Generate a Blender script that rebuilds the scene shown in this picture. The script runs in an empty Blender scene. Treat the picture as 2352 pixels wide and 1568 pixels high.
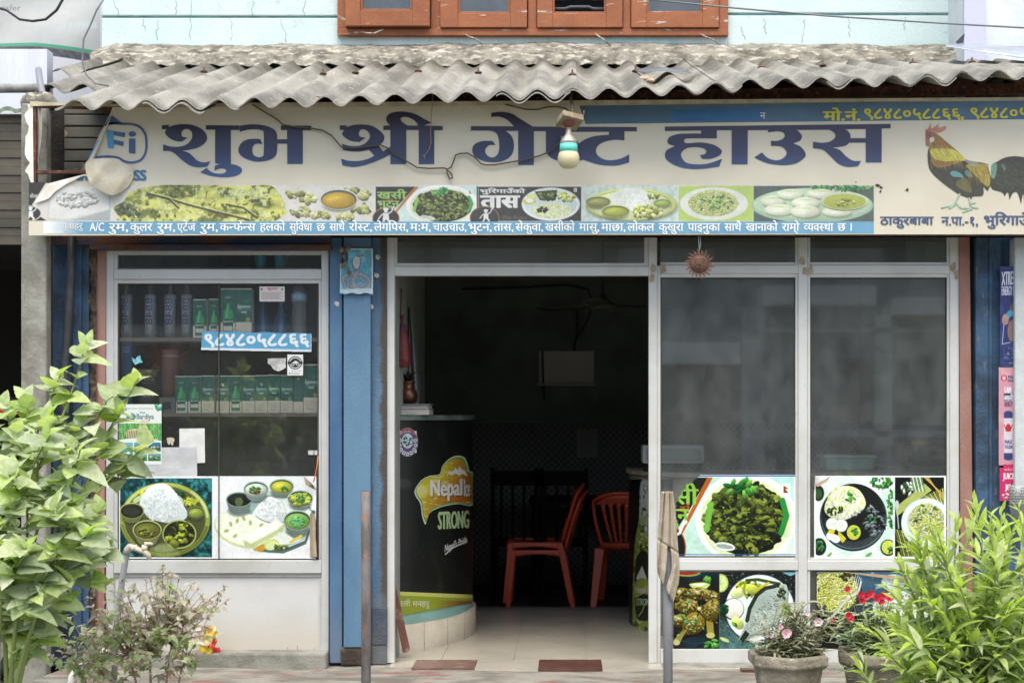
import bpy, bmesh, math, random
import numpy as np
from mathutils import Vector, Matrix
R = math.radians
SC = bpy.context.scene
COL = SC.collection

# ------------------------------------------------------------------ camera, sky, sun, exposure
D, FPX, CX, CY, EYE = 7.72, 3266.0, 1305.0, 955.0, 1.34   # facade distance (m), focal length, optical axis, eye height
cam_d = bpy.data.cameras.new('camera'); cam = bpy.data.objects.new('camera', cam_d); COL.objects.link(cam)
cam.location = (0, -D, EYE); cam.rotation_euler = (R(90), 0, 0)
cam_d.sensor_width = 36; cam_d.lens = FPX / 2352 * 36
cam_d.shift_x = (1176 - CX) / 2352; cam_d.shift_y = (CY - 784) / 2352
cam_d.clip_start = 0.1; cam_d.clip_end = 2000
cam_d.dof.use_dof = True; cam_d.dof.focus_distance = 7.5; cam_d.dof.aperture_fstop = 3.2
SC.camera = cam
SUN_EL, SUN_AZ = 60, -28          # sun over the street, a little left of the camera
w = bpy.data.worlds.new('World'); SC.world = w; w.use_nodes = True
nt = w.node_tree; bg = nt.nodes['Background']
sky = nt.nodes.new('ShaderNodeTexSky'); sky.sky_type = 'NISHITA'; sky.sun_disc = False
sky.sun_elevation = R(SUN_EL); sky.sun_rotation = R(180 + SUN_AZ); sky.dust_density = 3.2; sky.air_density = 1.0; sky.ozone_density = 0.6
nt.links.new(sky.outputs[0], bg.inputs[0]); bg.inputs[1].default_value = 0.15
sun_d = bpy.data.lights.new('sun', 'SUN'); sun = bpy.data.objects.new('sun', sun_d); COL.objects.link(sun)
sun_d.energy = 1.5; sun_d.angle = R(32); sun_d.color = (1.0, 0.97, 0.865)
sdir = Vector((math.sin(R(SUN_AZ)) * math.cos(R(SUN_EL)), -math.cos(R(SUN_AZ)) * math.cos(R(SUN_EL)), math.sin(R(SUN_EL))))
sun.rotation_euler = sdir.to_track_quat('Z', 'Y').to_euler()
SC.view_settings.view_transform = 'Standard'; SC.view_settings.look = 'None'
SC.view_settings.exposure = 1.12; SC.view_settings.gamma = 1

# ------------------------------------------------------------------ helpers
def W(px, py, y):
    d = D + y
    return Vector(((px - CX) * d / FPX, y, EYE - (py - CY) * d / FPX))
def wx(px, y): return (px - CX) * (D + y) / FPX
def wz(py, y): return EYE - (py - CY) * (D + y) / FPX
def lin(c):
    return tuple((v / 255 / 12.92) if v / 255 <= 0.04045 else ((v / 255 + 0.055) / 1.055) ** 2.4 for v in c)
def rgba(c, k=1.0):
    l = lin(c); return (l[0] * k, l[1] * k, l[2] * k, 1)

MATS = {}
def mat(name, c1, c2=None, sc=6, thr=(.4, .62), c3=None, sc3=30, thr3=(.55, .7), rough=.6, metal=0., bump=0., bsc=80,
        st=(1, 1, 1), st3=(1, 1, 1), mask=None, spec=.4, fine=.12, trans=0.0):
    """Worn surface: colour c1 broken by patches of c2 and flecks of c3; mask=(axis, a, b, wobble, colour) adds a stain of its own shape."""
    if name in MATS: return MATS[name]
    m = bpy.data.materials.new(name); m.use_nodes = True; t = m.node_tree; N = t.nodes.new; L = t.links.new
    b = t.nodes['Principled BSDF']; b.inputs['Roughness'].default_value = rough; b.inputs['Metallic'].default_value = metal
    b.inputs['Specular IOR Level'].default_value = spec
    tc = N('ShaderNodeTexCoord')
    def noise(scale, stretch, det=5):
        mp = N('ShaderNodeMapping'); mp.inputs['Scale'].default_value = stretch; L(tc.outputs['Object'], mp.inputs[0])
        n = N('ShaderNodeTexNoise'); n.inputs['Scale'].default_value = scale; n.inputs['Detail'].default_value = det; n.inputs['Roughness'].default_value = .62
        L(mp.outputs[0], n.inputs['Vector']); return n.outputs['Fac']
    def ramp(src, a, bb):
        r = N('ShaderNodeMapRange'); r.inputs['From Min'].default_value = a; r.inputs['From Max'].default_value = bb; L(src, r.inputs['Value']); return r.outputs[0]
    def mix(fac, A, B):
        x = N('ShaderNodeMix'); x.data_type = 'RGBA'
        if hasattr(fac, 'default_value') or hasattr(fac, 'links'): L(fac, x.inputs[0])
        else: x.inputs[0].default_value = fac
        for s, v in ((6, A), (7, B)):
            if isinstance(v, tuple): x.inputs[s].default_value = v
            else: L(v, x.inputs[s])
        return x.outputs[2]
    col = rgba(c1)
    if c2: col = mix(ramp(noise(sc, st), *thr), col, rgba(c2))
    if c3: col = mix(ramp(noise(sc3, st3), *thr3), col, rgba(c3))
    for mk in ([mask] if mask and not isinstance(mask, list) else (mask or [])):
        ax, a, bb, wob, mc = mk
        sp = N('ShaderNodeSeparateXYZ'); L(tc.outputs['Object'], sp.inputs[0])
        ad = N('ShaderNodeMath'); ad.operation = 'MULTIPLY_ADD'; L(noise(9, (1, 1, 1)), ad.inputs[0]); ad.inputs[1].default_value = wob; 
        L(sp.outputs['xyz'.index(ax)], ad.inputs[2])
        col = mix(ramp(ad.outputs[0], a + wob / 2, bb + wob / 2), col, rgba(mc))
    if fine:
        f = ramp(noise(140, (1, 1, 1), 3), .2, .8)
        v = N('ShaderNodeMath'); v.operation = 'MULTIPLY_ADD'; L(f, v.inputs[0]); v.inputs[1].default_value = 2 * fine; v.inputs[2].default_value = 1 - fine
        mm = N('ShaderNodeMix'); mm.data_type = 'RGBA'; mm.blend_type = 'MULTIPLY'; mm.inputs[0].default_value = 1
        if isinstance(col, tuple): mm.inputs[6].default_value = col
        else: L(col, mm.inputs[6])
        cb = N('ShaderNodeCombineColor')
        for i in range(3): L(v.outputs[0], cb.inputs[i])
        L(cb.outputs[0], mm.inputs[7]); col = mm.outputs[2]
    if isinstance(col, tuple): b.inputs['Base Color'].default_value = col
    else: L(col, b.inputs['Base Color'])
    if bump:
        bp = N('ShaderNodeBump'); bp.inputs['Strength'].default_value = min(1, bump); bp.inputs['Distance'].default_value = .01 * max(1, bump)
        L(noise(bsc, (1, 1, 1), 6), bp.inputs['Height']); L(bp.outputs[0], b.inputs['Normal'])
    MATS[name] = m; return m

def leafmat(name, cols, trans=.35, rough=.42, tint=(1.25, 1.35, .7), spec=.5, two=True):
    """Leaves: a colour per leaf, light passing through."""
    m = bpy.data.materials.new(name); m.use_nodes = True; t = m.node_tree; N = t.nodes.new; L = t.links.new
    b = t.nodes['Principled BSDF']; b.inputs['Roughness'].default_value = rough; b.inputs['Specular IOR Level'].default_value = spec
    g = N('ShaderNodeNewGeometry'); r = N('ShaderNodeValToRGB'); L(g.outputs['Random Per Island'], r.inputs[0])
    e = r.color_ramp.elements
    while len(e) < len(cols): e.new(.5)
    for i, c in enumerate(cols): e[i].position = i / (len(cols) - 1); e[i].color = (*c, 1)
    tc = N('ShaderNodeTexCoord'); nz_ = N('ShaderNodeTexNoise'); nz_.inputs['Scale'].default_value = 45; nz_.inputs['Detail'].default_value = 4; L(tc.outputs['Object'], nz_.inputs['Vector'])
    mr_ = N('ShaderNodeMapRange'); mr_.inputs['From Min'].default_value = .3; mr_.inputs['From Max'].default_value = .7; mr_.inputs['To Min'].default_value = .72; mr_.inputs['To Max'].default_value = 1.18; L(nz_.outputs['Fac'], mr_.inputs['Value'])
    hs = N('ShaderNodeHueSaturation'); L(mr_.outputs[0], hs.inputs['Value']); L(r.outputs[0], hs.inputs['Color']); L(hs.outputs[0], b.inputs['Base Color'])
    bp_ = N('ShaderNodeBump'); bp_.inputs['Strength'].default_value = .35; bp_.inputs['Distance'].default_value = .004; L(nz_.outputs['Fac'], bp_.inputs['Height']); L(bp_.outputs[0], b.inputs['Normal'])
    tr = N('ShaderNodeBsdfTranslucent'); mul = N('ShaderNodeMix'); mul.data_type = 'RGBA'; mul.blend_type = 'MULTIPLY'; mul.inputs[0].default_value = 1
    L(r.outputs[0], mul.inputs[6]); mul.inputs[7].default_value = (*tint, 1); L(mul.outputs[2], tr.inputs[0])
    mx = N('ShaderNodeMixShader'); mx.inputs[0].default_value = trans; L(b.outputs[0], mx.inputs[1]); L(tr.outputs[0], mx.inputs[2])
    L(mx.outputs[0], t.nodes['Material Output'].inputs[0]); MATS[name] = m; return m

def printmat(name='printed_colour', rough=.35, spec=.4):
    """Printed sheet: the print is the mesh's own colour attribute."""
    if name in MATS: return MATS[name]
    m = bpy.data.materials.new(name); m.use_nodes = True; t = m.node_tree
    b = t.nodes['Principled BSDF']; a = t.nodes.new('ShaderNodeAttribute'); a.attribute_name = 'Col'
    t.links.new(a.outputs[0], b.inputs['Base Color']); b.inputs['Roughness'].default_value = rough; b.inputs['Specular IOR Level'].default_value = spec
    MATS[name] = m; return m

def glassmat(name, dust=.06, tint=(.86, .9, .88), refl=1.0, dust_c=(200, 205, 200)):
    m = bpy.data.materials.new(name); m.use_nodes = True; t = m.node_tree; N = t.nodes.new; L = t.links.new
    out = t.nodes['Material Output']; t.nodes.remove(t.nodes['Principled BSDF'])
    tr = N('ShaderNodeBsdfTransparent'); tr.inputs[0].default_value = (*[v ** .5 for v in tint], 1)
    gl = N('ShaderNodeBsdfGlossy'); gl.inputs['Roughness'].default_value = .015
    df = N('ShaderNodeBsdfDiffuse'); df.inputs[0].default_value = rgba(dust_c)
    fr = N('ShaderNodeFresnel'); fr.inputs[0].default_value = 1.5
    k = N('ShaderNodeMath'); k.operation = 'MULTIPLY'; L(fr.outputs[0], k.inputs[0]); k.inputs[1].default_value = refl
    m1 = N('ShaderNodeMixShader'); L(k.outputs[0], m1.inputs[0]); L(tr.outputs[0], m1.inputs[1]); L(gl.outputs[0], m1.inputs[2])
    tc = N('ShaderNodeTexCoord'); mp = N('ShaderNodeMapping'); mp.inputs['Scale'].default_value = (1.3, 1, .8); L(tc.outputs['Object'], mp.inputs[0])
    n = N('ShaderNodeTexNoise'); n.inputs['Scale'].default_value = 5; n.inputs['Detail'].default_value = 8; n.inputs['Roughness'].default_value = .7; L(mp.outputs[0], n.inputs['Vector'])
    r = N('ShaderNodeMapRange'); r.inputs['From Min'].default_value = .3; r.inputs['From Max'].default_value = .75; r.inputs['To Min'].default_value = dust * .5; r.inputs['To Max'].default_value = dust * 1.7
    L(n.outputs[0], r.inputs[0])
    m2 = N('ShaderNodeMixShader'); L(r.outputs[0], m2.inputs[0]); L(m1.outputs[0], m2.inputs[1]); L(df.outputs[0], m2.inputs[2])
    L(m2.outputs[0], out.inputs[0]); MATS[name] = m; return m

ORG = {}
def thing(name, label, cat, loc=(0, 0, 0), group=None, kind=None):
    o = bpy.data.objects.new(name, None); o.empty_display_size = .1; COL.objects.link(o); o.location = loc
    o['label'] = label; o['category'] = cat
    if group: o['group'] = group
    if kind: o['kind'] = kind
    ORG[o] = Vector(loc); return o
def tag(o, label, cat, group=None, kind=None):
    o['label'] = label; o['category'] = cat
    if group: o['group'] = group
    if kind: o['kind'] = kind
    return o

class MB:
    def __init__(s): s.v = []; s.f = []; s.m = []; s.sm = []
    def add(s, vs, fs, mi=0, smooth=False):
        b = len(s.v); s.v += [tuple(v) for v in vs]
        for f in fs: s.f.append([b + i for i in f]); s.m.append(mi); s.sm.append(smooth)
        return s
    def box(s, x0, x1, y0, y1, z0, z1, mi=0):
        if x0 > x1: x0, x1 = x1, x0
        if y0 > y1: y0, y1 = y1, y0
        if z0 > z1: z0, z1 = z1, z0
        return s.add([(x0, y0, z0), (x1, y0, z0), (x1, y1, z0), (x0, y1, z0), (x0, y0, z1), (x1, y0, z1), (x1, y1, z1), (x0, y1, z1)],
                     [(0, 3, 2, 1), (4, 5, 6, 7), (0, 1, 5, 4), (1, 2, 6, 5), (2, 3, 7, 6), (3, 0, 4, 7)], mi)
    def pb(s, px0, px1, py0, py1, y, depth, mi=0):
        return s.box(wx(px0, y), wx(px1, y), y, y + depth, wz(py1, y), wz(py0, y), mi)
    def pq(s, q, y, depth, mi=0):
        """four picture corners (clockwise from top-left) -> a slab with its front at y"""
        return s.prism(q, y, depth, mi)
    def prism(s, pts, y, depth, mi=0):
        P = [W(p[0], p[1], y) for p in pts]; n = len(P)
        a = sum(P[i].x * P[(i + 1) % n].z - P[(i + 1) % n].x * P[i].z for i in range(n))
        if a < 0: P.reverse()
        vs = P + [p + Vector((0, depth, 0)) for p in P]
        return s.add(vs, [tuple(range(n)), tuple(range(2 * n - 1, n - 1, -1))] + [(i, i + n, (i + 1) % n + n, (i + 1) % n) for i in range(n)], mi)
    def tube(s, pts, r, seg=8, mi=0, smooth=True, caps=True):
        pts = [Vector(p) for p in pts]; n = len(pts); rs = r if isinstance(r, (list, tuple)) else [r] * n
        vs = []; up = Vector((0, 0, 1))
        t0 = (pts[1] - pts[0]).normalized(); a = t0.cross(up)
        if a.length < .05: a = t0.cross(Vector((1, 0, 0)))
        a.normalize()
        for i, p in enumerate(pts):
            t = (pts[min(i + 1, n - 1)] - pts[max(i - 1, 0)]).normalized()
            a = (a - t * a.dot(t)); a = a.normalized() if a.length > 1e-6 else t.orthogonal().normalized()
            b = t.cross(a)
            for k in range(seg):
                th = 2 * math.pi * k / seg; vs.append(p + (a * math.cos(th) + b * math.sin(th)) * rs[i])
        fs = [(i * seg + k, i * seg + (k + 1) % seg, (i + 1) * seg + (k + 1) % seg, (i + 1) * seg + k) for i in range(n - 1) for k in range(seg)]
        s.add(vs, fs, mi, smooth)
        if caps:
            b0 = len(s.v) - len(vs)
            s.f.append([b0 + k for k in range(seg)][::-1]); s.m.append(mi); s.sm.append(False)
            s.f.append([b0 + (n - 1) * seg + k for k in range(seg)]); s.m.append(mi); s.sm.append(False)
        return s
    def lathe(s, c, prof, seg=24, mi=0, smooth=True, sx=1, sy=1):
        vs = []; c = Vector(c)
        for r, z in prof:
            for k in range(seg):
                th = 2 * math.pi * k / seg; vs.append((c.x + r * sx * math.cos(th), c.y + r * sy * math.sin(th), c.z + z))
        n = len(prof)
        fs = [(i * seg + k, i * seg + (k + 1) % seg, (i + 1) * seg + (k + 1) % seg, (i + 1) * seg + k) for i in range(n - 1) for k in range(seg)]
        s.add(vs, fs, mi, smooth)
        b0 = len(s.v) - len(vs)
        if prof[0][0] > 1e-4: s.f.append([b0 + k for k in range(seg)][::-1]); s.m.append(mi); s.sm.append(False)
        if prof[-1][0] > 1e-4: s.f.append([b0 + (n - 1) * seg + k for k in range(seg)]); s.m.append(mi); s.sm.append(False)
        return s
    def grid(s, fn, nu, nv, mi=0, smooth=True):
        vs = [fn(i / nu, j / nv) for j in range(nv + 1) for i in range(nu + 1)]
        return s.add(vs, [(j * (nu + 1) + i, j * (nu + 1) + i + 1, (j + 1) * (nu + 1) + i + 1, (j + 1) * (nu + 1) + i) for j in range(nv) for i in range(nu)], mi, smooth)
    def build(s, name, mats, parent=None, bevel=0, solid=0, local=False, off=None):
        me = bpy.data.meshes.new(name)
        o0 = ORG.get(parent, Vector((0, 0, 0))) if (parent is not None and not local) else Vector((0, 0, 0))
        me.from_pydata([(v[0] - o0.x, v[1] - o0.y, v[2] - o0.z) for v in s.v], [], s.f)
        for m in (mats if isinstance(mats, (list, tuple)) else [mats]): me.materials.append(m)
        me.polygons.foreach_set('material_index', s.m); me.polygons.foreach_set('use_smooth', s.sm); me.update()
        o = bpy.data.objects.new(name, me); COL.objects.link(o)
        if parent is not None: o.parent = parent; ORG[o] = o0
        if solid:
            md = o.modifiers.new('solid', 'SOLIDIFY'); md.thickness = solid; md.offset = -1 if off is None else off
        if bevel:
            md = o.modifiers.new('bevel', 'BEVEL'); md.width = bevel; md.segments = 2; md.limit_method = 'ANGLE'; md.angle_limit = R(40)
        return o

def crom(pts, n=8, closed=True):
    """smooth outline; a point with a third value is a corner"""
    P = [(Vector((p[0], p[1])), len(p) > 2) for p in pts]; N = len(P); out = []
    for i in range(N if closed else N - 1):
        p0, c0 = P[i]; p1, c1 = P[(i + 1) % N]
        if c0 and c1: out.append(p0); continue
        pm = P[(i - 1) % N][0] if not c0 and (closed or i > 0) else p0
        pn = P[(i + 2) % N][0] if not c1 and (closed or i < N - 2) else p1
        m0 = (p1 - pm) * .5; m1 = (pn - p0) * .5
        for k in range(n):
            t = k / n; t2 = t * t; t3 = t2 * t
            out.append(p0 * (2 * t3 - 3 * t2 + 1) + m0 * (t3 - 2 * t2 + t) + p1 * (-2 * t3 + 3 * t2) + m1 * (t3 - t2))
    if not closed: out.append(P[-1][0])
    return out

def fill2d(outlines, extrude=0):
    """filled flat outlines (holes by even-odd) -> verts, faces in 2D"""
    cu = bpy.data.curves.new('tmp', 'CURVE'); cu.dimensions = '2D'; cu.fill_mode = 'BOTH'
    for ol in outlines:
        sp = cu.splines.new('POLY'); sp.points.add(len(ol) - 1); sp.use_cyclic_u = True
        for i, p in enumerate(ol): sp.points[i].co = (p[0], p[1], 0, 1)
    o = bpy.data.objects.new('tmp', cu); COL.objects.link(o)
    me = bpy.data.meshes.new_from_object(o.evaluated_get(bpy.context.evaluated_depsgraph_get()))
    vs = [tuple(v.co[:2]) for v in me.vertices]; fs = [tuple(p.vertices) for p in me.polygons]
    bpy.data.objects.remove(o); bpy.data.curves.remove(cu); bpy.data.meshes.remove(me); return vs, fs

_TC = {}
def _run(t, bold, shear):
    key = (t, shear)
    if key in _TC: return _TC[key]
    cu = bpy.data.curves.new('tmp', 'FONT'); cu.body = t; cu.shear = shear; cu.resolution_u = 3
    o = bpy.data.objects.new('tmp', cu); COL.objects.link(o)
    me = bpy.data.meshes.new_from_object(o.evaluated_get(bpy.context.evaluated_depsgraph_get()))
    vs = [tuple(v.co[:2]) for v in me.vertices]; fs = [tuple(p.vertices) for p in me.polygons]
    bpy.data.objects.remove(o); bpy.data.curves.remove(cu); bpy.data.meshes.remove(me)
    _TC[key] = (vs, fs); return vs, fs
def glyphs(t, bold=0., shear=0.):
    """text -> 2D triangles; a tilde after a Devanagari letter makes its half form"""
    V, F, x = [], [], 0.
    i = 0; runs = []; cur = ''
    while i < len(t):
        if i + 1 < len(t) and t[i + 1] == '~':
            if cur: runs.append((cur, False))
            runs.append((t[i], True)); cur = ''; i += 2
        else: cur += t[i]; i += 1
    if cur: runs.append((cur, False))
    for r, half in runs:
        lead = len(r) - len(r.lstrip(' ')); trail = len(r) - len(r.rstrip(' ')); r2 = r.strip(' ')
        x += lead * .26
        if r2:
            vs, fs = _run(r2, bold, shear)
            if vs:
                mx = max(v[0] for v in vs)
                if half:
                    bm = bmesh.new(); bv = [bm.verts.new((v[0], v[1], 0)) for v in vs]
                    for f in fs:
                        try: bm.faces.new([bv[k] for k in f])
                        except ValueError: pass
                    cut = mx * .66
                    bmesh.ops.bisect_plane(bm, geom=bm.verts[:] + bm.edges[:] + bm.faces[:], plane_co=(cut, 0, 0), plane_no=(1, 0, 0), clear_outer=True)
                    bm.verts.index_update(); vs = [tuple(v.co[:2]) for v in bm.verts]; fs = [tuple(v.index for v in f.verts) for f in bm.faces]; bm.free(); mx = cut
                b = len(V); V += [(v[0] + x, v[1]) for v in vs]; F += [tuple(k + b for k in f) for f in fs]; x += mx - (.02 if not half else 0)
        x += trail * .26
    return V, F
def fit(V, x0, y0, x1, y1):
    """fit 2D glyphs (y up) in a picture box (y down)"""
    a = np.array(V); mn = a.min(0); mx = a.max(0); s = (mx - mn); s[s < 1e-6] = 1
    return [(x0 + (v[0] - mn[0]) / s[0] * (x1 - x0), y1 - (v[1] - mn[1]) / s[1] * (y1 - y0)) for v in V]
def shifts(bold): return [(0, 0)] if not bold else [(0, 0), (bold, 0), (-bold, 0), (bold * .7, bold * .45), (-bold * .7, bold * .45), (bold * .7, -bold * .45), (-bold * .7, -bold * .45)]
def put_text(mb, P, F, V, bold, y):
    """heavier strokes: the letter laid a few times, each copy a hair further out"""
    k = (max(p[0] for p in P) - min(p[0] for p in P)) / max(1e-6, max(v[0] for v in V) - min(v[0] for v in V))
    for i, (dx, dy) in enumerate(shifts(bold)): mb.add([W(p[0] + dx * k, p[1] + dy * k, y - .00006 * i) for p in P], F)
def letters(name, t, box, y, m, parent, bold=0., shear=0., warp=None):
    V, F = glyphs(t, bold, shear); P = fit(V, *box)
    if warp: P = [warp(p) for p in P]
    mb = MB(); put_text(mb, P, F, V, bold, y)
    return mb.build(name, m, parent)
# ------------------------------------------------------------------ printed pictures, drawn dot by dot into a fine mesh
class Pic:
    def __init__(s, x0, y0, x1, y1, bgc=(235, 235, 230), q=1.0, seed=1):
        s.x0, s.y0, s.q = x0, y0, q; s.W = int(round((x1 - x0) * q)) + 1; s.H = int(round((y1 - y0) * q)) + 1
        s.a = np.ones((s.H, s.W, 3)) * np.array(bgc, float); s.mask = np.ones((s.H, s.W))
        s.r = np.random.RandomState(seed); s.rnd = random.Random(seed); s.clip = None
    def _bb(s, xa, ya, xb, yb):
        i0 = max(0, int((xa - s.x0) * s.q) - 1); i1 = min(s.W, int((xb - s.x0) * s.q) + 3)
        j0 = max(0, int((ya - s.y0) * s.q) - 1); j1 = min(s.H, int((yb - s.y0) * s.q) + 3)
        if i0 >= i1 or j0 >= j1: return None
        X, Y = np.meshgrid(s.x0 + np.arange(i0, i1) / s.q, s.y0 + np.arange(j0, j1) / s.q)
        return (slice(j0, j1), slice(i0, i1)), X, Y
    def _put(s, sl, cov, col):
        if s.clip is not None: cov = cov * s.clip[sl]
        c = cov[..., None]; s.a[sl] = s.a[sl] * (1 - c) + np.clip(col, 0, 255) * c
    def noise(s, size, oct=3, sx=1., sy=1.):
        out = np.zeros((s.H, s.W)); amp = 1; tot = 0
        for o in range(oct):
            cx = max(size * sx / 2 ** o * s.q, 1); cy = max(size * sy / 2 ** o * s.q, 1)
            gw = int(s.W / cx) + 3; gh = int(s.H / cy) + 3; g = s.r.rand(gh, gw)
            X = np.arange(s.W) / cx; Y = np.arange(s.H) / cy; xi = X.astype(int); yi = Y.astype(int)
            fx = X - xi; fy = Y - yi; fx = fx * fx * (3 - 2 * fx); fy = fy * fy * (3 - 2 * fy)
            A = g[yi][:, xi]; B = g[yi][:, xi + 1]; C = g[yi + 1][:, xi]; E = g[yi + 1][:, xi + 1]
            out += amp * ((A * (1 - fx) + B * fx) * (1 - fy)[:, None] + (C * (1 - fx) + E * fx) * fy[:, None]); tot += amp; amp *= .55
        return out / tot
    def blend(s, field, col, lo=.4, hi=.6, al=1.):
        t = np.clip((field - lo) / (hi - lo), 0, 1) * al
        s._put((slice(0, s.H), slice(0, s.W)), t, np.array(col, float)); return s
    def rect(s, x0, y0, x1, y1, col, al=1.): return s.poly([(x0, y0), (x1, y0), (x1, y1), (x0, y1)], col, al)
    def grad(s, x0, y0, x1, y1, ca, cb, vert=True):
        b = s._bb(x0, y0, x1, y1)
        if b:
            sl, X, Y = b; t = np.clip((Y - y0) / (y1 - y0) if vert else (X - x0) / (x1 - x0), 0, 1)[..., None]
            m = ((X >= x0) & (X <= x1) & (Y >= y0) & (Y <= y1)).astype(float); s._put(sl, m, np.array(ca, float) * (1 - t) + np.array(cb, float) * t)
        return s
    def ell(s, cx, cy, rx, ry, col, rot=0., al=1., sh=0., edge=0., soft=1.2):
        m = max(rx, ry) + 2; b = s._bb(cx - m, cy - m, cx + m, cy + m)
        if b is None: return s
        sl, X, Y = b; c, sn = math.cos(rot), math.sin(rot); u = (X - cx) * c + (Y - cy) * sn; v = -(X - cx) * sn + (Y - cy) * c
        d = np.sqrt((u / rx) ** 2 + (v / ry) ** 2); cov = np.clip((1 - d) * min(rx, ry) / soft * s.q + .5, 0, 1) * al
        k = 1 - sh * ((X - cx) / rx * .3 + (Y - cy) / ry * .7) - edge * np.clip(d, 0, 1) ** 4
        s._put(sl, cov, np.array(col, float) * k[..., None]); return s
    def poly(s, pts, col, al=1., sh=0., ss=2):
        xs = [p[0] for p in pts]; ys = [p[1] for p in pts]; b = s._bb(min(xs), min(ys), max(xs), max(ys))
        if b is None: return s
        sl, X, Y = b; cov = np.zeros(X.shape)
        for oy in range(ss):
            for ox in range(ss):
                x = X + ((ox + .5) / ss - .5) / s.q; y = Y + ((oy + .5) / ss - .5) / s.q; ins = np.zeros(X.shape, bool)
                for i in range(len(pts)):
                    xa, ya = pts[i][0], pts[i][1]; xb, yb = pts[(i + 1) % len(pts)][0], pts[(i + 1) % len(pts)][1]
                    if ya == yb: continue
                    ins ^= ((ya > y) != (yb > y)) & (x < (xb - xa) * (y - ya) / (yb - ya) + xa)
                cov += ins
        k = 1 - sh * (Y - (min(ys) + max(ys)) / 2) / max(1, (max(ys) - min(ys)) / 2)
        s._put(sl, cov / ss / ss * al, np.array(col, float) * k[..., None]); return s
    def line(s, pts, wd, col, al=1.):
        xs = [p[0] for p in pts]; ys = [p[1] for p in pts]; b = s._bb(min(xs) - wd, min(ys) - wd, max(xs) + wd, max(ys) + wd)
        if b is None: return s
        sl, X, Y = b; dm = np.full(X.shape, 1e9)
        for i in range(len(pts) - 1):
            ax, ay = pts[i]; bx, by = pts[i + 1]; L2 = (bx - ax) ** 2 + (by - ay) ** 2 + 1e-9
            t = np.clip(((X - ax) * (bx - ax) + (Y - ay) * (by - ay)) / L2, 0, 1); dm = np.minimum(dm, np.hypot(X - ax - t * (bx - ax), Y - ay - t * (by - ay)))
        s._put(sl, np.clip((wd / 2 - dm) * s.q + .5, 0, 1) * al, np.array(col, float)); return s
    def text(s, t, x0, y0, x1, y1, col, bold=0.02, al=1., shear=0., warp=None):
        V, F = glyphs(t, bold, shear); P = fit(V, x0, y0, x1, y1)
        if warp: P = [warp(p) for p in P]
        xs = [p[0] for p in P]; ys = [p[1] for p in P]; b = s._bb(min(xs) - 2, min(ys) - 2, max(xs) + 2, max(ys) + 2)
        if b is None: return s
        sl, X, Y = b; SSN = 3; acc = np.zeros((X.shape[0] * SSN, X.shape[1] * SSN), bool)
        gx = X[0, 0] + (np.arange(acc.shape[1]) - 1) / SSN / s.q; gy = Y[0, 0] + (np.arange(acc.shape[0]) - 1) / SSN / s.q
        kx = (max(xs) - min(xs)) / max(1e-6, max(v[0] for v in V) - min(v[0] for v in V))
        for f, dx, dy in [(f, a * kx, b_ * kx) for a, b_ in shifts(bold) for f in F]:
            q = [(P[k][0] + dx, P[k][1] + dy) for k in f]
            for k in range(1, len(q) - 1):
                a, c, d = q[0], q[k], q[k + 1]
                i0 = np.searchsorted(gx, min(a[0], c[0], d[0])); i1 = np.searchsorted(gx, max(a[0], c[0], d[0])) + 1
                j0 = np.searchsorted(gy, min(a[1], c[1], d[1])); j1 = np.searchsorted(gy, max(a[1], c[1], d[1])) + 1
                x = gx[i0:i1][None, :]; y = gy[j0:j1][:, None]
                e = [(n[0] - m[0]) * (y - m[1]) - (n[1] - m[1]) * (x - m[0]) for m, n in ((a, c), (c, d), (d, a))]
                acc[j0:j1, i0:i1] |= ((e[0] >= 0) & (e[1] >= 0) & (e[2] >= 0)) | ((e[0] <= 0) & (e[1] <= 0) & (e[2] <= 0))
        cov = acc.reshape(X.shape[0], SSN, X.shape[1], SSN).mean((1, 3)) * al
        s._put(sl, cov, np.array(col, float)); return s
    # ---- food
    def inell(s, cx, cy, rx, ry, p=.5):
        th = s.rnd.random() * 6.283; r = s.rnd.random() ** p; return cx + rx * r * math.cos(th), cy + ry * r * math.sin(th)
    def chunks(s, cx, cy, rx, ry, n, size, pal, edge=.45, asp=(.45, .9), hl=.25):
        P = sorted([s.inell(cx, cy, rx, ry) for _ in range(n)], key=lambda p: p[1])
        for x, y in P:
            a = size * s.rnd.uniform(.55, 1.3); b_ = a * s.rnd.uniform(*asp); rot = s.rnd.uniform(-1.2, 1.2); c = np.array(s.rnd.choice(pal), float)
            pts = []; k = s.rnd.randint(5, 8); ph = s.rnd.random() * 6
            for i in range(k):
                th = ph + 6.283 * i / k + s.rnd.uniform(-.25, .25); rr = s.rnd.uniform(.75, 1.1); u, v = a * rr * math.cos(th), b_ * rr * math.sin(th)
                pts.append((x + u * math.cos(rot) - v * math.sin(rot), y + u * math.sin(rot) + v * math.cos(rot)))
            pts = [tuple(v) for v in crom(pts, 4)]
            s.poly([(p[0] + .8, p[1] + 1.6) for p in pts], c * (1 - edge) * .5, .8)
            s.poly(pts, c, 1, sh=.35)
            if hl: s.ell(x - a * .2, y - b_ * .35, a * .5, b_ * .28, np.minimum(c * 1.45 + 25, 255), rot, hl)
            for _ in range(2): s.line([(x + s.rnd.uniform(-a, a) * .6, y + s.rnd.uniform(-b_, b_) * .6), (x + s.rnd.uniform(-a, a) * .6, y + s.rnd.uniform(-b_, b_) * .6)], 1.2, c * .55, .6)
        return s
    def grains(s, cx, cy, rx, ry, n, pal, L=3.2, wd=1.3, p=.5):
        for _ in range(n):
            x, y = s.inell(cx, cy, rx, ry, p); s.ell(x, y, L * s.rnd.uniform(.7, 1.2), wd, s.rnd.choice(pal), s.rnd.random() * 3.14, .9)
        return s
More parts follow.
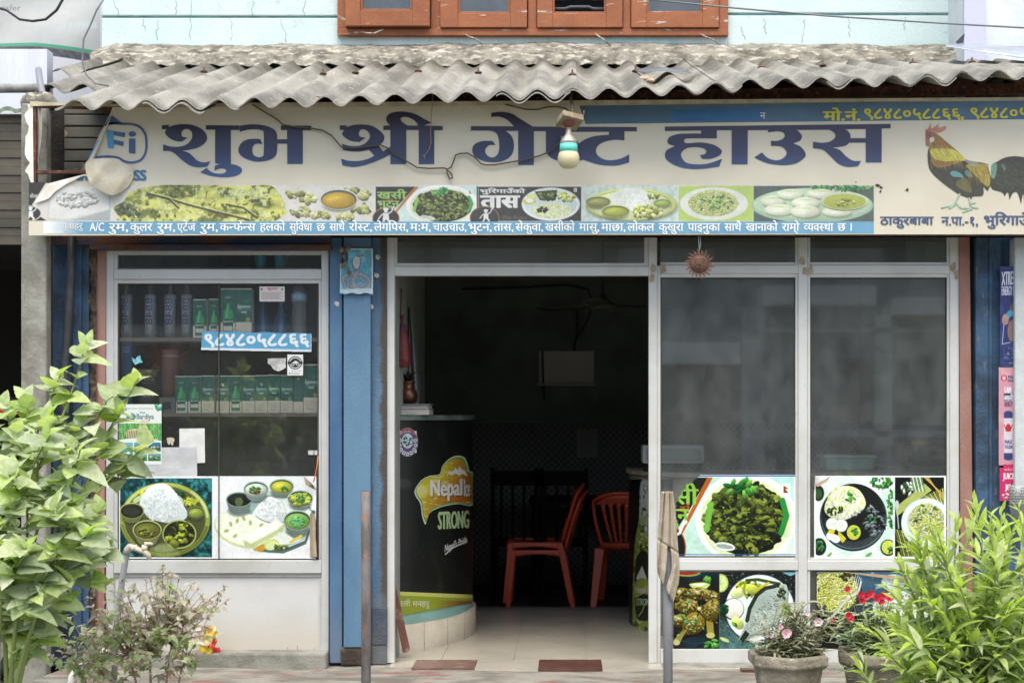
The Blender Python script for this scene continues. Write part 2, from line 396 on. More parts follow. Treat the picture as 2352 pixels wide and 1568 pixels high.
    def strands(s, cx, cy, rx, ry, n, pal, wd=1.5, L=16):
        for _ in range(n):
            x, y = s.inell(cx, cy, rx, ry, .55); th = s.rnd.random() * 6.283; cu = s.rnd.uniform(-.5, .5); pts = [(x, y)]
            for k in range(6):
                x += L / 6 * math.cos(th); y += L / 6 * math.sin(th) * .8; th += cu
                if ((x - cx) / rx) ** 2 + ((y - cy) / ry) ** 2 > 1.05: break
                pts.append((x, y))
            if len(pts) > 1:
                c = np.array(s.rnd.choice(pal), float); s.line([(a + .6, b + 1) for a, b in pts], wd + .6, c * .45, .55); s.line(pts, wd, c)
        return s
    def leaves(s, cx, cy, rx, ry, n, pal, L=6):
        for _ in range(n):
            x, y = s.inell(cx, cy, rx, ry); rot = s.rnd.random() * 3.14; c = np.array(s.rnd.choice(pal), float)
            s.ell(x + .5, y + 1, L, L * .42, c * .4, rot, .6); s.ell(x, y, L, L * .42, c, rot, 1, .3); s.line([(x - L * .7 * math.cos(rot), y - L * .7 * math.sin(rot)), (x + L * .7 * math.cos(rot), y + L * .7 * math.sin(rot))], .8, c * 1.35, .6)
        return s
    def bowl(s, cx, cy, rx, ry, h, metal, liquid, dark=.45):
        m = np.array(metal, float); s.ell(cx, cy + h + 2, rx * .85, ry * .8, m * .2, 0, .5, soft=5)
        n = max(4, int(h))
        for k in range(n, -1, -1): f = 1 - .28 * k / n; s.ell(cx, cy + h * k / n, rx * f, ry * f, m * (.45 + .5 * (k % 5) / 5), 0, 1)
        s.ell(cx, cy, rx, ry, m * 1.2); s.ell(cx, cy + .6, rx * .94, ry * .93, m * .4); s.ell(cx, cy + ry * .12, rx * .88, ry * .8, liquid, 0, 1, .25, .2)
        s.ell(cx - rx * .25, cy - ry * .1, rx * .35, ry * .18, np.minimum(np.array(liquid, float) * 1.35 + 18, 255), -.2, .45, soft=4); return s
    def plate(s, cx, cy, rx, ry, rim, inner, rw=.9):
        r = np.array(rim, float); s.ell(cx + 2, cy + 5, rx, ry, r * .15, 0, .5, soft=6); s.ell(cx, cy, rx, ry, r * .75); s.ell(cx, cy - .8, rx * .985, ry * .98, r, 0, 1, .18)
        s.ell(cx, cy, rx * rw, ry * rw, r * .7); s.ell(cx, cy + 1, rx * rw * .985, ry * rw * .98, inner, 0, 1, .15); return s
    def rice(s, pts, n=260, base=(225, 232, 228)):
        xs = [p[0] for p in pts]; ys = [p[1] for p in pts]; pp = [tuple(v) for v in crom(pts, 6)]
        s.poly([(a + 2, b + 4) for a, b in pp], (60, 70, 50), .5); s.poly(pp, base, 1, .1); cx = sum(xs) / len(xs); cy = sum(ys) / len(ys)
        return s.grains(cx, cy, (max(xs) - min(xs)) * .43, (max(ys) - min(ys)) * .43, n, [(245, 250, 246), (205, 214, 210), (235, 240, 236), (188, 198, 194)], 3, 1.1)
    def speck(s, amt=10, size=1.5):
        s.a *= (1 + (s.noise(34, 3) - .5) * amt * .018)[..., None]; s.a += ((s.noise(5, 2) - .5) * amt * 1.3)[..., None]; amt = amt * 1.5
        s.a += ((s.noise(size, 2) - .5) * 2 * amt)[..., None]; return s
    def build(s, name, parent, y, m=None, surf=None, bulge=None, k=.8, fade=0., con=1.):
        a = s.a * (1 - fade) + 205 * fade; a = (a - 140) * con + 140 - (con - 1) * 30 * (a < 215); c = np.clip(a, 0, 255) / 255; c = np.where(c <= .04045, c / 12.92, ((c + .055) / 1.055) ** 2.4) * k
        X, Y = np.meshgrid(s.x0 + np.arange(s.W) / s.q, s.y0 + np.arange(s.H) / s.q)
        if surf: co = surf(X, Y)
        else:
            yy = np.full(X.shape, float(y))
            if bulge is not None: yy = yy + bulge(X, Y)
            d = D + y; co = np.stack([(X - CX) * d / FPX, yy, EYE - (Y - CY) * d / FPX], -1)
        idx = np.arange(s.H * s.W).reshape(s.H, s.W); q = np.stack([idx[:-1, :-1], idx[1:, :-1], idx[1:, 1:], idx[:-1, 1:]], -1).reshape(-1, 4)
        mk = s.mask.ravel() > .5; q = q[mk[q].all(1)]
        used = np.unique(q); rem = np.zeros(s.H * s.W, int); rem[used] = np.arange(len(used)); q = rem[q]
        o0 = np.array(ORG.get(parent, Vector((0, 0, 0)))) if parent is not None else np.zeros(3)
        v = co.reshape(-1, 3)[used] - o0; cc = c.reshape(-1, 3)[used]
        me = bpy.data.meshes.new(name); me.vertices.add(len(v)); me.vertices.foreach_set('co', v.ravel().astype(np.float32))
        me.loops.add(q.size); me.loops.foreach_set('vertex_index', q.ravel().astype(np.int32))
        me.polygons.add(len(q)); me.polygons.foreach_set('loop_start', np.arange(0, q.size, 4, dtype=np.int32)); me.polygons.foreach_set('loop_total', np.full(len(q), 4, np.int32))
        me.update(calc_edges=True); at = me.color_attributes.new('Col', 'FLOAT_COLOR', 'POINT')
        at.data.foreach_set('color', np.concatenate([cc, np.ones((len(cc), 1))], 1).ravel().astype(np.float32))
        me.polygons.foreach_set('use_smooth', np.ones(len(q), bool)); me.materials.append(m or printmat())
        o = bpy.data.objects.new(name, me); COL.objects.link(o)
        if parent is not None: o.parent = parent; ORG[o] = Vector(o0)
        return o

MEAT = [(70, 82, 38), (92, 105, 45), (48, 58, 30), (115, 125, 60), (35, 42, 26)]
HERB = [(70, 140, 70), (40, 110, 60), (110, 165, 80)]
NOOD = [(222, 226, 140), (205, 212, 105), (238, 240, 190), (170, 180, 80)]

def chef(p, x, y, k, c=(225, 228, 222)):
    """small cook emblem: figure with raised ladle"""
    p.ell(x, y - 14 * k, 4 * k, 3.5 * k, c); p.poly([(x - 5 * k, y - 16 * k), (x - 6 * k, y - 20 * k), (x, y - 22 * k), (x + 6 * k, y - 20 * k), (x + 5 * k, y - 16 * k)], c)
    p.poly([(x - 5 * k, y - 10 * k), (x + 6 * k, y - 10 * k), (x + 7 * k, y + 4 * k), (x - 7 * k, y + 4 * k)], c)
    p.line([(x + 5 * k, y - 9 * k), (x + 12 * k, y - 13 * k), (x + 16 * k, y - 22 * k)], 2.6 * k, c); p.ell(x + 17 * k, y - 23 * k, 3 * k, 2 * k, c, -.6)
    p.line([(x - 5 * k, y - 9 * k), (x - 12 * k, y - 3 * k), (x - 16 * k, y + 3 * k)], 2.6 * k, c)
    p.line([(x - 3 * k, y + 4 * k), (x - 8 * k, y + 12 * k)], 4 * k, c); p.line([(x + 3 * k, y + 4 * k), (x + 9 * k, y + 8 * k), (x + 6 * k, y + 14 * k)], 4 * k, c)
def flagmark(p, x, y, k):
    p.rect(x, y, x + 10 * k, y + 13 * k, (226, 232, 224)); p.poly([(x + 2 * k, y + 2 * k), (x + 8 * k, y + 6 * k), (x + 4 * k, y + 6 * k), (x + 8 * k, y + 11 * k), (x + 2 * k, y + 11 * k)], (150, 85, 45))

def pic_meat(p, x0, y0, x1, y1, words=True, big=1.):
    """dark panel with words, orange stripe, plate of fried meat"""
    w_, h = x1 - x0, y1 - y0
    p.rect(x0, y0, x1, y1, (200, 226, 214)); p.grad(x0 + w_ * .5, y0, x1, y1, (186, 224, 216), (214, 232, 216))
    cx, cy = x0 + w_ * .66, y0 + h * .54
    p.ell(cx, cy, w_ * .36, h * .60, (238, 242, 236), 0, 1, .05); p.ell(cx, cy + 2, w_ * .325, h * .53, (222, 230, 190), 0, 1)
    p.ell(cx, cy + 1, w_ * .29, h * .47, (44, 54, 28), 0, 1)
    n = int(170 * min(big, 1.5)); p.chunks(cx, cy, w_ * .275, h * .435, int(n * 1.9), 6.6 * big, MEAT + [(122, 130, 60), (40, 46, 24), (60, 70, 32), (84, 94, 44), (30, 34, 22)], .6, (.35, .85), .3); p.grains(cx, cy, w_ * .27, h * .43, int(120 * big), [(170, 178, 110), (40, 44, 26), (26, 30, 20)], 1.8, .8)
    p.leaves(cx - w_ * .03, y0 + h * .14, 18 * big, 9 * big, 16, HERB, 6 * big)
    p.line([(cx + w_ * .26, y0 + h * .3), (cx + w_ * .29, y0 + h * .5), (cx + w_ * .25, y0 + h * .72)], 7 * big, (60, 150, 80)); p.line([(cx - w_ * .25, y0 + h * .35), (cx - w_ * .28, y0 + h * .68)], 7 * big, (130, 190, 90))
    p.ell(cx - w_ * .15, y0 + h * .9, w_ * .075, h * .055, (232, 236, 230), .15); p.ell(cx - w_ * .15, y0 + h * .9, w_ * .06, h * .03, (170, 182, 175), .15)
    p.poly([(x0, y0), (x0 + w_ * .39, y0), (x0 + w_ * .26, y0 + h * .42), (x0 + w_ * .12, y0 + h * .82), (x0, y0 + h)], (48, 48, 42))
    p.poly([(x0 + w_ * .385, y0), (x0 + w_ * .425, y0), (x0 + w_ * .19, y1 - h * .2), (x0 + w_ * .165, y1 - h * .2)], (186, 112, 52))
    if words:
        p.text('खसी', x0 + w_ * .015, y0 + h * .07, x0 + w_ * (.30 if big < 1.5 else .318), y0 + h * .35, (150, 198, 92), .03)
        p.text('को', x0 + w_ * (.11 if big < 1.5 else .19), y0 + h * .34, x0 + w_ * (.17 if big < 1.5 else .26), y0 + h * .46, (190, 100, 50), .03)
        p.text('भुटुन', x0 + w_ * .02, y0 + h * .41, x0 + w_ * (.23 if big < 1.5 else .25), y0 + h * .66, (150, 198, 92), .03)
    p.ell(x0 + w_ * .10, y1 - h * .08, w_ * .135, h * .31, (190, 112, 60)); p.ell(x0 + w_ * .10, y1 - h * .08, w_ * .127, h * .29, (44, 44, 40))
    chef(p, x0 + w_ * .1, y1 - h * .1, h / 74.)
    flagmark(p, x1 - w_ * .085, y0 + h * .08, h / 90.); return p

def pic_strip():
    p = Pic(105, 425, 2008, 509, (222, 220, 208), 1.0, 7)
    # dumpling plate, faded grey
    p.rect(108, 426, 252, 507, (206, 206, 196)); p.poly([(118, 430), (246, 428), (250, 480), (150, 504), (112, 500)], (226, 226, 218)); p.poly([(160, 507), (252, 482), (252, 507)], (160, 170, 165))
    p.chunks(178, 458, 48, 20, 70, 6, [(196, 197, 188), (178, 180, 172), (212, 212, 204)], .3); p.line([(253, 426), (253, 508)], 1.2, (140, 175, 180))
    # fried fish
    p.rect(256, 425, 631, 508, (224, 222, 206)); 
    pts = [(262, 478), (285, 462), (300, 440), (350, 427), (420, 425), (560, 427), (631, 432), (631, 508), (300, 508), (276, 498)]
    save = p.a.copy(); nz = p.noise(26, 4, 1.6, .8); n2 = p.noise(9, 3)
    pp = [tuple(v) for v in crom(pts, 4)]; p.poly(pp, (196, 200, 92)); inside = np.abs(p.a - save).sum(2) > 40
    p.clip = inside.astype(float); p.blend(nz, (226, 230, 108), .5, .62); p.blend(1 - nz, (110, 122, 52), .52, .64); p.blend(1 - n2, (58, 58, 34), .6, .7, .75); p.blend(n2, (232, 236, 170), .63, .72, .8)
    for a in ([(372, 452), (430, 470), (500, 488), (570, 505)], [(340, 445), (390, 458), (410, 478)], [(520, 470), (560, 478), (590, 500)], [(268, 482), (300, 470), (318, 490)]): p.line(a, 5, (52, 50, 34), .85); p.line([(x, y - 4) for x, y in a], 2, (222, 226, 140), .8)
    p.leaves(300, 480, 26, 16, 26, [(72, 82, 52), (120, 128, 88), (60, 66, 50)], 7); p.grains(560, 445, 60, 14, 120, [(180, 205, 170), (120, 150, 110), (230, 235, 200)], 3, 1); p.clip = None
    # fritters with dip
    for (cx, cy, rx, ry) in ((676, 446, 30, 8), (708, 455, 22, 11), (690, 486, 28, 11), (738, 494, 24, 10), (800, 438, 30, 9), (836, 448, 16, 12), (826, 480, 26, 14), (790, 500, 24, 8)):
        p.chunks(cx, cy, rx * .8, ry * .8, 22, 7, [(150, 152, 84), (178, 180, 110), (112, 116, 62), (196, 196, 140)], .45)
    p.bowl(778, 458, 44, 24, 8, (205, 205, 190), (196, 158, 50))
    pic_meat(p, 863, 429, 1096, 508); p.rect(1095, 428, 1098, 508, (40, 40, 36))
    # compartment plate panel
    p.rect(1099, 429, 1335, 508, (70, 66, 58)); p.rect(1101, 431, 1333, 506, (50, 48, 44))
    p.text('भुरिगाउँको'.replace('रि', 'िर'), 1103, 432, 1206, 447, (225, 226, 220), .03); p.text('तास', 1105, 450, 1192, 477, (228, 230, 224), .05)
    p.ell(1113, 500, 34, 26, (130, 95, 66)); p.ell(1113, 500, 32, 24, (50, 48, 44)); chef(p, 1116, 499, .85); p.text('Taas Recipe', 1155, 496, 1210, 505, (96, 110, 92), 0, 1, .3)
    p.ell(1265, 469, 67, 38, (214, 230, 226)); p.ell(1265, 469, 64, 36, (232, 240, 236)); p.ell(1265, 470, 60, 33, (198, 214, 210))
    p.poly([(1228, 440), (1280, 436), (1276, 460), (1240, 460)], (52, 58, 34)); p.chunks(1256, 449, 20, 9, 34, 5, MEAT, .5); p.chunks(1300, 452, 18, 9, 30, 5, [(176, 192, 92), (206, 216, 120)], .4)
    p.ell(1220, 452, 10, 6, (222, 232, 120)); p.ell(1216, 463, 15, 7, (214, 196, 70)); p.ell(1217, 461, 9, 5, (236, 240, 240))
    p.ell(1268, 484, 46, 17, (214, 222, 160)); p.grains(1268, 484, 45, 16, 260, [(240, 244, 226), (214, 222, 150), (226, 232, 200), (176, 186, 110)], 3, 1.1); p.chunks(1246, 481, 11, 5, 14, 4, [(40, 38, 34)], .3)
    flagmark(p, 1318, 432, .7)
    # thali
    p.rect(1338, 427, 1556, 509, (206, 226, 212)); p.blend(p.noise(8, 3) * (np.arange(p.W)[None, :] > 1233) * (np.arange(p.W)[None, :] < 1451), (168, 196, 176), .5, .62, .6)
    p.plate(1450, 470, 104, 37, (206, 214, 110), (212, 226, 170)); p.ell(1450, 458, 48, 26, (232, 238, 224)); p.grains(1450, 456, 44, 22, 160, [(244, 248, 240), (212, 220, 206)], 3, 1.1)
    p.bowl(1374, 463, 29, 12, 7, (180, 190, 120), (150, 156, 84)); p.bowl(1414, 485, 33, 14, 7, (190, 200, 130), (158, 168, 60)); p.bowl(1522, 466, 21, 9, 5, (196, 206, 150), (150, 180, 70)); p.chunks(1486, 486, 34, 13, 60, 6, [(196, 206, 90), (160, 172, 70), (120, 132, 56), (222, 228, 140)], .4); p.chunks(1500, 450, 14, 6, 20, 4, [(190, 202, 80), (90, 120, 60)])
    # noodles
    p.rect(1559, 427, 1730, 508, (178, 206, 96)); p.ell(1640, 468, 78, 38, (225, 230, 216)); p.ell(1638, 467, 58, 31, (202, 214, 140)); p.strands(1638, 466, 56, 29, 330, NOOD + [(200, 214, 120)], 1.5, 18); p.leaves(1638, 466, 46, 22, 34, HERB, 4)
    # steamed dumplings
    p.rect(1731, 427, 2007, 509, (70, 84, 76)); p.ell(1866, 472, 140, 40, (150, 180, 148)); p.ell(1866, 468, 136, 36, (176, 204, 168), 0, 1, .1); p.leaves(1930, 431, 70, 6, 60, HERB, 5)
    for (cx, cy, rx, ry) in ((1775, 462, 28, 13), (1815, 446, 30, 12), (1885, 445, 32, 11), (1850, 466, 32, 13), (1790, 482, 34, 13), (1850, 486, 34, 14), (1922, 486, 34, 12)):
        p.ell(cx + 2, cy + 4, rx, ry, (96, 126, 90), 0, .6); p.ell(cx, cy, rx, ry, (228, 234, 200), 0, 1, .22, .12)
        for k in range(7): a = -2.6 + k * .36; p.line([(cx + rx * .1, cy - ry * .5), (cx + rx * .85 * math.cos(a), cy + ry * .9 * math.sin(a))], 1.2, (176, 190, 130), .7)
        p.ell(cx - rx * .2, cy + ry * .15, rx * .4, ry * .3, (246, 248, 236), 0, .7, soft=4)
    p.ell(1940, 464, 54, 21, (110, 120, 84)); p.ell(1940, 462, 54, 20, (214, 220, 190)); p.ell(1940, 463, 50, 18, (164, 176, 72), 0, 1, .1); p.chunks(1940, 464, 30, 8, 16, 5, [(190, 200, 100), (140, 150, 70)])
    p.speck(9, 1.6); return p

def pic_rooster():
    k = .15625; k = 440 / 1725 * .6125; X = lambda v: 2082.5 + v * k; Y = lambda v: 269.5 + v * k
    p = Pic(2126, 278, 2420, 490, (0, 0, 0), 1.4, 3); p.a[:] = (211, 206, 190); A = p.a.copy()
    def P(pts, c, **kw): p.poly([tuple(v) for v in crom([(X(q[0]), Y(q[1])) + tuple(q[2:]) for q in pts], 5)], c, **kw)
    tail = [(1180, 690, 1), (1300, 665), (1420, 600), (1560, 572), (1725, 585), (1900, 640), (2050, 760), (2120, 900), (2110, 1130, 1), (2060, 1000), (2010, 1200, 1), (1960, 1010), (1890, 1240, 1), (1850, 1060), (1730, 1300, 1), (1715, 1130), (1680, 1290, 1), (1660, 1200), (1620, 1105), (1560, 1120), (1510, 1220, 1), (1490, 1105), (1440, 1165, 1), (1400, 1105), (1270, 1065), (1230, 1010, 1)]
    P(tail, (68, 68, 58))
    body = [(380, 225), (470, 260), (600, 370), (740, 490), (880, 620), (1000, 650), (1190, 690), (1230, 800), (1235, 1000, 1), (1190, 1090, 1), (1130, 1025, 1), (1120, 1150), (980, 1165), (960, 1200, 1), (900, 1185), (760, 1130), (600, 1020), (450, 900), (350, 790), (315, 680), (308, 520), (335, 430), (380, 330)]
    P(body, (72, 70, 60))
    P([(380, 225), (470, 260), (600, 370), (740, 490), (870, 620), (820, 650), (700, 690), (600, 720), (470, 740), (390, 690), (345, 560), (340, 440), (390, 330)], (150, 112, 62))
    P([(350, 480), (500, 460), (660, 470), (760, 520), (870, 625), (760, 640), (560, 650), (400, 600)], (206, 204, 92), al=.9)
    P([(390, 640), (560, 650), (760, 640), (700, 690), (600, 720), (480, 740), (400, 700)], (140, 106, 60), al=.8)
    P([(640, 820), (700, 785), (800, 830), (835, 890), (780, 880), (680, 870)], (104, 150, 150)); P([(860, 790), (930, 790), (960, 880), (880, 860)], (96, 130, 122))
    P([(880, 700), (1180, 690), (1225, 800), (1220, 1000), (1150, 1000), (1060, 900), (950, 800)], (160, 142, 66)); P([(720, 980), (840, 890), (920, 960), (960, 1100), (840, 1080)], (116, 112, 70), al=.8)
    P([(1200, 690), (1270, 680), (1240, 860), (1215, 780)], (206, 212, 196)); P([(1250, 700), (1330, 690), (1300, 880), (1240, 880)], (110, 148, 128)); P([(1390, 690), (1450, 720), (1440, 800)], (100, 140, 124), al=.8); P([(860, 640), (960, 640), (1080, 690), (980, 720)], (150, 156, 140), al=.8)
    rn = random.Random(5)
    for _ in range(420):   # feather strokes
        x, y = rn.uniform(330, 900), rn.uniform(330, 720)
        if y > 225 + (x - 380) * .78 + 30 and x > 340: L = rn.uniform(40, 90); c = (90, 70, 42) if rn.random() < .5 else (225, 218, 120); p.line([(X(x), Y(y)), (X(x + L * .45), Y(y + L))], .7, c, .35)
    for _ in range(120):
        x, y = rn.uniform(900, 1200), rn.uniform(720, 900); L = rn.uniform(50, 110); p.line([(X(x), Y(y)), (X(x + L * .25), Y(y + L))], .8, rn.choice([(205, 190, 100), (96, 80, 46)]), .5)
    for _ in range(60):
        x, y = rn.uniform(1280, 1700), rn.uniform(640, 1000); p.line([(X(x), Y(y)), (X(x + rn.uniform(60, 200)), Y(y + rn.uniform(20, 120)))], .9, (92, 100, 88), .5)
    P([(200, 200), (220, 165, 1), (245, 190), (270, 125, 1), (300, 180), (360, 70, 1), (370, 160), (480, 85, 1), (470, 150), (575, 130), (570, 180), (480, 225), (380, 225), (300, 240), (240, 280), (205, 260)], (190, 128, 104)); P([(200, 200), (250, 180), (330, 200), (290, 250), (230, 280), (205, 255)], (176, 96, 76))
    P([(270, 240), (350, 215), (420, 260), (400, 350), (340, 360), (280, 320)], (150, 98, 78)); P([(265, 330), (330, 320), (350, 380), (320, 435), (275, 400)], (168, 112, 88)); P([(340, 310), (400, 290), (405, 345), (350, 370)], (218, 210, 192)); P([(215, 310, 1), (240, 285), (280, 290), (270, 310)], (110, 118, 96)); p.ell(X(325), Y(262), 2.6, 2.2, (60, 44, 36)); p.ell(X(323), Y(260), .9, .8, (220, 210, 180))
    for pts in ([(780, 1130), (720, 1240), (700, 1290)], [(700, 1290), (520, 1330)], [(710, 1290), (630, 1340)], [(730, 1260), (780, 1320)], [(920, 1190), (940, 1290), (950, 1340)], [(950, 1340), (800, 1335)], [(955, 1350), (830, 1395)], [(960, 1320), (1040, 1335)], [(930, 1270), (1000, 1260)]):
        p.line([(X(a), Y(b)) for a, b in pts], 4.6, (120, 150, 122)); p.line([(X(a), Y(b) - 1) for a, b in pts], 2, (186, 212, 184))
    p.mask = (np.abs(p.a - A).sum(2) > 14).astype(float); p.speck(8, 2); return p

def pic_thali():
    p = Pic(271, 1093, 727, 1282, (236, 240, 238), 1.0, 11)
    p.rect(276, 1098, 487, 1279, (22, 72, 74)); f = p.noise(10, 4); m = np.zeros((p.H, p.W)); m[5:186, 5:216] = 1; p.clip = m
    p.blend(f, (70, 150, 156), .52, .66, .9); p.blend(1 - f, (10, 40, 44), .55, .7); p.blend(p.noise(5, 2), (30, 110, 80), .66, .74, .8)
    cx, cy = 379, 1193; p.plate(cx, cy, 104, 86, (160, 172, 84), (86, 92, 56), .9)
    for a, wd, c in ((-2.2, .5, (206, 216, 140)), (.7, .5, (96, 106, 44)), (2.4, .6, (120, 128, 56)), (-.5, .4, (210, 222, 160))):
        p.line([(cx + 98 * math.cos(a + t * wd / 6), cy + 81 * math.sin(a + t * wd / 6)) for t in range(-6, 7)], 6, c, .8)
    p.ell(cx - 2, cy + 66, 30, 11, (190, 206, 140), 0, .6, soft=8)
    p.chunks(432, 1152, 20, 13, 36, 6, [(160, 172, 60), (190, 200, 84), (120, 132, 44)]); p.leaves(408, 1135, 16, 9, 26, [(30, 60, 34), (44, 90, 50)], 5); p.line([(324, 1142), (327, 1128)], 7, (226, 220, 80)); p.ell(316, 1146, 12, 6, (190, 214, 160), -.6)
    p.rice([(320, 1160), (330, 1132), (350, 1114), (378, 1110), (398, 1124), (416, 1152), (430, 1176), (424, 1192), (396, 1200), (372, 1198), (345, 1190), (332, 1178)], 420, (224, 236, 236))
    p.bowl(303, 1172, 28, 18, 16, (170, 180, 110), (44, 46, 36)); p.ell(303, 1175, 20, 10, (58, 60, 46))
    p.bowl(338, 1216, 33, 22, 22, (180, 188, 120), (116, 118, 54)); p.chunks(338, 1222, 20, 9, 16, 4, [(150, 156, 70), (84, 90, 40)])
    p.bowl(450, 1176, 20, 14, 8, (130, 140, 100), (146, 164, 74))
    p.ell(412, 1226, 39, 33, (176, 190, 110)); p.ell(412, 1226, 36, 30, (44, 46, 32)); p.chunks(412, 1226, 30, 25, 46, 9, [(124, 134, 48), (150, 162, 62), (74, 84, 36), (40, 44, 28)], .6)
    p.clip = None
    # white half: platter of small bowls
    p.ell(630, 1198, 96, 72, (196, 214, 206)); p.ell(640, 1196, 84, 62, (150, 176, 168)); p.ell(648, 1196, 72, 54, (228, 238, 232)); p.line([(727 - 6, 1175), (700, 1245), (650, 1266), (600, 1262)], 9, (60, 84, 80), .8); p.line([(722, 1180), (698, 1240), (648, 1260)], 3, (220, 232, 228))
    p.ell(556, 1216, 66, 40, (206, 216, 160), .3); p.ell(556, 1213, 63, 37, (236, 242, 222), .3)
    for (x, y) in ((520, 1218), (545, 1195), (575, 1200), (600, 1205), (560, 1190), (540, 1230), (530, 1203)): p.ell(x, y, 6, 3.5, (158, 170, 90), p.rnd.random() * 3, .8)
    p.rice([(584, 1178), (600, 1152), (620, 1140), (644, 1152), (656, 1176), (648, 1198), (612, 1196)], 240, (232, 240, 238))
    p.poly([(560, 1240), (640, 1196), (656, 1206), (648, 1222), (580, 1256), (562, 1252)], (196, 208, 150)); p.poly([(556, 1236), (636, 1192), (652, 1202), (640, 1214), (576, 1248)], (244, 247, 232))
    p.bowl(549, 1146, 30, 17, 24, (170, 194, 184), (38, 44, 36)); p.ell(549, 1152, 9, 10, (96, 110, 70))
    p.bowl(588, 1122, 29, 18, 16, (190, 212, 200), (222, 234, 216)); p.leaves(588, 1124, 16, 9, 22, HERB, 4); p.chunks(586, 1128, 12, 5, 8, 3, [(150, 110, 60)])
    p.bowl(647, 1116, 28, 17, 13, (176, 200, 176), (196, 198, 72)); p.leaves(650, 1122, 12, 7, 10, HERB, 3)
    p.bowl(690, 1144, 30, 19, 12, (176, 200, 190), (150, 164, 74)); p.chunks(690, 1146, 24, 13, 44, 5, [(196, 206, 96), (160, 176, 70)], .4); p.leaves(690, 1146, 12, 9, 16, HERB, 4)
    p.bowl(683, 1194, 32, 23, 22, (170, 196, 176), (148, 190, 96)); p.leaves(684, 1196, 18, 12, 26, [(110, 200, 140), (80, 170, 110)], 4)
    p.poly([(580, 1262), (604, 1248), (612, 1258), (600, 1268)], (206, 160, 60)); p.ell(624, 1250, 17, 12, (222, 220, 120), -.4); p.ell(624, 1252, 14, 10, (214, 232, 170), -.4); p.ell(655, 1232, 20, 7, (232, 240, 226), .45); p.leaves(646, 1256, 16, 6, 22, [(44, 60, 30), (120, 130, 50)], 4); p.line([(668, 1244), (692, 1230)], 6, (226, 206, 80))
    p.speck(8, 1.6); return p

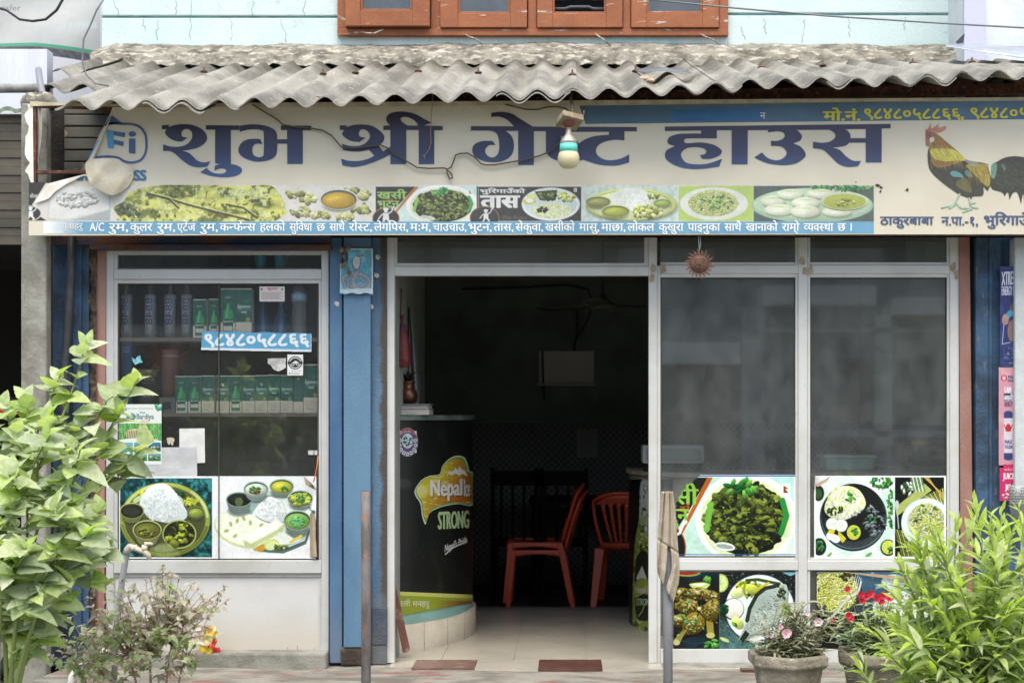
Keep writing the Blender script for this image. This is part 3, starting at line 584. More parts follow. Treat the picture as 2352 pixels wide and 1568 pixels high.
def pic_set():   # rice on a black plate | noodles on bamboo
    p = Pic(1870, 1092, 2173, 1281, (240, 243, 240), 1.0, 21)
    p.rect(1874, 1096, 2052, 1278, (226, 236, 230)); p.blend(p.noise(40, 2), (206, 228, 214), .5, .7)
    p.clip = np.zeros((p.H, p.W)); p.clip[4:186, 4:182] = 1
    p.leaves(2025, 1106, 26, 14, 70, HERB, 4); p.leaves(2045, 1160, 6, 60, 46, HERB, 4); p.ell(1880, 1132, 13, 18, (52, 58, 50)); p.ell(1879, 1133, 9, 12, (80, 110, 70)); p.ell(1882, 1255, 16, 20, (40, 60, 56)); p.leaves(1882, 1255, 10, 14, 16, [(60, 110, 70), (90, 140, 90)], 5)
    p.ell(1960, 1188, 77, 77, (34, 44, 46)); p.ell(1960, 1186, 75, 75, (110, 130, 136)); p.ell(1960, 1184, 74, 74, (58, 62, 64), 0, 1, -.5); p.ell(1962, 1178, 66, 64, (44, 46, 46))
    p.rice([(1895, 1175), (1898, 1150), (1918, 1122), (1945, 1115), (1972, 1124), (1988, 1150), (1982, 1170), (1958, 1178), (1944, 1192), (1915, 1190)], 360, (226, 230, 190)); p.grains(1940, 1150, 42, 34, 120, [(222, 226, 110), (240, 244, 220), (196, 204, 90)], 3.2, 1.3); p.leaves(1952, 1140, 12, 10, 9, HERB, 6); p.leaves(1920, 1172, 20, 8, 14, [(70, 110, 60), (60, 60, 36)], 5)
    p.chunks(2008, 1196, 24, 34, 46, 8, [(44, 46, 50), (80, 86, 88), (34, 34, 38), (120, 130, 134)], .4, (.3, .6)); p.leaves(2000, 1188, 20, 30, 10, HERB, 3)
    for (x, y) in ((1912, 1203), (1932, 1206)): p.ell(x, y, 15, 15, (190, 206, 190)); p.ell(x, y, 13.5, 13.5, (232, 240, 228)); p.ell(x, y, 5, 5, (206, 226, 200), 0, .7, soft=5)
    p.poly([(1896, 1232), (1906, 1212), (1918, 1218), (1912, 1234)], (214, 206, 80)); p.poly([(1926, 1218), (1944, 1236), (1936, 1246), (1924, 1234)], (214, 206, 80)); p.ell(1918, 1236, 12, 9, (240, 244, 244), .5); p.ell(1906, 1232, 9, 7, (236, 240, 240), .8)
    p.ell(1961, 1223, 19, 20, (36, 38, 34)); p.ell(1961, 1222, 16, 17, (206, 212, 100)); p.leaves(1961, 1219, 8, 8, 8, HERB, 5)
    p.ell(2040, 1257, 18, 19, (40, 54, 44)); p.ell(2040, 1256, 15, 16, (206, 214, 110)); p.leaves(2044, 1258, 6, 8, 5, HERB, 5); p.ell(1995, 1274, 10, 4, (120, 180, 100), -.6); p.ell(1905, 1274, 8, 3, (120, 180, 100), -.8); p.clip = None
    p.clip = np.zeros((p.H, p.W)); p.clip[4:186, 186:299] = 1; p.rect(2055, 1095, 2172, 1279, (34, 36, 34))
    for k in range(26): p.line([(2056 + k * 5, 1215 + k * 1.2), (2076 + k * 5, 1205 + k * 1.2 + 80)], 3, (176, 186, 110) if k % 2 else (120, 130, 70))
    for k in range(14): p.line([(2120 + k * 5, 1140 - k * 2), (2180, 1160 + k * 8)], 3, (196, 204, 130) if k % 2 else (140, 150, 80))
    p.poly([(2056, 1165), (2124, 1110), (2140, 1125), (2060, 1185)], (186, 196, 120)); p.leaves(2085, 1118, 14, 18, 20, [(60, 90, 60), (210, 220, 200), (120, 150, 110)], 7)
    for k in range(7): p.line([(2092 + k * 4, 1094), (2100 + k * 4, 1128)], 3, (222, 232, 220) if k % 2 else (120, 160, 100))
    for k in range(3): p.line([(2120 + k * 5, 1093), (2172, 1140 + k * 7)], 2.4, (206, 176, 100))
    p.ell(2060, 1158, 5, 10, (206, 214, 212)); p.line([(2060, 1166), (2064, 1212)], 2.6, (190, 200, 198))
    p.ell(2128, 1200, 58, 57, (206, 222, 218)); p.ell(2128, 1199, 55, 54, (226, 236, 232)); p.ell(2128, 1198, 44, 43, (190, 204, 190)); p.strands(2128, 1197, 41, 42, 320, [(214, 220, 110), (232, 236, 170), (190, 198, 84), (238, 242, 224)], 1.6, 20); p.leaves(2126, 1180, 30, 26, 14, [(50, 80, 50), (90, 130, 80)], 4); p.clip = None
    p.speck(7, 1.6); return p

def drum(p, x, y, rx, ry, r, C):
    """one grilled drumstick: fat end, tapering shank, bone knob"""
    ca, sa = math.cos(r), math.sin(r); T = lambda u, v: (x + u * rx * ca - v * ry * sa, y + u * rx * sa + v * ry * ca)
    o = [T(*q) for q in ((1, 0), (.8, .75), (.2, 1), (-.4, .8), (-.85, .38), (-1.25, .22), (-1.25, -.22), (-.85, -.35), (-.4, -.75), (.2, -1), (.8, -.75))]; o = [tuple(v) for v in crom(o, 5)]
    p.poly([(a + 3, b + 5) for a, b in o], (16, 14, 12), .85); p.poly(o, (116, 104, 44), 1, .45); bx, by = T(-1.32, 0); p.ell(bx, by, 5, 4.5, (190, 186, 130)); p.ell(bx - 1, by - 1.5, 2.5, 2, (226, 224, 190))
    for _ in range(95):
        u = p.rnd.uniform(-1.05, .95); v = p.rnd.uniform(-.85, .85) * (1 if u > -.3 else .4); a, b = T(u, v); p.ell(a, b, p.rnd.uniform(.8, 3), p.rnd.uniform(.6, 1.8), p.rnd.choice(C + [(40, 34, 22), (30, 26, 20), (214, 206, 130), (60, 50, 28)]), p.rnd.random() * 3, .8)
    for _ in range(14): a, b = T(p.rnd.uniform(-.5, .7), p.rnd.uniform(-.8, -.1)); p.ell(a, b, 3, 1.4, (222, 222, 176), r, .6)
def pic_fish():   # chicken legs | fish on a white plate
    p = Pic(1547, 1313, 1831, 1489, (46, 48, 46), 1.0, 31)
    p.clip = np.zeros((p.H, p.W)); p.clip[:, :105] = 1; p.rect(1547, 1313, 1652, 1489, (44, 44, 44)); p.blend(p.noise(40, 3), (38, 64, 74), .5, .7)
    p.ell(1578, 1314, 32, 9, (150, 180, 90)); p.ell(1578, 1313, 26, 7, (180, 60, 50)); p.ell(1547, 1336, 12, 14, (226, 232, 230)); p.poly([tuple(v) for v in crom([(1584, 1340), (1630, 1337), (1620, 1352), (1600, 1354)], 5)], (196, 216, 130)); p.poly([(1586, 1341), (1628, 1338), (1608, 1346)], (240, 244, 226)); p.leaves(1620, 1330, 10, 6, 4, HERB, 8)
    C = [(150, 138, 62), (110, 92, 42), (190, 184, 110), (66, 56, 34)]
    for (x, y, rx, ry, r) in ((1560, 1364, 26, 15, 0), (1600, 1362, 30, 15, .1), (1630, 1368, 22, 14, .3), (1576, 1392, 28, 19, .1), (1560, 1425, 22, 16, 0), (1590, 1434, 30, 24, -.7), (1632, 1402, 20, 30, .2)):
        drum(p, x, y, rx, ry, r, C)
    p.poly([(1565, 1450), (1578, 1444), (1560, 1478), (1549, 1480), (1548, 1468)], (150, 146, 84)); p.ell(1554, 1474, 8, 7, (186, 186, 130)); p.poly([(1622, 1425), (1638, 1428), (1640, 1456), (1624, 1452)], (156, 144, 70)); p.ell(1632, 1458, 10, 7, (190, 186, 120))
    p.leaves(1590, 1400, 50, 50, 16, [(110, 180, 130), (80, 150, 100)], 4); p.leaves(1635, 1478, 14, 10, 8, HERB, 8); p.line([(1560, 1470), (1600, 1478), (1640, 1470)], 1.2, (90, 110, 110), .6); p.clip = None
    p.clip = np.zeros((p.H, p.W)); p.clip[:, 106:] = 1
    g = np.linspace(0, 1, p.H)[:, None] * np.ones((1, p.W)); p.rect(1653, 1313, 1831, 1489, (46, 50, 50)); p.blend(g + p.noise(30, 3) * .5, (96, 132, 128), .6, 1.2); p.blend(p.noise(2.2, 1), (20, 28, 28), .78, .86, .8); p.blend(p.noise(2.5, 1), (150, 176, 172), .82, .9, .7)
    p.ell(1655, 1338, 18, 21, (190, 206, 110)); p.ell(1654, 1338, 15, 18, (216, 232, 170)); 
    for a in range(6): p.line([(1654, 1338), (1654 + 13 * math.cos(a), 1338 + 16 * math.sin(a))], 1, (180, 204, 120))
    p.ell(1746, 1400, 80, 79, (30, 40, 40), 0, .8, soft=4); p.ell(1745, 1397, 79, 78, (206, 220, 220)); p.ell(1744, 1396, 76, 75, (228, 236, 234), 0, 1, .04); p.ell(1746, 1398, 60, 58, (218, 228, 226), 0, .6, soft=3)
    p.leaves(1720, 1350, 30, 16, 60, [(80, 96, 44), (150, 164, 70), (186, 196, 80)], 7); p.ell(1726, 1352, 20, 11, (190, 200, 96), .3, 1, .3); p.ell(1694, 1362, 17, 12, (206, 216, 160), -.3, 1, .2); p.line([(1715, 1332), (1740, 1330), (1790, 1340)], 7, (70, 96, 50)); p.line([(1735, 1355), (1765, 1338)], 6, (196, 190, 70)); p.line([(1712, 1336), (1708, 1356), (1716, 1372)], 6, (150, 166, 60))
    body = [(1786, 1344), (1806, 1342), (1808, 1372), (1798, 1404), (1776, 1430), (1748, 1446), (1722, 1458, 1), (1706, 1478, 1), (1702, 1466), (1692, 1477, 1), (1706, 1446), (1716, 1424), (1720, 1398), (1736, 1366), (1758, 1350)]
    pp = [tuple(v) for v in crom(body, 5)]; p.poly([(a + 3, b + 5) for a, b in pp], (90, 104, 104), .6); p.poly(pp, (176, 190, 180))
    p.line([(1716, 1424), (1722, 1396), (1738, 1366), (1758, 1350), (1786, 1344)], 9, (48, 56, 44), .9)
    for _ in range(520):
        t = p.rnd.random(); x = 1716 + t * 80 + p.rnd.uniform(-4, 22) * (1 - abs(t - .5)); y = 1440 - t * 88 + p.rnd.uniform(-16, 26)
        if abs((x - 1762) / 50) < 1 and abs((y - 1396) / 52) < 1: p.line([(x, y), (x + 3, y + 1.5)], 1.1, p.rnd.choice([(60, 70, 60), (226, 234, 230), (110, 124, 104), (200, 212, 200)]), .7)
    p.poly([(1712, 1446), (1722, 1455), (1706, 1478), (1702, 1466), (1692, 1477)], (52, 62, 52)); p.chunks(1796, 1362, 9, 14, 18, 4, [(90, 100, 60), (60, 66, 50)])
    p.ell(1684, 1398, 25, 25, (60, 74, 66)); p.ell(1685, 1397, 23, 23, (232, 232, 222), 0, 1, .06); p.leaves(1662, 1398, 9, 10, 10, [(20, 70, 50), (40, 100, 70)], 7); p.ell(1694, 1430, 17, 12, (206, 218, 130), .8, 1, .3); p.leaves(1686, 1432, 6, 5, 5, HERB, 5); p.ell(1806, 1402, 12, 22, (150, 172, 84), -.2); p.leaves(1806, 1402, 8, 16, 20, HERB, 4); p.ell(1664, 1468, 12, 4, (190, 210, 150), .4)
    p.poly([(1795, 1313), (1815, 1322), (1831, 1316), (1831, 1313)], (140, 190, 200)); p.clip = None; p.rect(1652, 1313, 1653, 1489, (120, 140, 136)); p.speck(8, 1.6); return p

def pic_pasta():
    p = Pic(1876, 1313, 2172, 1490, (44, 46, 46), 1.0, 41); p.grad(1876, 1313, 2172, 1490, (96, 130, 150), (30, 34, 36)); p.blend(p.noise(16, 3), (196, 220, 224), .66, .74, .7)
    p.poly([(1876, 1400), (2172, 1440), (2172, 1490), (1876, 1490)], (36, 38, 38)); p.ell(1922, 1358, 58, 62, (52, 56, 56)); p.ell(1920, 1356, 54, 58, (84, 92, 88)); p.strands(1918, 1354, 52, 52, 460, [(222, 226, 130), (240, 242, 200), (200, 206, 96)], 1.7, 22); p.leaves(1946, 1322, 16, 9, 14, [(90, 70, 50), (60, 90, 50)], 5)
    p.line([(1892, 1440), (1925, 1400), (1950, 1370)], 5, (200, 208, 206)); p.line([(1950, 1370), (1972, 1360), (1978, 1335)], 4, (214, 222, 220))
    for k in range(4): p.line([(1960 + k * 4, 1345 + k * 3), (1966 + k * 4, 1318 + k * 3)], 1.6, (225, 230, 230))
    p.ell(2052, 1336, 28, 18, (190, 206, 206)); p.grains(2052, 1336, 25, 15, 110, [(232, 240, 238), (180, 196, 194)], 3, 1.2); p.ell(2070, 1400, 70, 46, (60, 84, 100)); p.ell(2070, 1398, 66, 42, (206, 220, 220)); p.grains(2070, 1398, 56, 34, 260, [(236, 240, 220), (200, 206, 140), (170, 120, 80), (90, 120, 60)], 3.4, 1.5)
    p.ell(2110, 1465, 50, 30, (190, 206, 210)); p.chunks(2110, 1462, 38, 20, 40, 7, [(206, 190, 120), (190, 130, 80), (110, 140, 70)]); p.chunks(1950, 1466, 30, 14, 24, 6, [(70, 110, 70), (150, 170, 150)]); p.poly([(1876, 1313), (1940, 1313), (1876, 1316)], (170, 176, 170)); p.speck(8, 1.6); return p

def pic_meatposter():
    p = Pic(1496, 1090, 1827, 1276, (240, 243, 242), 1.0, 51); p.a[:] = (240, 243, 242)
    pic_meat(p, 1500, 1096, 1823, 1272, True, 1.9); p.rect(1470, 1091, 1827, 1094, (70, 120, 170)); p.rect(1470, 1272, 1827, 1274, (70, 120, 170)); p.speck(8, 1.6); return p

def pic_tourism():
    p = Pic(273, 928, 371, 1066, (226, 232, 224), 1.5, 61); p.leaves(281, 936, 10, 8, 8, [(120, 190, 150), (90, 170, 130)], 6); p.leaves(362, 935, 10, 8, 8, [(120, 190, 150), (90, 170, 130)], 6)
    p.text('Explore Nature, Culture & Adventure', 290, 936, 352, 940, (90, 130, 110), .01); p.text('Visit', 320, 944, 334, 950, (50, 110, 110), .01); p.text('Bardiya', 314, 950, 353, 966, (40, 96, 104), .02); p.text('2025', 324, 964, 342, 970, (220, 150, 80), .02)
    p.ell(301, 957, 11, 9, (70, 140, 130)); p.ell(297, 952, 5, 4, (226, 232, 224)); p.chunks(301, 958, 8, 6, 12, 3, [(40, 90, 90), (120, 180, 160), (220, 228, 220)])
    p.clip = np.zeros((p.H, p.W)); p.clip[int(44 * 1.5):int(84 * 1.5), :] = 1; p.rect(273, 972, 371, 1012, (90, 160, 90))
    for _ in range(420): x = p.rnd.uniform(273, 371); y = p.rnd.uniform(972, 1012); p.line([(x, y), (x + p.rnd.uniform(-4, 4), y - 9)], .8, p.rnd.choice([(60, 140, 70), (150, 200, 110), (40, 110, 60), (190, 216, 140)]), .8)
    p.ell(312, 996, 26, 12, (206, 196, 150)); p.ell(330, 984, 10, 8, (214, 204, 160))
    for k in range(12): p.line([(290 + k * 4, 988 + (k % 3)), (288 + k * 4, 1006)], 1.4, (60, 60, 40))
    p.clip = None
    p.poly([tuple(v) for v in crom([(273, 1010, 1), (310, 1006), (371, 1012, 1), (371, 1014, 1), (273, 1014, 1)], 4)], (226, 232, 224))
    for (x0, y0, x1, y1, c, d) in ((308, 1016, 338, 1036, (110, 160, 190), (60, 110, 90)), (340, 1016, 369, 1036, (60, 120, 170), (40, 100, 80)), (308, 1039, 338, 1058, (150, 190, 200), (60, 120, 80)), (340, 1039, 369, 1058, (120, 180, 190), (50, 110, 70)), (276, 1016, 305, 1058, (120, 180, 190), (50, 120, 70))):
        p.grad(x0, y0, x1, y1, c, d); p.leaves((x0 + x1) / 2, y1 - 7, 12, 4, 16, [(40, 100, 60), (90, 150, 90)], 3); p.chunks((x0 + x1) / 2, (y0 + y1) / 2 + 2, 9, 3, 6, 3, [(190, 160, 110), (220, 224, 210)])
    return p
# ------------------------------------------------------------------ surfaces
m_wall = mat('cyan_wash', (197, 211, 209), (187, 207, 204), 3, (.4, .7), (172, 186, 180), 12, (.62, .74), rough=.8, bump=.35, bsc=40)
m_groove = mat('turquoise_groove', (134, 172, 166), (110, 146, 142), 9, rough=.9)
m_turq = mat('turquoise_wash', (156, 196, 196), (192, 212, 212), 14, (.42, .6), st=(1, 1, 3), rough=.85, bump=.4)
m_white = mat('white_wall', (206, 212, 214), (192, 200, 203), 4, rough=.8, bump=.3, bsc=30)
m_crack = mat('crack_line', (120, 148, 150), rough=1, fine=0)
m_wood = mat('brown_window_wood', (150, 90, 54), (126, 74, 44), 5, (.35, .7), (172, 164, 152), 22, (.66, .7), rough=.6, st=(1, 1, 1), st3=(.35, 1, 2.2), bump=.25)
m_wood2 = mat('brown_window_wood_worn', (152, 92, 56), (130, 76, 46), 5, (.35, .7), (178, 170, 160), 15, (.61, .66), rough=.6, st3=(.3, 1, 1.8), bump=.3)
m_cement = mat('old_cement', (134, 130, 118), (86, 82, 72), 9, (.42, .62), (178, 173, 158), 14, (.52, .66), rough=.95, bump=1.2, bsc=34, fine=.25, st3=(1, 1, 2.5))
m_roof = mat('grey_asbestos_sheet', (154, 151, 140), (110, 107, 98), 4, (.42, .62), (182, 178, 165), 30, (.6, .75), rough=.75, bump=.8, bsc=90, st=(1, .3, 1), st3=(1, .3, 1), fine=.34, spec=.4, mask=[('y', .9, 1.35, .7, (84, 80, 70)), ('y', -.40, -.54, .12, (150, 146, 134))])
m_rust = mat('rusty_steel', (98, 62, 46), (70, 44, 36), 14, (.4, .6), (140, 104, 80), 40, rough=.85, bump=.5)
m_bolt = mat('rusted_bolt', (104, 78, 66), (76, 60, 52), 40, rough=.9)
m_pillar = mat('cement_plaster', (144, 143, 133), (116, 114, 104), 5, (.42, .6), (88, 84, 74), 9, (.64, .72), rough=.95, bump=.8, bsc=22, fine=.2, st3=(1.6, 1, .5))
m_alu = mat('silver_aluminium', (190, 191, 188), (174, 174, 168), 3, (.45, .7), (150, 142, 124), 16, (.64, .8), rough=.36, metal=.15, fine=.05)
m_alu2 = mat('white_aluminium', (193, 194, 190), (178, 177, 168), 3, (.45, .7), (150, 138, 114), 16, (.64, .8), rough=.4, fine=.05)
m_gasket = mat('dark_gasket', (70, 66, 58), rough=.8)
m_blue = mat('blue_painted_steel', (60, 94, 128), (78, 112, 140), 3, (.4, .65), (108, 72, 56), 26, (.7, .76), rough=.5, bump=.25, st=(1, 1, .4), mask=('z', .42, .05, .3, (96, 112, 132)))
m_blueL = mat('light_blue_painted_steel', (92, 124, 146), (74, 106, 134), 3, (.4, .7), (150, 90, 70), 30, (.72, .78), rough=.5, bump=.2, st=(1, 1, .35))
m_blueD = mat('dark_blue_grimy_steel', (58, 88, 116), (42, 58, 74), 5, (.4, .6), (112, 104, 92), 14, (.62, .7), rough=.7, bump=.5, st3=(2, 1, .5))
m_grime = mat('greasy_rusted_steel', (84, 112, 134), (70, 96, 118), 5, (.4, .6), (118, 76, 56), 20, (.66, .72), rough=.7, bump=.5, st=(1.5, 1, .4), st3=(1.5, 1, .6), mask=[('x', wx(871, 0), wx(880, 0), .07, (70, 64, 60)), ('z', .42, .25, .25, (92, 96, 98))])
m_salmon = mat('salmon_paint', (140, 98, 86), (150, 118, 106), 5, (.4, .65), (206, 176, 166), 30, (.7, .78), rough=.7, bump=.3, st=(1, 1, .4), mask=('x', 5, 5.1, .1, (150, 60, 60)))
m_black = mat('dark_gap', (22, 20, 18), rough=.9, fine=0)
m_dirt = mat('dirty_brickwork', (92, 80, 66), (60, 52, 44), 10, (.4, .6), (150, 140, 124), 18, (.6, .7), rough=1, bump=1.5, bsc=30)
m_panel = mat('white_laminate', (192, 193, 190), (182, 182, 178), 2.5, (.45, .7), (140, 134, 124), 30, (.76, .82), rough=.45, fine=.04, mask=('z', .3, .1, .12, (186, 180, 168)))
m_conc = mat('worn_concrete_floor', (142, 138, 128), (106, 102, 93), 6, (.42, .6), (128, 92, 84), 9, (.57, .63), rough=.9, bump=.8, bsc=30, fine=.18, st=(.5, 1, 1), st3=(.4, 1.2, 1))
m_kerb = mat('kerb_concrete', (142, 141, 132), (116, 115, 106), 6, (.45, .62), (104, 98, 88), 24, (.68, .76), rough=.95, bump=.6, fine=.18)
m_tile = mat('cream_floor_tile', (176, 170, 156), (160, 154, 140), 2.5, (.4, .7), rough=.22, fine=.05)
m_redtile = mat('red_marble', (94, 66, 58), (78, 54, 48), 7, (.4, .6), (140, 104, 92), 20, (.62, .74), rough=.35)
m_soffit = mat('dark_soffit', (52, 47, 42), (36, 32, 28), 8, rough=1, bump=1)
m_slat = mat('dirty_shutter_steel', (92, 90, 82), (70, 68, 62), 4, (.4, .6), (150, 138, 112), 6, (.58, .62), rough=.7, st=(.3, 1, 1))
m_cable = mat('brown_cable', (84, 76, 60), rough=.6, fine=0)
m_dkcable = mat('black_cable', (40, 40, 42), rough=.5, fine=0)
m_wire = mat('grey_wire', (120, 122, 124), rough=.5, metal=.4, fine=0)
m_blackpipe = mat('black_pipe', (44, 46, 48), (60, 62, 64), 8, rough=.5)  # the drain pipe's own black
g_glass = glassmat('dusty_window_glass', .075, (.93, .95, .93), 1.7); g_up = glassmat('upper_window_glass', .05, (.25, .28, .3), 2.2); g_case = glassmat('display_window_glass', .024, (.98, .99, .98), 1.0)

# ------------------------------------------------------------------ ground
gr = MB(); gr.box(-150, 150, -250, 300, -.6, -.2); ground = gr.build('ground', mat('dusty_ground', (136, 134, 126), (116, 114, 106), 2, rough=1, bump=1, bsc=12)); ground['kind'] = 'structure'
pv = MB()
def pavz(u, v):
    x = -2.72 + 6.4 * u; y = -.98 + 1.0 * v
    return (x, y, -.012 + .006 * math.sin(x * 5 + y * 9) - max(0, -.8 - y) * .4)
pv.grid(pavz, 60, 14); pv.box(-2.72, 3.68, -.97, .02, -.3, -.03)
pave = pv.build('pavement', m_conc); pave['kind'] = 'structure'

# ------------------------------------------------------------------ the shop building
B = thing('guest_house_building', 'pale cyan guest house with brown windows above a corrugated roof and glazed shopfront', 'building')
YW = 1.65
wl = MB()
# upper wall around the window opening
xl, xr = wx(233, YW), wx(2204, YW); xa, xb = wx(777, YW), wx(1671, YW); zb_ = wz(84, YW)
gl, grr = wz(39, YW), wz(33, YW)
wl.box(xl, xa, YW, YW + .2, 3.2, gl - .008); wl.box(xl, xa, YW, YW + .2, gl + .008, 5.2)
wl.box(xb, xr, YW, YW + .2, 3.2, grr - .008); wl.box(xb, xr, YW, YW + .2, grr + .008, 5.2)
wl.box(xa, xb, YW, YW + .2, 3.2, zb_); wl.box(xa, xb, YW, YW + .2, 4.75, 5.2)
wall = wl.build('upper_wall', m_wall, B, bevel=.006)
for a_, b_, c_ in ((xl, xa, gl), (xb, xr, grr)): gm = MB(); gm.box(a_, b_, YW + .015, YW + .19, c_ - .007, c_ + .007); gm.build('wall_groove', m_groove, B)
rn = random.Random(4)
for (x0, y0, x1, y1) in ((262, 0, 272, 34), (403, 0, 405, 34), (440, 0, 438, 92), (363, 44, 360, 92), (530, 42, 532, 95), (583, 0, 580, 36), (645, 44, 660, 98), (700, 0, 696, 38), (1755, 42, 1758, 80), (1848, 44, 1842, 98), (1950, 42, 1952, 86), (1700, 60, 1712, 92), (2080, 40, 2076, 70), (990, 88, 985, 98), (330, 45, 332, 70)):
    pts = []; n = 9
    for i in range(n + 1): t = i / n; pts.append(W(x0 + (x1 - x0) * t + rn.uniform(-3.2, 3.2), y0 + (y1 - y0) * t, YW - .0005))
    ck = MB(); ck.tube(pts, [rn.uniform(.0008, .0022) for _ in pts], 4); ck.build('wall_crack', m_crack, B)
tq = MB(); tq.prism([(1345, 103), (1375, 92), (1410, 85), (1450, 84), (1500, 86), (1545, 92), (1588, 98), (1590, 108), (1340, 108)][0:9], YW - .004, .003)
tq.build('turquoise_patch', m_turq, B)
# window
win = MB(); wz0 = wz(86, YW); zt = 4.75
def wbox(mb, p0, p1, q0, q1, y, dep, mi=0): mb.box(wx(p0, YW), wx(p1, YW), y, y + dep, wz(q1, YW), zt if q0 is None else wz(q0, YW), mi)
wbox(win, 777, 1671, 70, 86, YW - .045, .12); wbox(win, 777, 797, None, 70, YW - .04, .12); wbox(win, 1650, 1671, None, 70, YW - .04, .12)
for a, b in ((991, 1013), (1213, 1233), (1430, 1448)): wbox(win, a, b, None, 70, YW - .04, .11)
WN = win.build('wooden_window', m_wood2, B, bevel=.004)
for i, (a, b, ga, gb, dy, gy) in enumerate(((798, 990, 832, 951, -.085, 30), (1013, 1211, 1053, 1173, -.05, 33), (1234, 1429, 1269, 1392, -.05, 33), (1449, 1649, 1484, 1612, -.05, 32))):
    s = MB(); y = YW + dy - .012
    wbox(s, a, ga, None, 69, y, .045); wbox(s, gb, b, None, 69, y, .045); wbox(s, ga, gb, gy + 4, 69, y, .045)
    s2 = [(ga, ga + 5), (gb - 5, gb)]
    wbox(s, ga, ga + 5, None, gy + 4, y + .012, .03); wbox(s, gb - 5, gb, None, gy + 4, y + .012, .03); wbox(s, ga + 5, gb - 5, gy - 1, gy + 4, y + .012, .03)
    so = s.build('sash', m_wood if i < 1 else m_wood2, WN, bevel=.003)
    if i != 2:
        p = MB(); wbox(p, ga + 5, gb - 5, None, gy - 1, y + .028, .004); p.build('pane', g_up, WN)
    else:
        p = MB()
        for k in range(9):
            z = wz(24 - k * 22, YW); p.tube([(wx(ga + 3, YW), y + .03, z), (wx(ga + 30, YW), y + .03, z), (wx(ga + 40, YW), y + .03, z + .012), (wx(gb - 40, YW), y + .03, z + .012), (wx(gb - 30, YW), y + .03, z), (wx(gb - 3, YW), y + .03, z)], .010, 6)
        p.build('grille_bar', mat('grille_steel', (70, 74, 78), rough=.5), WN)
rb = MB(); rb.box(xa, xb, YW + .9, YW + .95, 3.2, 5.2); rb.box(xa - .1, xa, YW + .2, YW + .9, 3.2, 5.2); rb.box(xb, xb + .1, YW + .2, YW + .9, 3.2, 5.2); rb.box(xa, xb, YW + .12, YW + .95, 3.2, 3.5); rb.box(xa, xb, YW + .12, YW + .95, 5.0, 5.2)
rb.build('upper_room_wall', mat('upper_room_paint', (84, 88, 90), rough=.9), B)
for (x0, y0, x1, y1, x2, y2) in ((1068, 80, 1092, 89, 1110, 103), (1368, 78, 1385, 90, 1402, 105), (1608, 78, 1635, 90, 1652, 102), (828, 74, 860, 77, 880, 68)):
    h = MB(); h.tube([W(x0, y0, YW - .06), W((x0 + x1) / 2, (y0 + y1) / 2 + 1, YW - .09), W(x1, y1, YW - .1), W(x2, y2, YW - .07)], .005, 6); h.build('window_hook', mat('flaked_wire', (176, 176, 166), (120, 90, 70), 60, rough=.7), B)
# rough cement fillet above the roof
import mathutils
def nz(x, y, z): return mathutils.noise.noise(Vector((x, y, z)))
def ledge(u, v):
    px = 212 + (2350 - 212) * u; top = 100 + 4 * math.sin(u * 9) + (16 * (1 - u * 40) if u < .025 else 0) + (3 if .3 < u < .7 else 0); bot = 150
    y = YW - .005 - v * .16 - .09 * math.sin(min(1, v * 1.6) * math.pi / 2)
    a = W(px, top, YW); b = W(px, bot, YW - .25); p = a.lerp(b, v); p.y = y
    n = nz(p.x * 7, p.z * 9, 1) * .014 + nz(p.x * 22, p.z * 26, 5) * .007 + nz(p.x * 60, p.z * 70, 9) * .006 + max(0, v - .7) * nz(p.x * 12, 2, 4) * .10
    p.y -= n * min(1, v * 3 + .15); p.z += nz(p.x * 3, 3, 7) * .015 * (1 - v) + n * .5; return p
le = MB(); le.grid(ledge, 420, 16); le.build('cement_fillet', m_cement, B)

# corrugated roof: front eave at y=-.52, back at y=1.5; each sheet is a part
YF, YB, LAM = -.52, 1.5, .180
XF = [(-4, 222), (60, 221), (700, 221), (1000, 213), (1300, 204), (1500, 196), (1700, 184), (1900, 180), (2060, 171), (2352, 163), (2700, 160)]
def eave(px): return float(np.interp(px, [a for a, b in XF], [b for a, b in XF]))
X0W = (1234 - CX) * (D + YF) / FPX
def roofz(x, y):
    t = (y - YF) / (YB - YF); px = CX + x * FPX / (D + YF); zf = wz(eave(px) + 15, YF) ; zb = wz(141, YB) - .02
    return zf + (zb - zf) * t
def sheet(xa, xb, yf, yb, lift, tilt=0., skew=0.):
    mb = MB(); nu = max(8, int((xb - xa) / LAM * 22)); nv = 14
    def f(u, v, dz=0):
        x = xa + (xb - xa) * u; y = yf + (yb - yf) * v + skew * (u - .5) * (1 - v) + (nz(x * 9, yf * 3, 5) * .016 + nz(x * 40, yf, 8) * .007) * (1 - v) ** 8
        z = roofz(x, y) + .0255 * math.cos(2 * math.pi * (x - X0W) / LAM) + lift + tilt * (u - .5) - .006 + nz(x * 1.5, y * 2, 3) * .006
        return Vector((x, y, z + dz))
    mb.grid(lambda u, v: f(u, v), nu, nv); mb.grid(lambda u, v: f(u, v, -.007), nu, nv)
    n1 = (nu + 1) * (nv + 1)
    for i in range(nu): mb.f.append([i, i + 1, n1 + i + 1, n1 + i]); mb.m.append(0); mb.sm.append(False)
    for j in range(nv):
        for i in (0, nu): a = j * (nu + 1) + i; b = a + nu + 1; mb.f.append([a, b, n1 + b, n1 + a]); mb.m.append(0); mb.sm.append(False)
    return mb.build('roof_sheet', m_roof, B)
edges = [wx(128, YF), wx(492, YF), wx(775, YF), wx(1300, YF), wx(1640, YF), wx(1900, YF), wx(2160, YF), wx(2560, YF)]
sheet(edges[0], edges[1] + .12, YF, YB, 0, 0, .03)
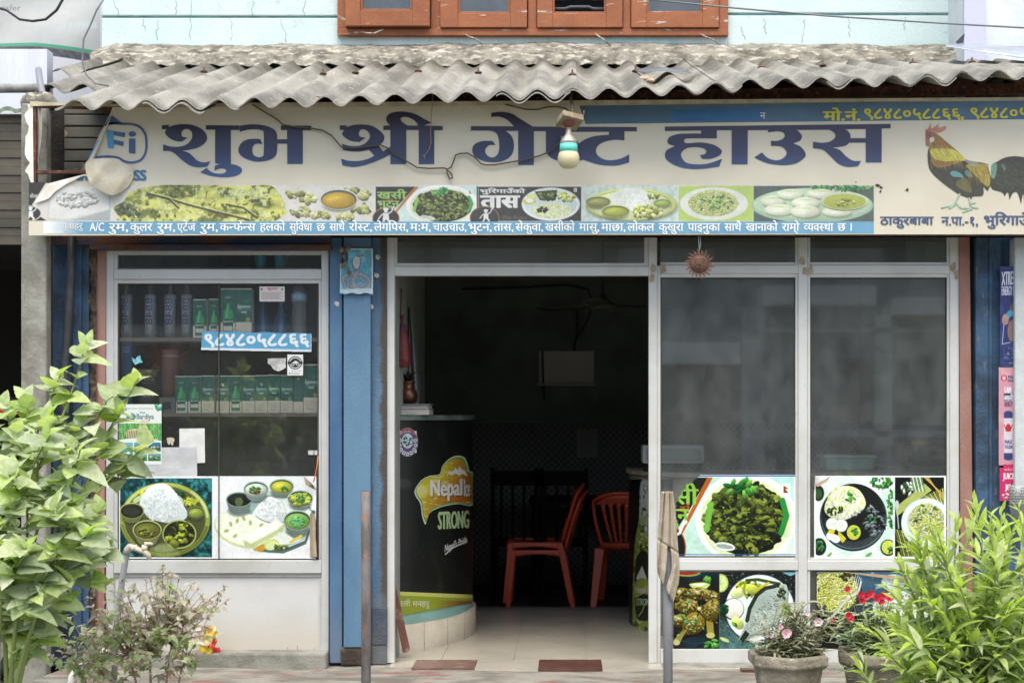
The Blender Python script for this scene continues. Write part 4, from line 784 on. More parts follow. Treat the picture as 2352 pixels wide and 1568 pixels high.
sheet(edges[1] - .02, edges[2] + .16, YF + .02, YB, .010, .006, -.02); sheet(wx(330, YF), wx(470, YF), YF - .012, YF + .9, -.016, -.004)
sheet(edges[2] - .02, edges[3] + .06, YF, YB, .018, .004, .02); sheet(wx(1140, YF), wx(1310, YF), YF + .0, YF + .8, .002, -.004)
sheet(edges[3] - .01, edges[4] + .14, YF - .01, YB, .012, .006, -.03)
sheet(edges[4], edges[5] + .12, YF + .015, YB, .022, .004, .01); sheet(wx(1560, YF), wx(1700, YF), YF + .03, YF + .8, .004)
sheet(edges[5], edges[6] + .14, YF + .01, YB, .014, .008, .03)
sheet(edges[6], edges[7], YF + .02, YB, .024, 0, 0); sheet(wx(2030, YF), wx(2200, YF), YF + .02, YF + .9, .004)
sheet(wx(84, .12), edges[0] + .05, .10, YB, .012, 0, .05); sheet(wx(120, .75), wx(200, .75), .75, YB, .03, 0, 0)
rn = random.Random(8); bt = []
for (px, py) in ((490, 165), (853, 165), (735, 171), (1013, 171), (2115, 147), (2112, 147), (2258, 141), (1747, 158), (1890, 153), (1520, 157)):
    pass
for px, y in ((490, .62), (850, .55), (1110, .45), (950, .6), (735, .5), (1445, .35), (1750, .4), (1892, .45), (2112, .55), (2258, .6), (1300, .2)):
    x = wx(px, y); x = X0W + round((x - X0W) / LAM) * LAM; z = roofz(x, y) + .05
    b = MB(); b.lathe((x, y, z), [(.022, -.012), (.020, -.004), (.008, .0), (.008, .006), (.005, .008), (.005, .020), (.001, .022)], 10); b.build('roof_bolt', m_bolt, B)
ps = MB()
for i in range(3): ps.box(-2.5, 3.2, -.14 + i * .75, -.07 + i * .75, 0, .05)
for k in range(8):
    ps.v[k] = (ps.v[k][0], ps.v[k][1], roofz(ps.v[k][0], -.1) - .10 + (.05 if ps.v[k][2] > .02 else 0))
    ps.v[8 + k] = (ps.v[8 + k][0], ps.v[8 + k][1], roofz(ps.v[8 + k][0], .64) - .10 + (.05 if ps.v[8 + k][2] > .02 else 0))
    ps.v[16 + k] = (ps.v[16 + k][0], ps.v[16 + k][1], roofz(ps.v[16 + k][0], 1.35) - .10 + (.05 if ps.v[16 + k][2] > .02 else 0))
ps.build('purlin', m_rust, B)
# wall above the shopfront, under the roof
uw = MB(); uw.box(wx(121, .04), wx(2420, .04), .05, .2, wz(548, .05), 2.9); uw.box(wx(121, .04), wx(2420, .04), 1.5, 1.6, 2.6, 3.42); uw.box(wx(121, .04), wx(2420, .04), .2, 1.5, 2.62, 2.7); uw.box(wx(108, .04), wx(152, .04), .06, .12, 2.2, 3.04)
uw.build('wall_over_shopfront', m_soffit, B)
sl = MB()
for k in range(6): sl.box(wx(150, .0), wx(330, .0), -.02 + (k % 2) * .004, .04, wz(398 - k * 27, 0), wz(374 - k * 27, 0))
sl.build('roller_shutter', m_slat, B, bevel=.004)
bm_ = MB(); bm_.pb(121, 758, 540, 562, -.06, .10); bm_.pb(205, 760, 562, 572, -.085, .12)
bm_.build('shutter_box', mat('rusty_blue_box', (44, 60, 84), (96, 62, 46), 7, (.46, .56), (60, 50, 44), 18, rough=.8, bump=.5, st=(.35, 1, 1.2)), B)
rr = random.Random(3)
pl = MB(); pl.box(wx(47, -.2), wx(106, -.2), -.2, -.12, -.2, wz(236, -.2)); po = pl.build('concrete_pillar', m_pillar, B, bevel=.012)
pc = MB()
for k in range(9): x = wx(70 + k * 5.5, -.12); pc.lathe((x, -.1 + rr.uniform(-.05, .05), wz(236, -.12)), [(.045, -.03), (.05, .0), (.035, rr.uniform(.02, .045)), (.001, rr.uniform(.045, .06))], 7)
pc.build('broken_pillar_top', m_cement, B)
bl = MB(); bl.pb(121, 204, 545, 1530, -.02, .06); bl.pb(166, 186, 545, 1530, -.045, .03); bl.build('blue_column', m_blueD, B, bevel=.006)
pp = MB(); pp.tube([W(166, 540, -.1), W(163, 640, -.1), W(156, 760, -.1), W(149, 850, -.1), W(146, 1000, -.1), W(144, 1200, -.1), W(142, 1500, -.1)], .022, 10); pp.build('drain_pipe', m_blackpipe, B)
dk = MB(); dk.pb(203, 210, 566, 1530, .0, .1); dk.build('column_gap', m_black, B)
ce = MB()
def edge(u, v):
    p = W(207 + 16 * v, 575 + 940 * u, -.01); n = nz(p.z * 14, v * 3, 2) * .02 + nz(p.z * 45, v * 5, 4) * .008; return Vector((p.x + n * (1 - v), p.y - abs(n) * 1.5 - .01 * v, p.z))
ce.grid(edge, 260, 4); ce.build('crusty_cement_edge', m_dirt, B)
sa = MB(); sa.pq([(222, 575), (243, 575), (238, 1500), (216, 1500)], -.01, .05); sa.build('salmon_strip', m_salmon, B)
sb = MB(); sb.pq([(2203, 545), (2227, 545), (2237, 1500), (2208, 1500)], -.01, .05); sb.build('salmon_strip', m_salmon, B)
dg = MB(); dg.pb(2226, 2244, 545, 1500, .012, .1); dg.build('column_gap', m_black, B)
b2 = MB(); b2.pb(2241, 2300, 545, 1540, -.03, .08); b2.pb(2296, 2345, 545, 1540, -.008, .05); b2.pb(2272, 2280, 545, 1540, -.04, .02); b2.build('blue_column', m_blueD, B, bevel=.006)
p2 = MB(); p2.pb(2331, 2420, 545, 1150, -.10, .1); p2.build('grey_corner_post', mat('pale_grey_plaster', (186, 192, 190), (170, 176, 174), 5, rough=.8, bump=.3), B, bevel=.008)
# middle blue steel column
mc = MB(); mc.pb(757, 786, 545, 1522, -.03, .06, 0); mc.pb(789, 851, 545, 1486, -.055, .08, 1); mc.pb(853, 888, 545, 1525, -.02, .05, 2); mc.pb(786, 789, 545, 1500, .0, .03, 3)
mc.build('blue_column', [m_blue, m_blueL, m_grime, m_black], B, bevel=.005)
pb_ = MB(); pb_.pb(782, 852, 1486, 1528, -.05, .1); pb_.build('column_plinth', m_dirt, B, bevel=.01)
pg = MB(); pg.pb(853, 889, 1395, 1480, -.026, .02); pg.build('patched_steel_plate', mat('greasy_plate', (84, 86, 86), (58, 70, 84), 6, rough=.8, bump=.5), B, bevel=.004)

# shop windows and door of silver aluminium: frame, panes
def frame(name, rects, m, y=0.0, bevel=.003):
    f = MB()
    for r in rects: f.pb(r[0], r[1], r[2], r[3], y + (r[4] if len(r) > 4 else 0), r[5] if len(r) > 5 else .045)
    return f.build(name, m, B, bevel=bevel)
def pane(parent, px0, px1, py0, py1, y=.022, g=None):
    p = MB(); p.pb(px0, px1, py0, py1, y, .004); return p.build('pane', g or g_glass, parent)
LWf = frame('display_window', [(243, 261, 575, 1500), (261, 270, 585, 1285, .006, .035), (738, 755, 575, 1500), (732, 738, 650, 1285, .008, .03), (261, 738, 574, 585, .004), (261, 738, 618, 641, -.004), (261, 738, 641, 651, .008), (261, 738, 1286, 1316, -.006), (261, 738, 1316, 1325, .01)], m_alu)
pane(LWf, 270, 738, 585, 618, g=g_case); pane(LWf, 270, 503, 650, 1286, .024, g_case); pane(LWf, 503, 733, 650, 1286, .018, g_case)
gk = MB(); gk.pb(270, 273, 650, 1286, .010, .03); gk.pb(729, 732, 650, 1286, .010, .03); gk.pb(270, 732, 649, 653, .010, .03); gk.pb(270, 732, 1283, 1287, .01, .03); gk.pb(501.5, 503.5, 650, 1286, .006, .012); gk.build('gasket', m_gasket, LWf)
pn = MB(); pn.pb(261, 733, 1325, 1497, .018, .03); pn.build('lower_panel', m_panel, LWf); pn2 = MB(); pn2.pb(733, 739, 1325, 1497, .012, .03); pn2.build('panel_bead', m_alu, LWf)
DF = frame('door_frame', [(888, 906, 545, 1522), (906, 912, 545, 606, .01, .03), (1490, 1509, 545, 1522), (1509, 1517, 610, 1522, .008, .035), (906, 1490, 612, 633), (906, 1490, 604, 612, .012, .03), (1480, 1490, 545, 604, .012, .03)], m_alu2)
pane(DF, 912, 1480, 545, 606)
RW = frame('shop_window', [(1834, 1854, 545, 1522, -.004), (1827, 1834, 545, 1500, .008, .035), (1854, 1861, 545, 1500, .008, .035), (2182, 2203, 545, 1522), (2175, 2182, 545, 1500, .008, .035),
     (1517, 1834, 609, 628), (1854, 2182, 609, 628), (1517, 1827, 628, 637, .008, .035), (1861, 2175, 628, 637, .008, .035), (1517, 1827, 602, 609, .01, .03), (1861, 2175, 602, 609, .01, .03),
     (1517, 1834, 1287, 1309), (1854, 2182, 1287, 1309), (1517, 1827, 1280, 1287, .008, .035), (1861, 2175, 1280, 1287, .008, .035), (1517, 1834, 1490, 1523), (1854, 2182, 1490, 1523)], m_alu2)
for a, b in ((1517, 1828), (1860, 2176)):
    pane(RW, a, b, 545, 603); pane(RW, a, b, 636, 1281); pane(RW, a, b, 1309, 1490)
    k = MB(); k.pb(a, a + 3, 637, 1281, .012, .02); k.pb(b - 3, b, 637, 1281, .012, .02); k.pb(a, b, 635, 639, .012, .02); k.build('gasket', m_gasket, RW)
sm = MB()
for px, py in ((1842, 600), (1850, 622), (1500, 618), (1497, 640), (2190, 612), (2198, 630), (1523, 618), (1862, 620)):
    def blob(u, v, px=px, py=py):
        r = rn.uniform(.6, 1.2); a = u * 6.283; return W(px + math.cos(a) * 7 * v * r, py + math.sin(a) * 12 * v * r, -.0075 + .0015 * v)
    sm.grid(blob, 10, 2)
sm.build('putty_smear', mat('old_putty', (176, 160, 134), (150, 132, 106), 30, rough=.9, bump=.6), RW)
for px, h_ in ((626, 8), (660, 12), (684, 16), (722, 10), (560, 6)):
    k = MB(); k.tube([W(px + rn.uniform(-2, 2), 1497 - h_ * i_ / 4, .0175) for i_ in range(5)], .0012, 4); k.build('panel_crack', mat('panel_crack_line', (110, 104, 96), rough=1, fine=0), LWf)
# kerb, step, floors
kb = MB(); kb.box(wx(216, 0), wx(756, 0), -.10, .02, -.03, wz(1496, -.06)); kb.build('window_kerb', m_kerb, B, bevel=.012)
kb = MB(); kb.box(wx(1517, 0), wx(2300, 0), -.14, .02, -.03, .004); kb.build('window_kerb', m_kerb, B, bevel=.008)
fl = MB()
xe = [-.94, -.62, -.30, .02, .34, .66]
for i in range(-7, 12):
    for j in range(0, 10):
        x0 = -.30 + i * .40; y0 = .10 + j * .40
        if y0 < 2.1: fl.box(x0 + .0012, x0 + .3988, y0 + .0012, y0 + .3988, -.03, 0)
fo = fl.build('entrance_floor', m_tile, B)
for a, b, y0, z1, m_ in ((945, 1089, -.17, .002, mat('pale_red_marble', (118, 92, 82), (100, 78, 70), 7, (.4, .6), (150, 126, 112), 20, rough=.35)), (1237, 1383, -.17, .003, m_redtile), (1700, 1850, -.23, .006, m_redtile)):
    rd = MB(); rd.box(wx(a, -.17), wx(b, -.17), y0, .098 if z1 < .005 else -.176, -.06, z1); rd.build('red_threshold_stone', m_, B)
for a, b, y0 in ((1090, 1236, -.172), (1384, 1700, -.172), (890, 944, -.10)):
    fb = MB(); fb.box(wx(a, -.17), wx(b, -.17), y0, .098, -.06, -.001); fb.build('threshold_tile', m_tile, B)
gu = MB(); gu.box(-2.6, 2.6, .0985, 2.3, -.06, -.004); gu.build('floor_grout', mat('grout', (120, 114, 102), rough=.9), B)
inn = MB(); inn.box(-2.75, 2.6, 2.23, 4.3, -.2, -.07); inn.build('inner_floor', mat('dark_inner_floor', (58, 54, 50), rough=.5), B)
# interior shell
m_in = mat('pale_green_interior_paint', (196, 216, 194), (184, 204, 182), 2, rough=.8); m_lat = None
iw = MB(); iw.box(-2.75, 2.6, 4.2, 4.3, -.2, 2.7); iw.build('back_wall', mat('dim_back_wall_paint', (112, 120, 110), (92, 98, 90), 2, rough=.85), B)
iw = MB(); iw.box(2.45, 2.55, .1, 4.2, -.2, 2.7); iw.build('side_wall', m_in, B)
iw = MB(); iw.box(-2.75, -2.70, .1, 4.2, -.2, 2.7); iw.build('side_wall', m_in, B)
iw = MB(); iw.box(-1.00, -.955, .1, 1.75, -.06, 2.62); iw.build('partition_wall', mat('partition_paint', (150, 156, 146), (132, 138, 128), 3, rough=.8), B)
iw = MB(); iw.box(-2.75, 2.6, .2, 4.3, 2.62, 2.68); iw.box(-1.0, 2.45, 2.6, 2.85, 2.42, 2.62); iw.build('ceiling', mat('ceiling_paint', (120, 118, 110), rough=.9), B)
def lattice(name, sc):
    m = mat(name, (60, 58, 54), (44, 42, 38), 3, rough=.5); t = m.node_tree; N = t.nodes.new; L = t.links.new; b = t.nodes['Principled BSDF']
    tc = N('ShaderNodeTexCoord'); mp = N('ShaderNodeMapping'); mp.inputs['Rotation'].default_value = (0, R(45), 0); mp.inputs['Scale'].default_value = (sc, 1, sc); L(tc.outputs['Object'], mp.inputs[0])
    sp = N('ShaderNodeSeparateXYZ'); L(mp.outputs[0], sp.inputs[0]); prev = None
    for ax in (0, 2):
        f = N('ShaderNodeMath'); f.operation = 'FRACT'; L(sp.outputs[ax], f.inputs[0]); g = N('ShaderNodeMath'); g.operation = 'LESS_THAN'; L(f.outputs[0], g.inputs[0]); g.inputs[1].default_value = .28
        if prev: mx = N('ShaderNodeMath'); mx.operation = 'MAXIMUM'; L(prev, mx.inputs[0]); L(g.outputs[0], mx.inputs[1]); prev = mx.outputs[0]
        else: prev = g.outputs[0]
    mi = N('ShaderNodeMix'); mi.data_type = 'RGBA'; L(prev, mi.inputs[0]); mi.inputs[6].default_value = rgba((58, 56, 52)); mi.inputs[7].default_value = rgba((98, 95, 88)); L(mi.outputs[2], b.inputs['Base Color']); return m
dd = MB(); dd.box(-2.7, 2.44, 4.17, 4.199, -.07, 1.28); dd.box(2.42, 2.449, .3, 4.17, -.07, 1.28); dd.build('tile_dado', lattice('diamond_wall_tile', 26), B)
# crumbling top right corner under the roof
cr = MB()
for k in range(16): p = W(2240 + k * 9, 215 + rr.uniform(-14, 14), -.05 + rr.uniform(-.05, .15)); cr.lathe(p, [(.02, -.05), (.06, -.02), (.05, .03), (.01, .06)], 6)
cr.build('crumbling_masonry', m_dirt, B)

# ------------------------------------------------------------------ signboard
S = thing('shop_signboard', 'long cream signboard with navy lettering, food pictures and a rooster, torn at one end', 'signboard', (0, -.28, 2.6)); YS = -.28
m_flex = mat('cream_sign_flex', (201, 195, 176), (192, 186, 166), 2.5, (.4, .7), (150, 140, 118), 12, (.74, .86), rough=.5, spec=.3, fine=.03, st3=(1, 1, 2), mask=('z', .33, .37, .06, (190, 178, 150)))
hole = [(259, 246), (251, 265), (225, 317), (204, 366), (196, 379), (199, 400), (137, 417), (112, 421), (66, 420), (66, 541), (700, 540), (1300, 539), (2560, 538), (2560, 227), (2000, 235), (1330, 241), (800, 245)]
bn = MB(); bn.prism(hole[::-1], YS, .004); BN = bn.build('banner', m_flex, S)
back = MB(); back.prism([(259, 252), (251, 265), (225, 317), (206, 366), (201, 400), (201, 536), (2560, 536), (2560, 230)], YS + .006, .05); back.build('board_back', mat('sign_back', (110, 104, 92), rough=.9), S)
fr = MB(); fr.pb(75, 83, 236, 540, YS + .006, .025); fr.pb(83, 205, 391, 399, YS + .012, .02); fr.prism([(75, 236), (2560, 226), (2560, 232), (260, 252), (75, 246)], YS + .008, .025); fr.pb(66, 2560, 536, 540, YS + .005, .04)
fr.build('rusty_frame', m_rust, S, bevel=.002)
m_tat = mat('white_flex_back', (226, 225, 218), (206, 200, 186), 12, rough=.6, fine=.03)
lip = MB(); lip.prism([(69, 233), (150, 236), (210, 239), (2560, 222), (2560, 228), (800, 246), (210, 244), (150, 242), (69, 244)], YS - .003, .03); lip.build('top_lip', mat('tan_lip', (188, 178, 150), (160, 150, 126), 8, rough=.7), S)  # tan strip along the top edge of the sign
tt = MB(); rn = random.Random(12)
pts = [(75, 236)]; 
for k in range(15): pts.append((62 + rn.uniform(-6, 9), 240 + k * 12.5 + rn.uniform(-4, 4)))
tt.prism(pts + [(70, 425), (77, 420)], YS + .002, .003)
tt.grid(lambda u, v: W(87 + 8 * v - 7 * u * v + 3 * math.sin(u * 5), 246 + 172 * u, YS + .01 + .03 * math.sin(v * 3)), 16, 4)
tt.prism([(112, 421), (199, 399), (150, 424), (127, 440), (112, 456), (96, 462), (80, 466), (92, 448)], YS - .012, .004)
tt.build('tattered_flex', m_tat, S)
# lower blue band, upper blue band
m_band = mat('printed_sky_blue', (106, 154, 178), (96, 144, 170), 4, rough=.45, fine=.03, mask=('x', wx(190, YS), wx(100, YS), .1, (224, 224, 216)))
bb = MB(); bb.prism([(100, 509), (2007, 508), (2007, 536), (100, 537)], YS - .0015, .001); bb.build('blue_strip', m_band, BN)
ub = MB(); ub.prism([(1331, 243), (2560, 229), (2560, 270), (2352, 274), (1345, 285)], YS - .0015, .001); ub.build('upper_blue_band', mat('printed_slate_blue', (72, 100, 122), (80, 108, 126), 5, rough=.5, fine=.05), BN)
ub = MB(); ub.prism([(1541, 253), (1752, 250), (1755, 258), (1746, 276), (1541, 279)], YS - .0025, .001); ub.build('painted_over_patch', mat('patch_blue', (44, 96, 142), (54, 104, 148), 9, rough=.5, fine=.05), BN)
m_lw = mat('white_print', (226, 228, 224), rough=.5, fine=.02); m_ly = mat('yellow_print', (196, 186, 62), rough=.5, fine=.04); m_lnavy = mat('navy_print', (66, 82, 112), rough=.5, fine=.04); m_lteal = mat('teal_print', (62, 110, 140), rough=.5, fine=.04)
def fixi(s):   # the short i is drawn before its consonant
    out = ''; i = 0
    while i < len(s):
        if i + 1 < len(s) and s[i + 1] == 'ि': out += 'ि' + s[i]; i += 2
        else: out += s[i]; i += 1
    return out
LINE = ((206, 'A/C'), (249, 'रुम,'), (299, 'कुलर'), (360, 'रुम,'), (407, 'एटेज'), (459, 'रुम,'), (505, 'कन~फेन~स'), (597, 'हलको'), (665, 'सुविधा'), (727, 'छ'), (757, 'साथै'), (802, 'रोस~ट,'), (859, 'लेगपिस,'), (942, 'मःम,'), (994, 'चाउचाउ,'), (1076, 'भुटन,'), (1134, 'तास,'), (1184, 'सेकुवा,'), (1252, 'खसीको'), (1330, 'मासु,'), (1381, 'माछा,'), (1441, 'लोकल'), (1513, 'कुखुरा'), (1580, 'पाइनुका'), (1664, 'साथै'), (1713, 'खानाको'), (1796, 'राम्ो'), (1846, 'व~यवस~था'), (1924, 'छ ।'), (1966, ''))
for (a, t), (b, _) in zip(LINE[:-1], LINE[1:]):
    s = fixi(t); V, F = glyphs(s); rt = MB()
    x1 = b - (10 if not t.endswith(',') else 5); base, hl = 530.5, 513.5
    Vy = np.array(V); sx = (x1 - a) / (Vy[:, 0].max() - Vy[:, 0].min()); x0 = Vy[:, 0].min(); cap = .62
    put_text(rt, [(a + (v[0] - x0) * sx, base - v[1] / cap * (base - hl)) for v in V], F, V, .016, YS - .0035); rt.build('services_lettering', m_lw, BN)
letters('faded_lettering', 'सुवाहरु', (140, 513, 190, 531), YS - .0035, mat('ghost_print', (206, 208, 202), rough=.5), BN, .02)
for t_, bx_ in (('मो.नं.', (1892, 248, 1975, 277)), ('९८४८०५८८६६,', (1986, 250, 2213, 277)), ('९८४८०५८८६६', (2230, 248, 2452, 274))): letters('phone_lettering', t_, bx_, YS - .0035, m_ly, BN, .035)
letters('stray_mark', 'न', (1746, 259, 1758, 273), YS - .0035, m_lw, S)
for t_, bx_ in (('ठाकुरबाबा', (2022, 498, 2144, 524)), ('न.पा.-१,', (2163, 498, 2246, 521)), (fixi('भुरिगाउँ'), (2261, 487, 2364, 525))): letters('address_lettering', t_, bx_, YS - .003, m_lnavy, BN, .025)
# big title
mt = bpy.data.materials.new('navy_title_print'); mt.use_nodes = True; t = mt.node_tree; bsd = t.nodes['Principled BSDF']; bsd.inputs['Roughness'].default_value = .45
tc = t.nodes.new('ShaderNodeTexCoord'); sp = t.nodes.new('ShaderNodeSeparateXYZ'); t.links.new(tc.outputs['Object'], sp.inputs[0]); rp = t.nodes.new('ShaderNodeValToRGB'); mr = t.nodes.new('ShaderNodeMapRange')
mr.inputs['From Min'].default_value = wz(405, YS) - 2.6; mr.inputs['From Max'].default_value = wz(285, YS) - 2.6; t.links.new(sp.outputs[2], mr.inputs['Value']); t.links.new(mr.outputs[0], rp.inputs[0])
e = rp.color_ramp.elements; e[0].position = 0; e[0].color = rgba((58, 84, 122)); e[1].position = 1; e[1].color = rgba((46, 44, 66)); q = e.new(.45); q.color = rgba((48, 56, 84)); t.links.new(rp.outputs[0], bsd.inputs['Base Color'])
TA = lambda p: (361.4 + p[0] * .15625, 245 + p[1] * .15625) + tuple(p[2:])
TB = lambda p: (759.5 + p[0] * .15625, 245 + p[1] * .15625) + tuple(p[2:])
TCc = lambda p: (1065.75 + p[0] * .18229, 245 + p[1] * .18229) + tuple(p[2:])
TD = lambda p: (1506.75 + p[0] * .23437, 269.5 + p[1] * .23437) + tuple(p[2:])
TITLE = [
 (TA, [[(68,275,1),(165,270,1),(172,300,1),(270,270),(420,260),(560,285),(680,355),(732,455),(690,545),(590,605),(480,633),(365,652,1),(460,680),(530,740),(590,795),(680,820),(780,805,1),(733,882,1),(600,893),(480,865),(370,790),(260,695),(180,655),(85,655,1),(85,557,1),(200,588),(320,590),(430,555),(500,480),(510,390),(475,345),(430,328),(375,350),(355,400),(375,445),(445,457,1),(360,515,1),(260,505),(160,450),(113,385),(135,335,1),(68,335,1)]]),
 (TA, [[(715,275,1),(1210,280,1),(1207,345,1),(1080,345,1),(1080,845,1),(1160,860),(1230,900),(1243,950),(1190,1000),(1090,1030),(950,1037),(800,1020),(700,990),(630,965,1),(725,900,1),(770,945),(850,980),(950,985),(1005,960),(1010,930),(970,910),(900,915),(842,945,1),(842,880,1),(880,855),(945,845,1),(850,835,1),(850,340,1),(715,340,1)]]),
 (TA, [[(1212,285,1),(1330,265),(1480,265),(1620,290),(1720,340),(1755,400),(1762,480,1),(1908,480,1),(1908,345,1),(1815,345,1),(1815,282,1),(2262,282,1),(2262,345,1),(2138,345,1),(2138,842,1),(1910,842,1),(1910,545,1),(1765,545,1),(1760,640),(1740,720),(1660,780),(1520,808),(1400,800),(1270,750),(1200,680),(1195,610),(1240,530),(1320,485),(1420,475),(1510,477,1),(1547,553,1),(1470,545),(1415,570),(1395,640),(1420,715),(1490,745),(1545,730),(1563,680),(1563,395),(1530,350),(1440,335),(1320,345),(1209,375,1)]]),
 (TB, [[(133,277,1),(233,277,1),(235,305,1),(340,272),(470,265),(600,285),(710,345),(785,430),(775,510),(708,582,1),(770,660,1),(878,590,1),(878,345,1),(775,345,1),(775,282,1),(875,278,1),(825,220),(820,160),(870,105),(980,78),(1110,80),(1250,115),(1370,180),(1485,240,1),(1365,280,1),(1648,287,1),(1648,348,1),(1523,348,1),(1523,845,1),(1295,845,1),(1295,345,1),(1112,345,1),(1112,845,1),(878,845,1),(878,705,1),(700,790),(500,860),(330,887),(172,862,1),(152,765,1),(260,795),(400,800),(530,775),(645,722,1),(560,635,1),(440,660),(300,658),(180,635,1),(165,548,1),(280,578),(400,580),(500,545),(565,475),(575,420),(545,365),(490,335),(440,345),(415,390),(430,440),(515,458,1),(425,520,1),(300,505),(210,455),(170,400),(200,345,1),(133,342,1)],
       [(1130,280,1),(1050,225),(1028,180),(1060,155),(1120,155),(1200,185),(1260,235),(1285,280,1)]]),
 (TCc, [[(87,247,1),(630,250,1),(540,165),(440,128),(343,133,1),(343,80,1),(470,68),(600,90),(700,150),(865,252,1),(2178,258,1),(2178,312,1),(2022,312,1),(2022,425,1),(1900,418),(1780,440),(1690,490),(1663,560),(1690,620),(1780,670),(1900,672),(2000,645),(2082,600,1),(2082,702,1),(1950,738),(1820,742),(1680,725),(1500,668,1),(1420,690),(1300,695),(1180,680),(1090,640),(1032,580,1),(1032,310,1),(880,310,1),(880,735,1),(683,735,1),(683,305,1),(525,308,1),(590,360),(625,440),(625,540),(590,620),(500,680),(380,700),(250,685),(140,630),(105,550),(130,480),(220,437),(355,432,1),(400,485,1),(320,487),(270,535),(275,590),(320,635),(380,638),(430,590),(445,520),(440,420),(410,340),(340,305,1),(87,302,1)],
        [(1222,362,1),(1430,580,1),(1330,625),(1222,590,1)], [(1340,318,1),(1827,318,1),(1827,355,1),(1650,372),(1530,412),(1450,465,1),(1340,350,1)]]),
 (TD, [[(87,92,1),(2300,65,1),(2300,108,1),(2212,110,1),(2212,442,1),(2057,442,1),(2057,248,1),(1895,248,1),(1850,280),(1730,298,1),(1800,320),(1860,380),(1930,425),(2010,428,1),(1982,477,1),(1880,485),(1790,455),(1720,390),(1640,320),(1540,303,1),(1540,240,1),(1620,250),(1700,240),(1755,200),(1750,155),(1700,122,1),(1370,124,1),(1400,140),(1430,185),(1410,230),(1340,255,1),(1420,290),(1467,360),(1440,410),(1360,455),(1240,468),(1120,455),(1040,430),(963,392,1),(1040,345,1),(1090,395),(1170,422),(1240,405),(1280,360),(1270,320),(1220,285),(1127,280,1),(1127,230,1),(1190,232),(1245,210),(1262,180),(1245,150),(1190,138),(1098,148,1),(1098,125,1),(900,127,1),(898,460,1),(743,460,1),(743,127,1),(597,127,1),(597,207,1),(320,207),(280,220),(280,245),(310,255),(440,247),(560,268),(630,310),(645,340),(620,375),(540,405),(455,407,1),(430,372,1),(480,360),(493,330),(470,305),(400,292),(310,300),(255,340),(248,385),(290,440),(370,460),(500,455),(648,408,1),(620,482,1),(480,502),(330,505),(200,475),(110,420),(88,370),(110,320),(195,280,1),(130,265),(112,230),(140,190),(220,165),(330,160),(443,160,1),(443,130,1),(87,135,1)],
       [(1845,118,1),(2057,115,1),(2057,205,1),(1905,205,1),(1905,170),(1880,135)]])]
for T, outs in TITLE:
    vs, fs = fill2d([crom([T(p) for p in o], 7) for o in outs]); mb = MB(); mb.add([W(v[0], v[1], YS - .003) for v in vs], fs); mb.build('title_lettering', mt, BN)
# wireless logo beside the tear, folded flap
lz = lambda p: (49 + p[0] * .2109, 220.5 + p[1] * .2109)
def ribbon(mb, pts, wd, y):
    P = [Vector(p) for p in crom(pts, 6, False)]; vs = []; 
    for i, p in enumerate(P):
        t = (P[min(i + 1, len(P) - 1)] - P[max(i - 1, 0)]).normalized(); n = Vector((-t.y, t.x)) * wd / 2; vs += [W(p.x + n.x, p.y + n.y, y), W(p.x - n.x, p.y - n.y, y)]
    mb.add(vs, [(2 * i, 2 * i + 1, 2 * i + 3, 2 * i + 2) for i in range(len(P) - 1)])
lg = MB(); ribbon(lg, [lz(p) for p in ((905, 320), (980, 300), (1100, 305), (1200, 308), (1290, 340), (1345, 410), (1360, 480), (1360, 580), (1335, 655), (1285, 705), (1200, 725), (1120, 710), (1040, 670), (900, 660), (745, 682))], 5, YS - .004)
lg.prism([lz(p) for p in ((968, 215), (1000, 225), (1100, 300), (920, 315), (905, 330))], YS - .004, .001)
lg.prism([lz(p) for p in ((1172, 465), (1240, 465), (1240, 628), (1172, 622))], YS - .004, .001); lg.prism([lz((1207 + 40 * math.cos(a * .4), 415 + 30 * math.sin(a * .4))) for a in range(16)], YS - .004, .001)
lg.prism([lz(p) for p in ((1000, 382), (1130, 402), (1128, 450), (1010, 430))], YS - .004, .001); lg.prism([lz(p) for p in ((1005, 475), (1113, 500), (1110, 548), (1005, 520))], YS - .004, .001)
lg.build('wireless_logo', mat('logo_navy', (58, 78, 116), (70, 96, 136), 6, rough=.45), BN)
l2 = MB(); l2.prism([lz(p) for p in ((925, 372), (1000, 380), (1008, 568), (942, 568))], YS - .005, .001); l2.prism([lz(p) for p in ((838, 470), (842, 540), (820, 600), (740, 682), (725, 690), (785, 575))], YS - .004, .001); l2.build('wireless_logo_light_part', mat('logo_blue', (74, 134, 176), rough=.45), BN)
letters('logo_lettering', 'SS', lz((1230, 810)) + lz((1355, 920)), YS - .003, m_lteal, BN, .06); letters('logo_lettering', 'ern', lz((600, 878)) + lz((745, 920)), YS - .003, m_lteal, BN, .06)
fp = [lz(p) for p in ((697, 750), (740, 695), (880, 678), (1040, 682), (1110, 725), (1195, 775), (1222, 850), (1185, 960), (1100, 1035), (980, 1082), (850, 1020), (760, 960), (712, 860))]
fo_ = crom(fp, 4); cxp = sum(p[0] for p in fo_) / len(fo_); cyp = sum(p[1] for p in fo_) / len(fo_)
def flap(u, v):
    i = u * len(fo_); a = Vector(fo_[int(i) % len(fo_)]); b = Vector(fo_[(int(i) + 1) % len(fo_)]); p = a.lerp(b, i - int(i)); q = Vector((cxp, cyp)).lerp(p, v)
    s_ = min(1, max(0, (q.x - 194) / 112)); r = .075 * (1 - s_) ** 1.6 + .02 * math.sin(s_ * 3.1) * (1 - v ** 3); return W(q.x, q.y, YS - .010 - r + nz(q.x * .035, q.y * .03, 2) * .012 * (1 - v) + .012 * abs(math.sin(q.x * .045 + q.y * .03)) - .012 * v)
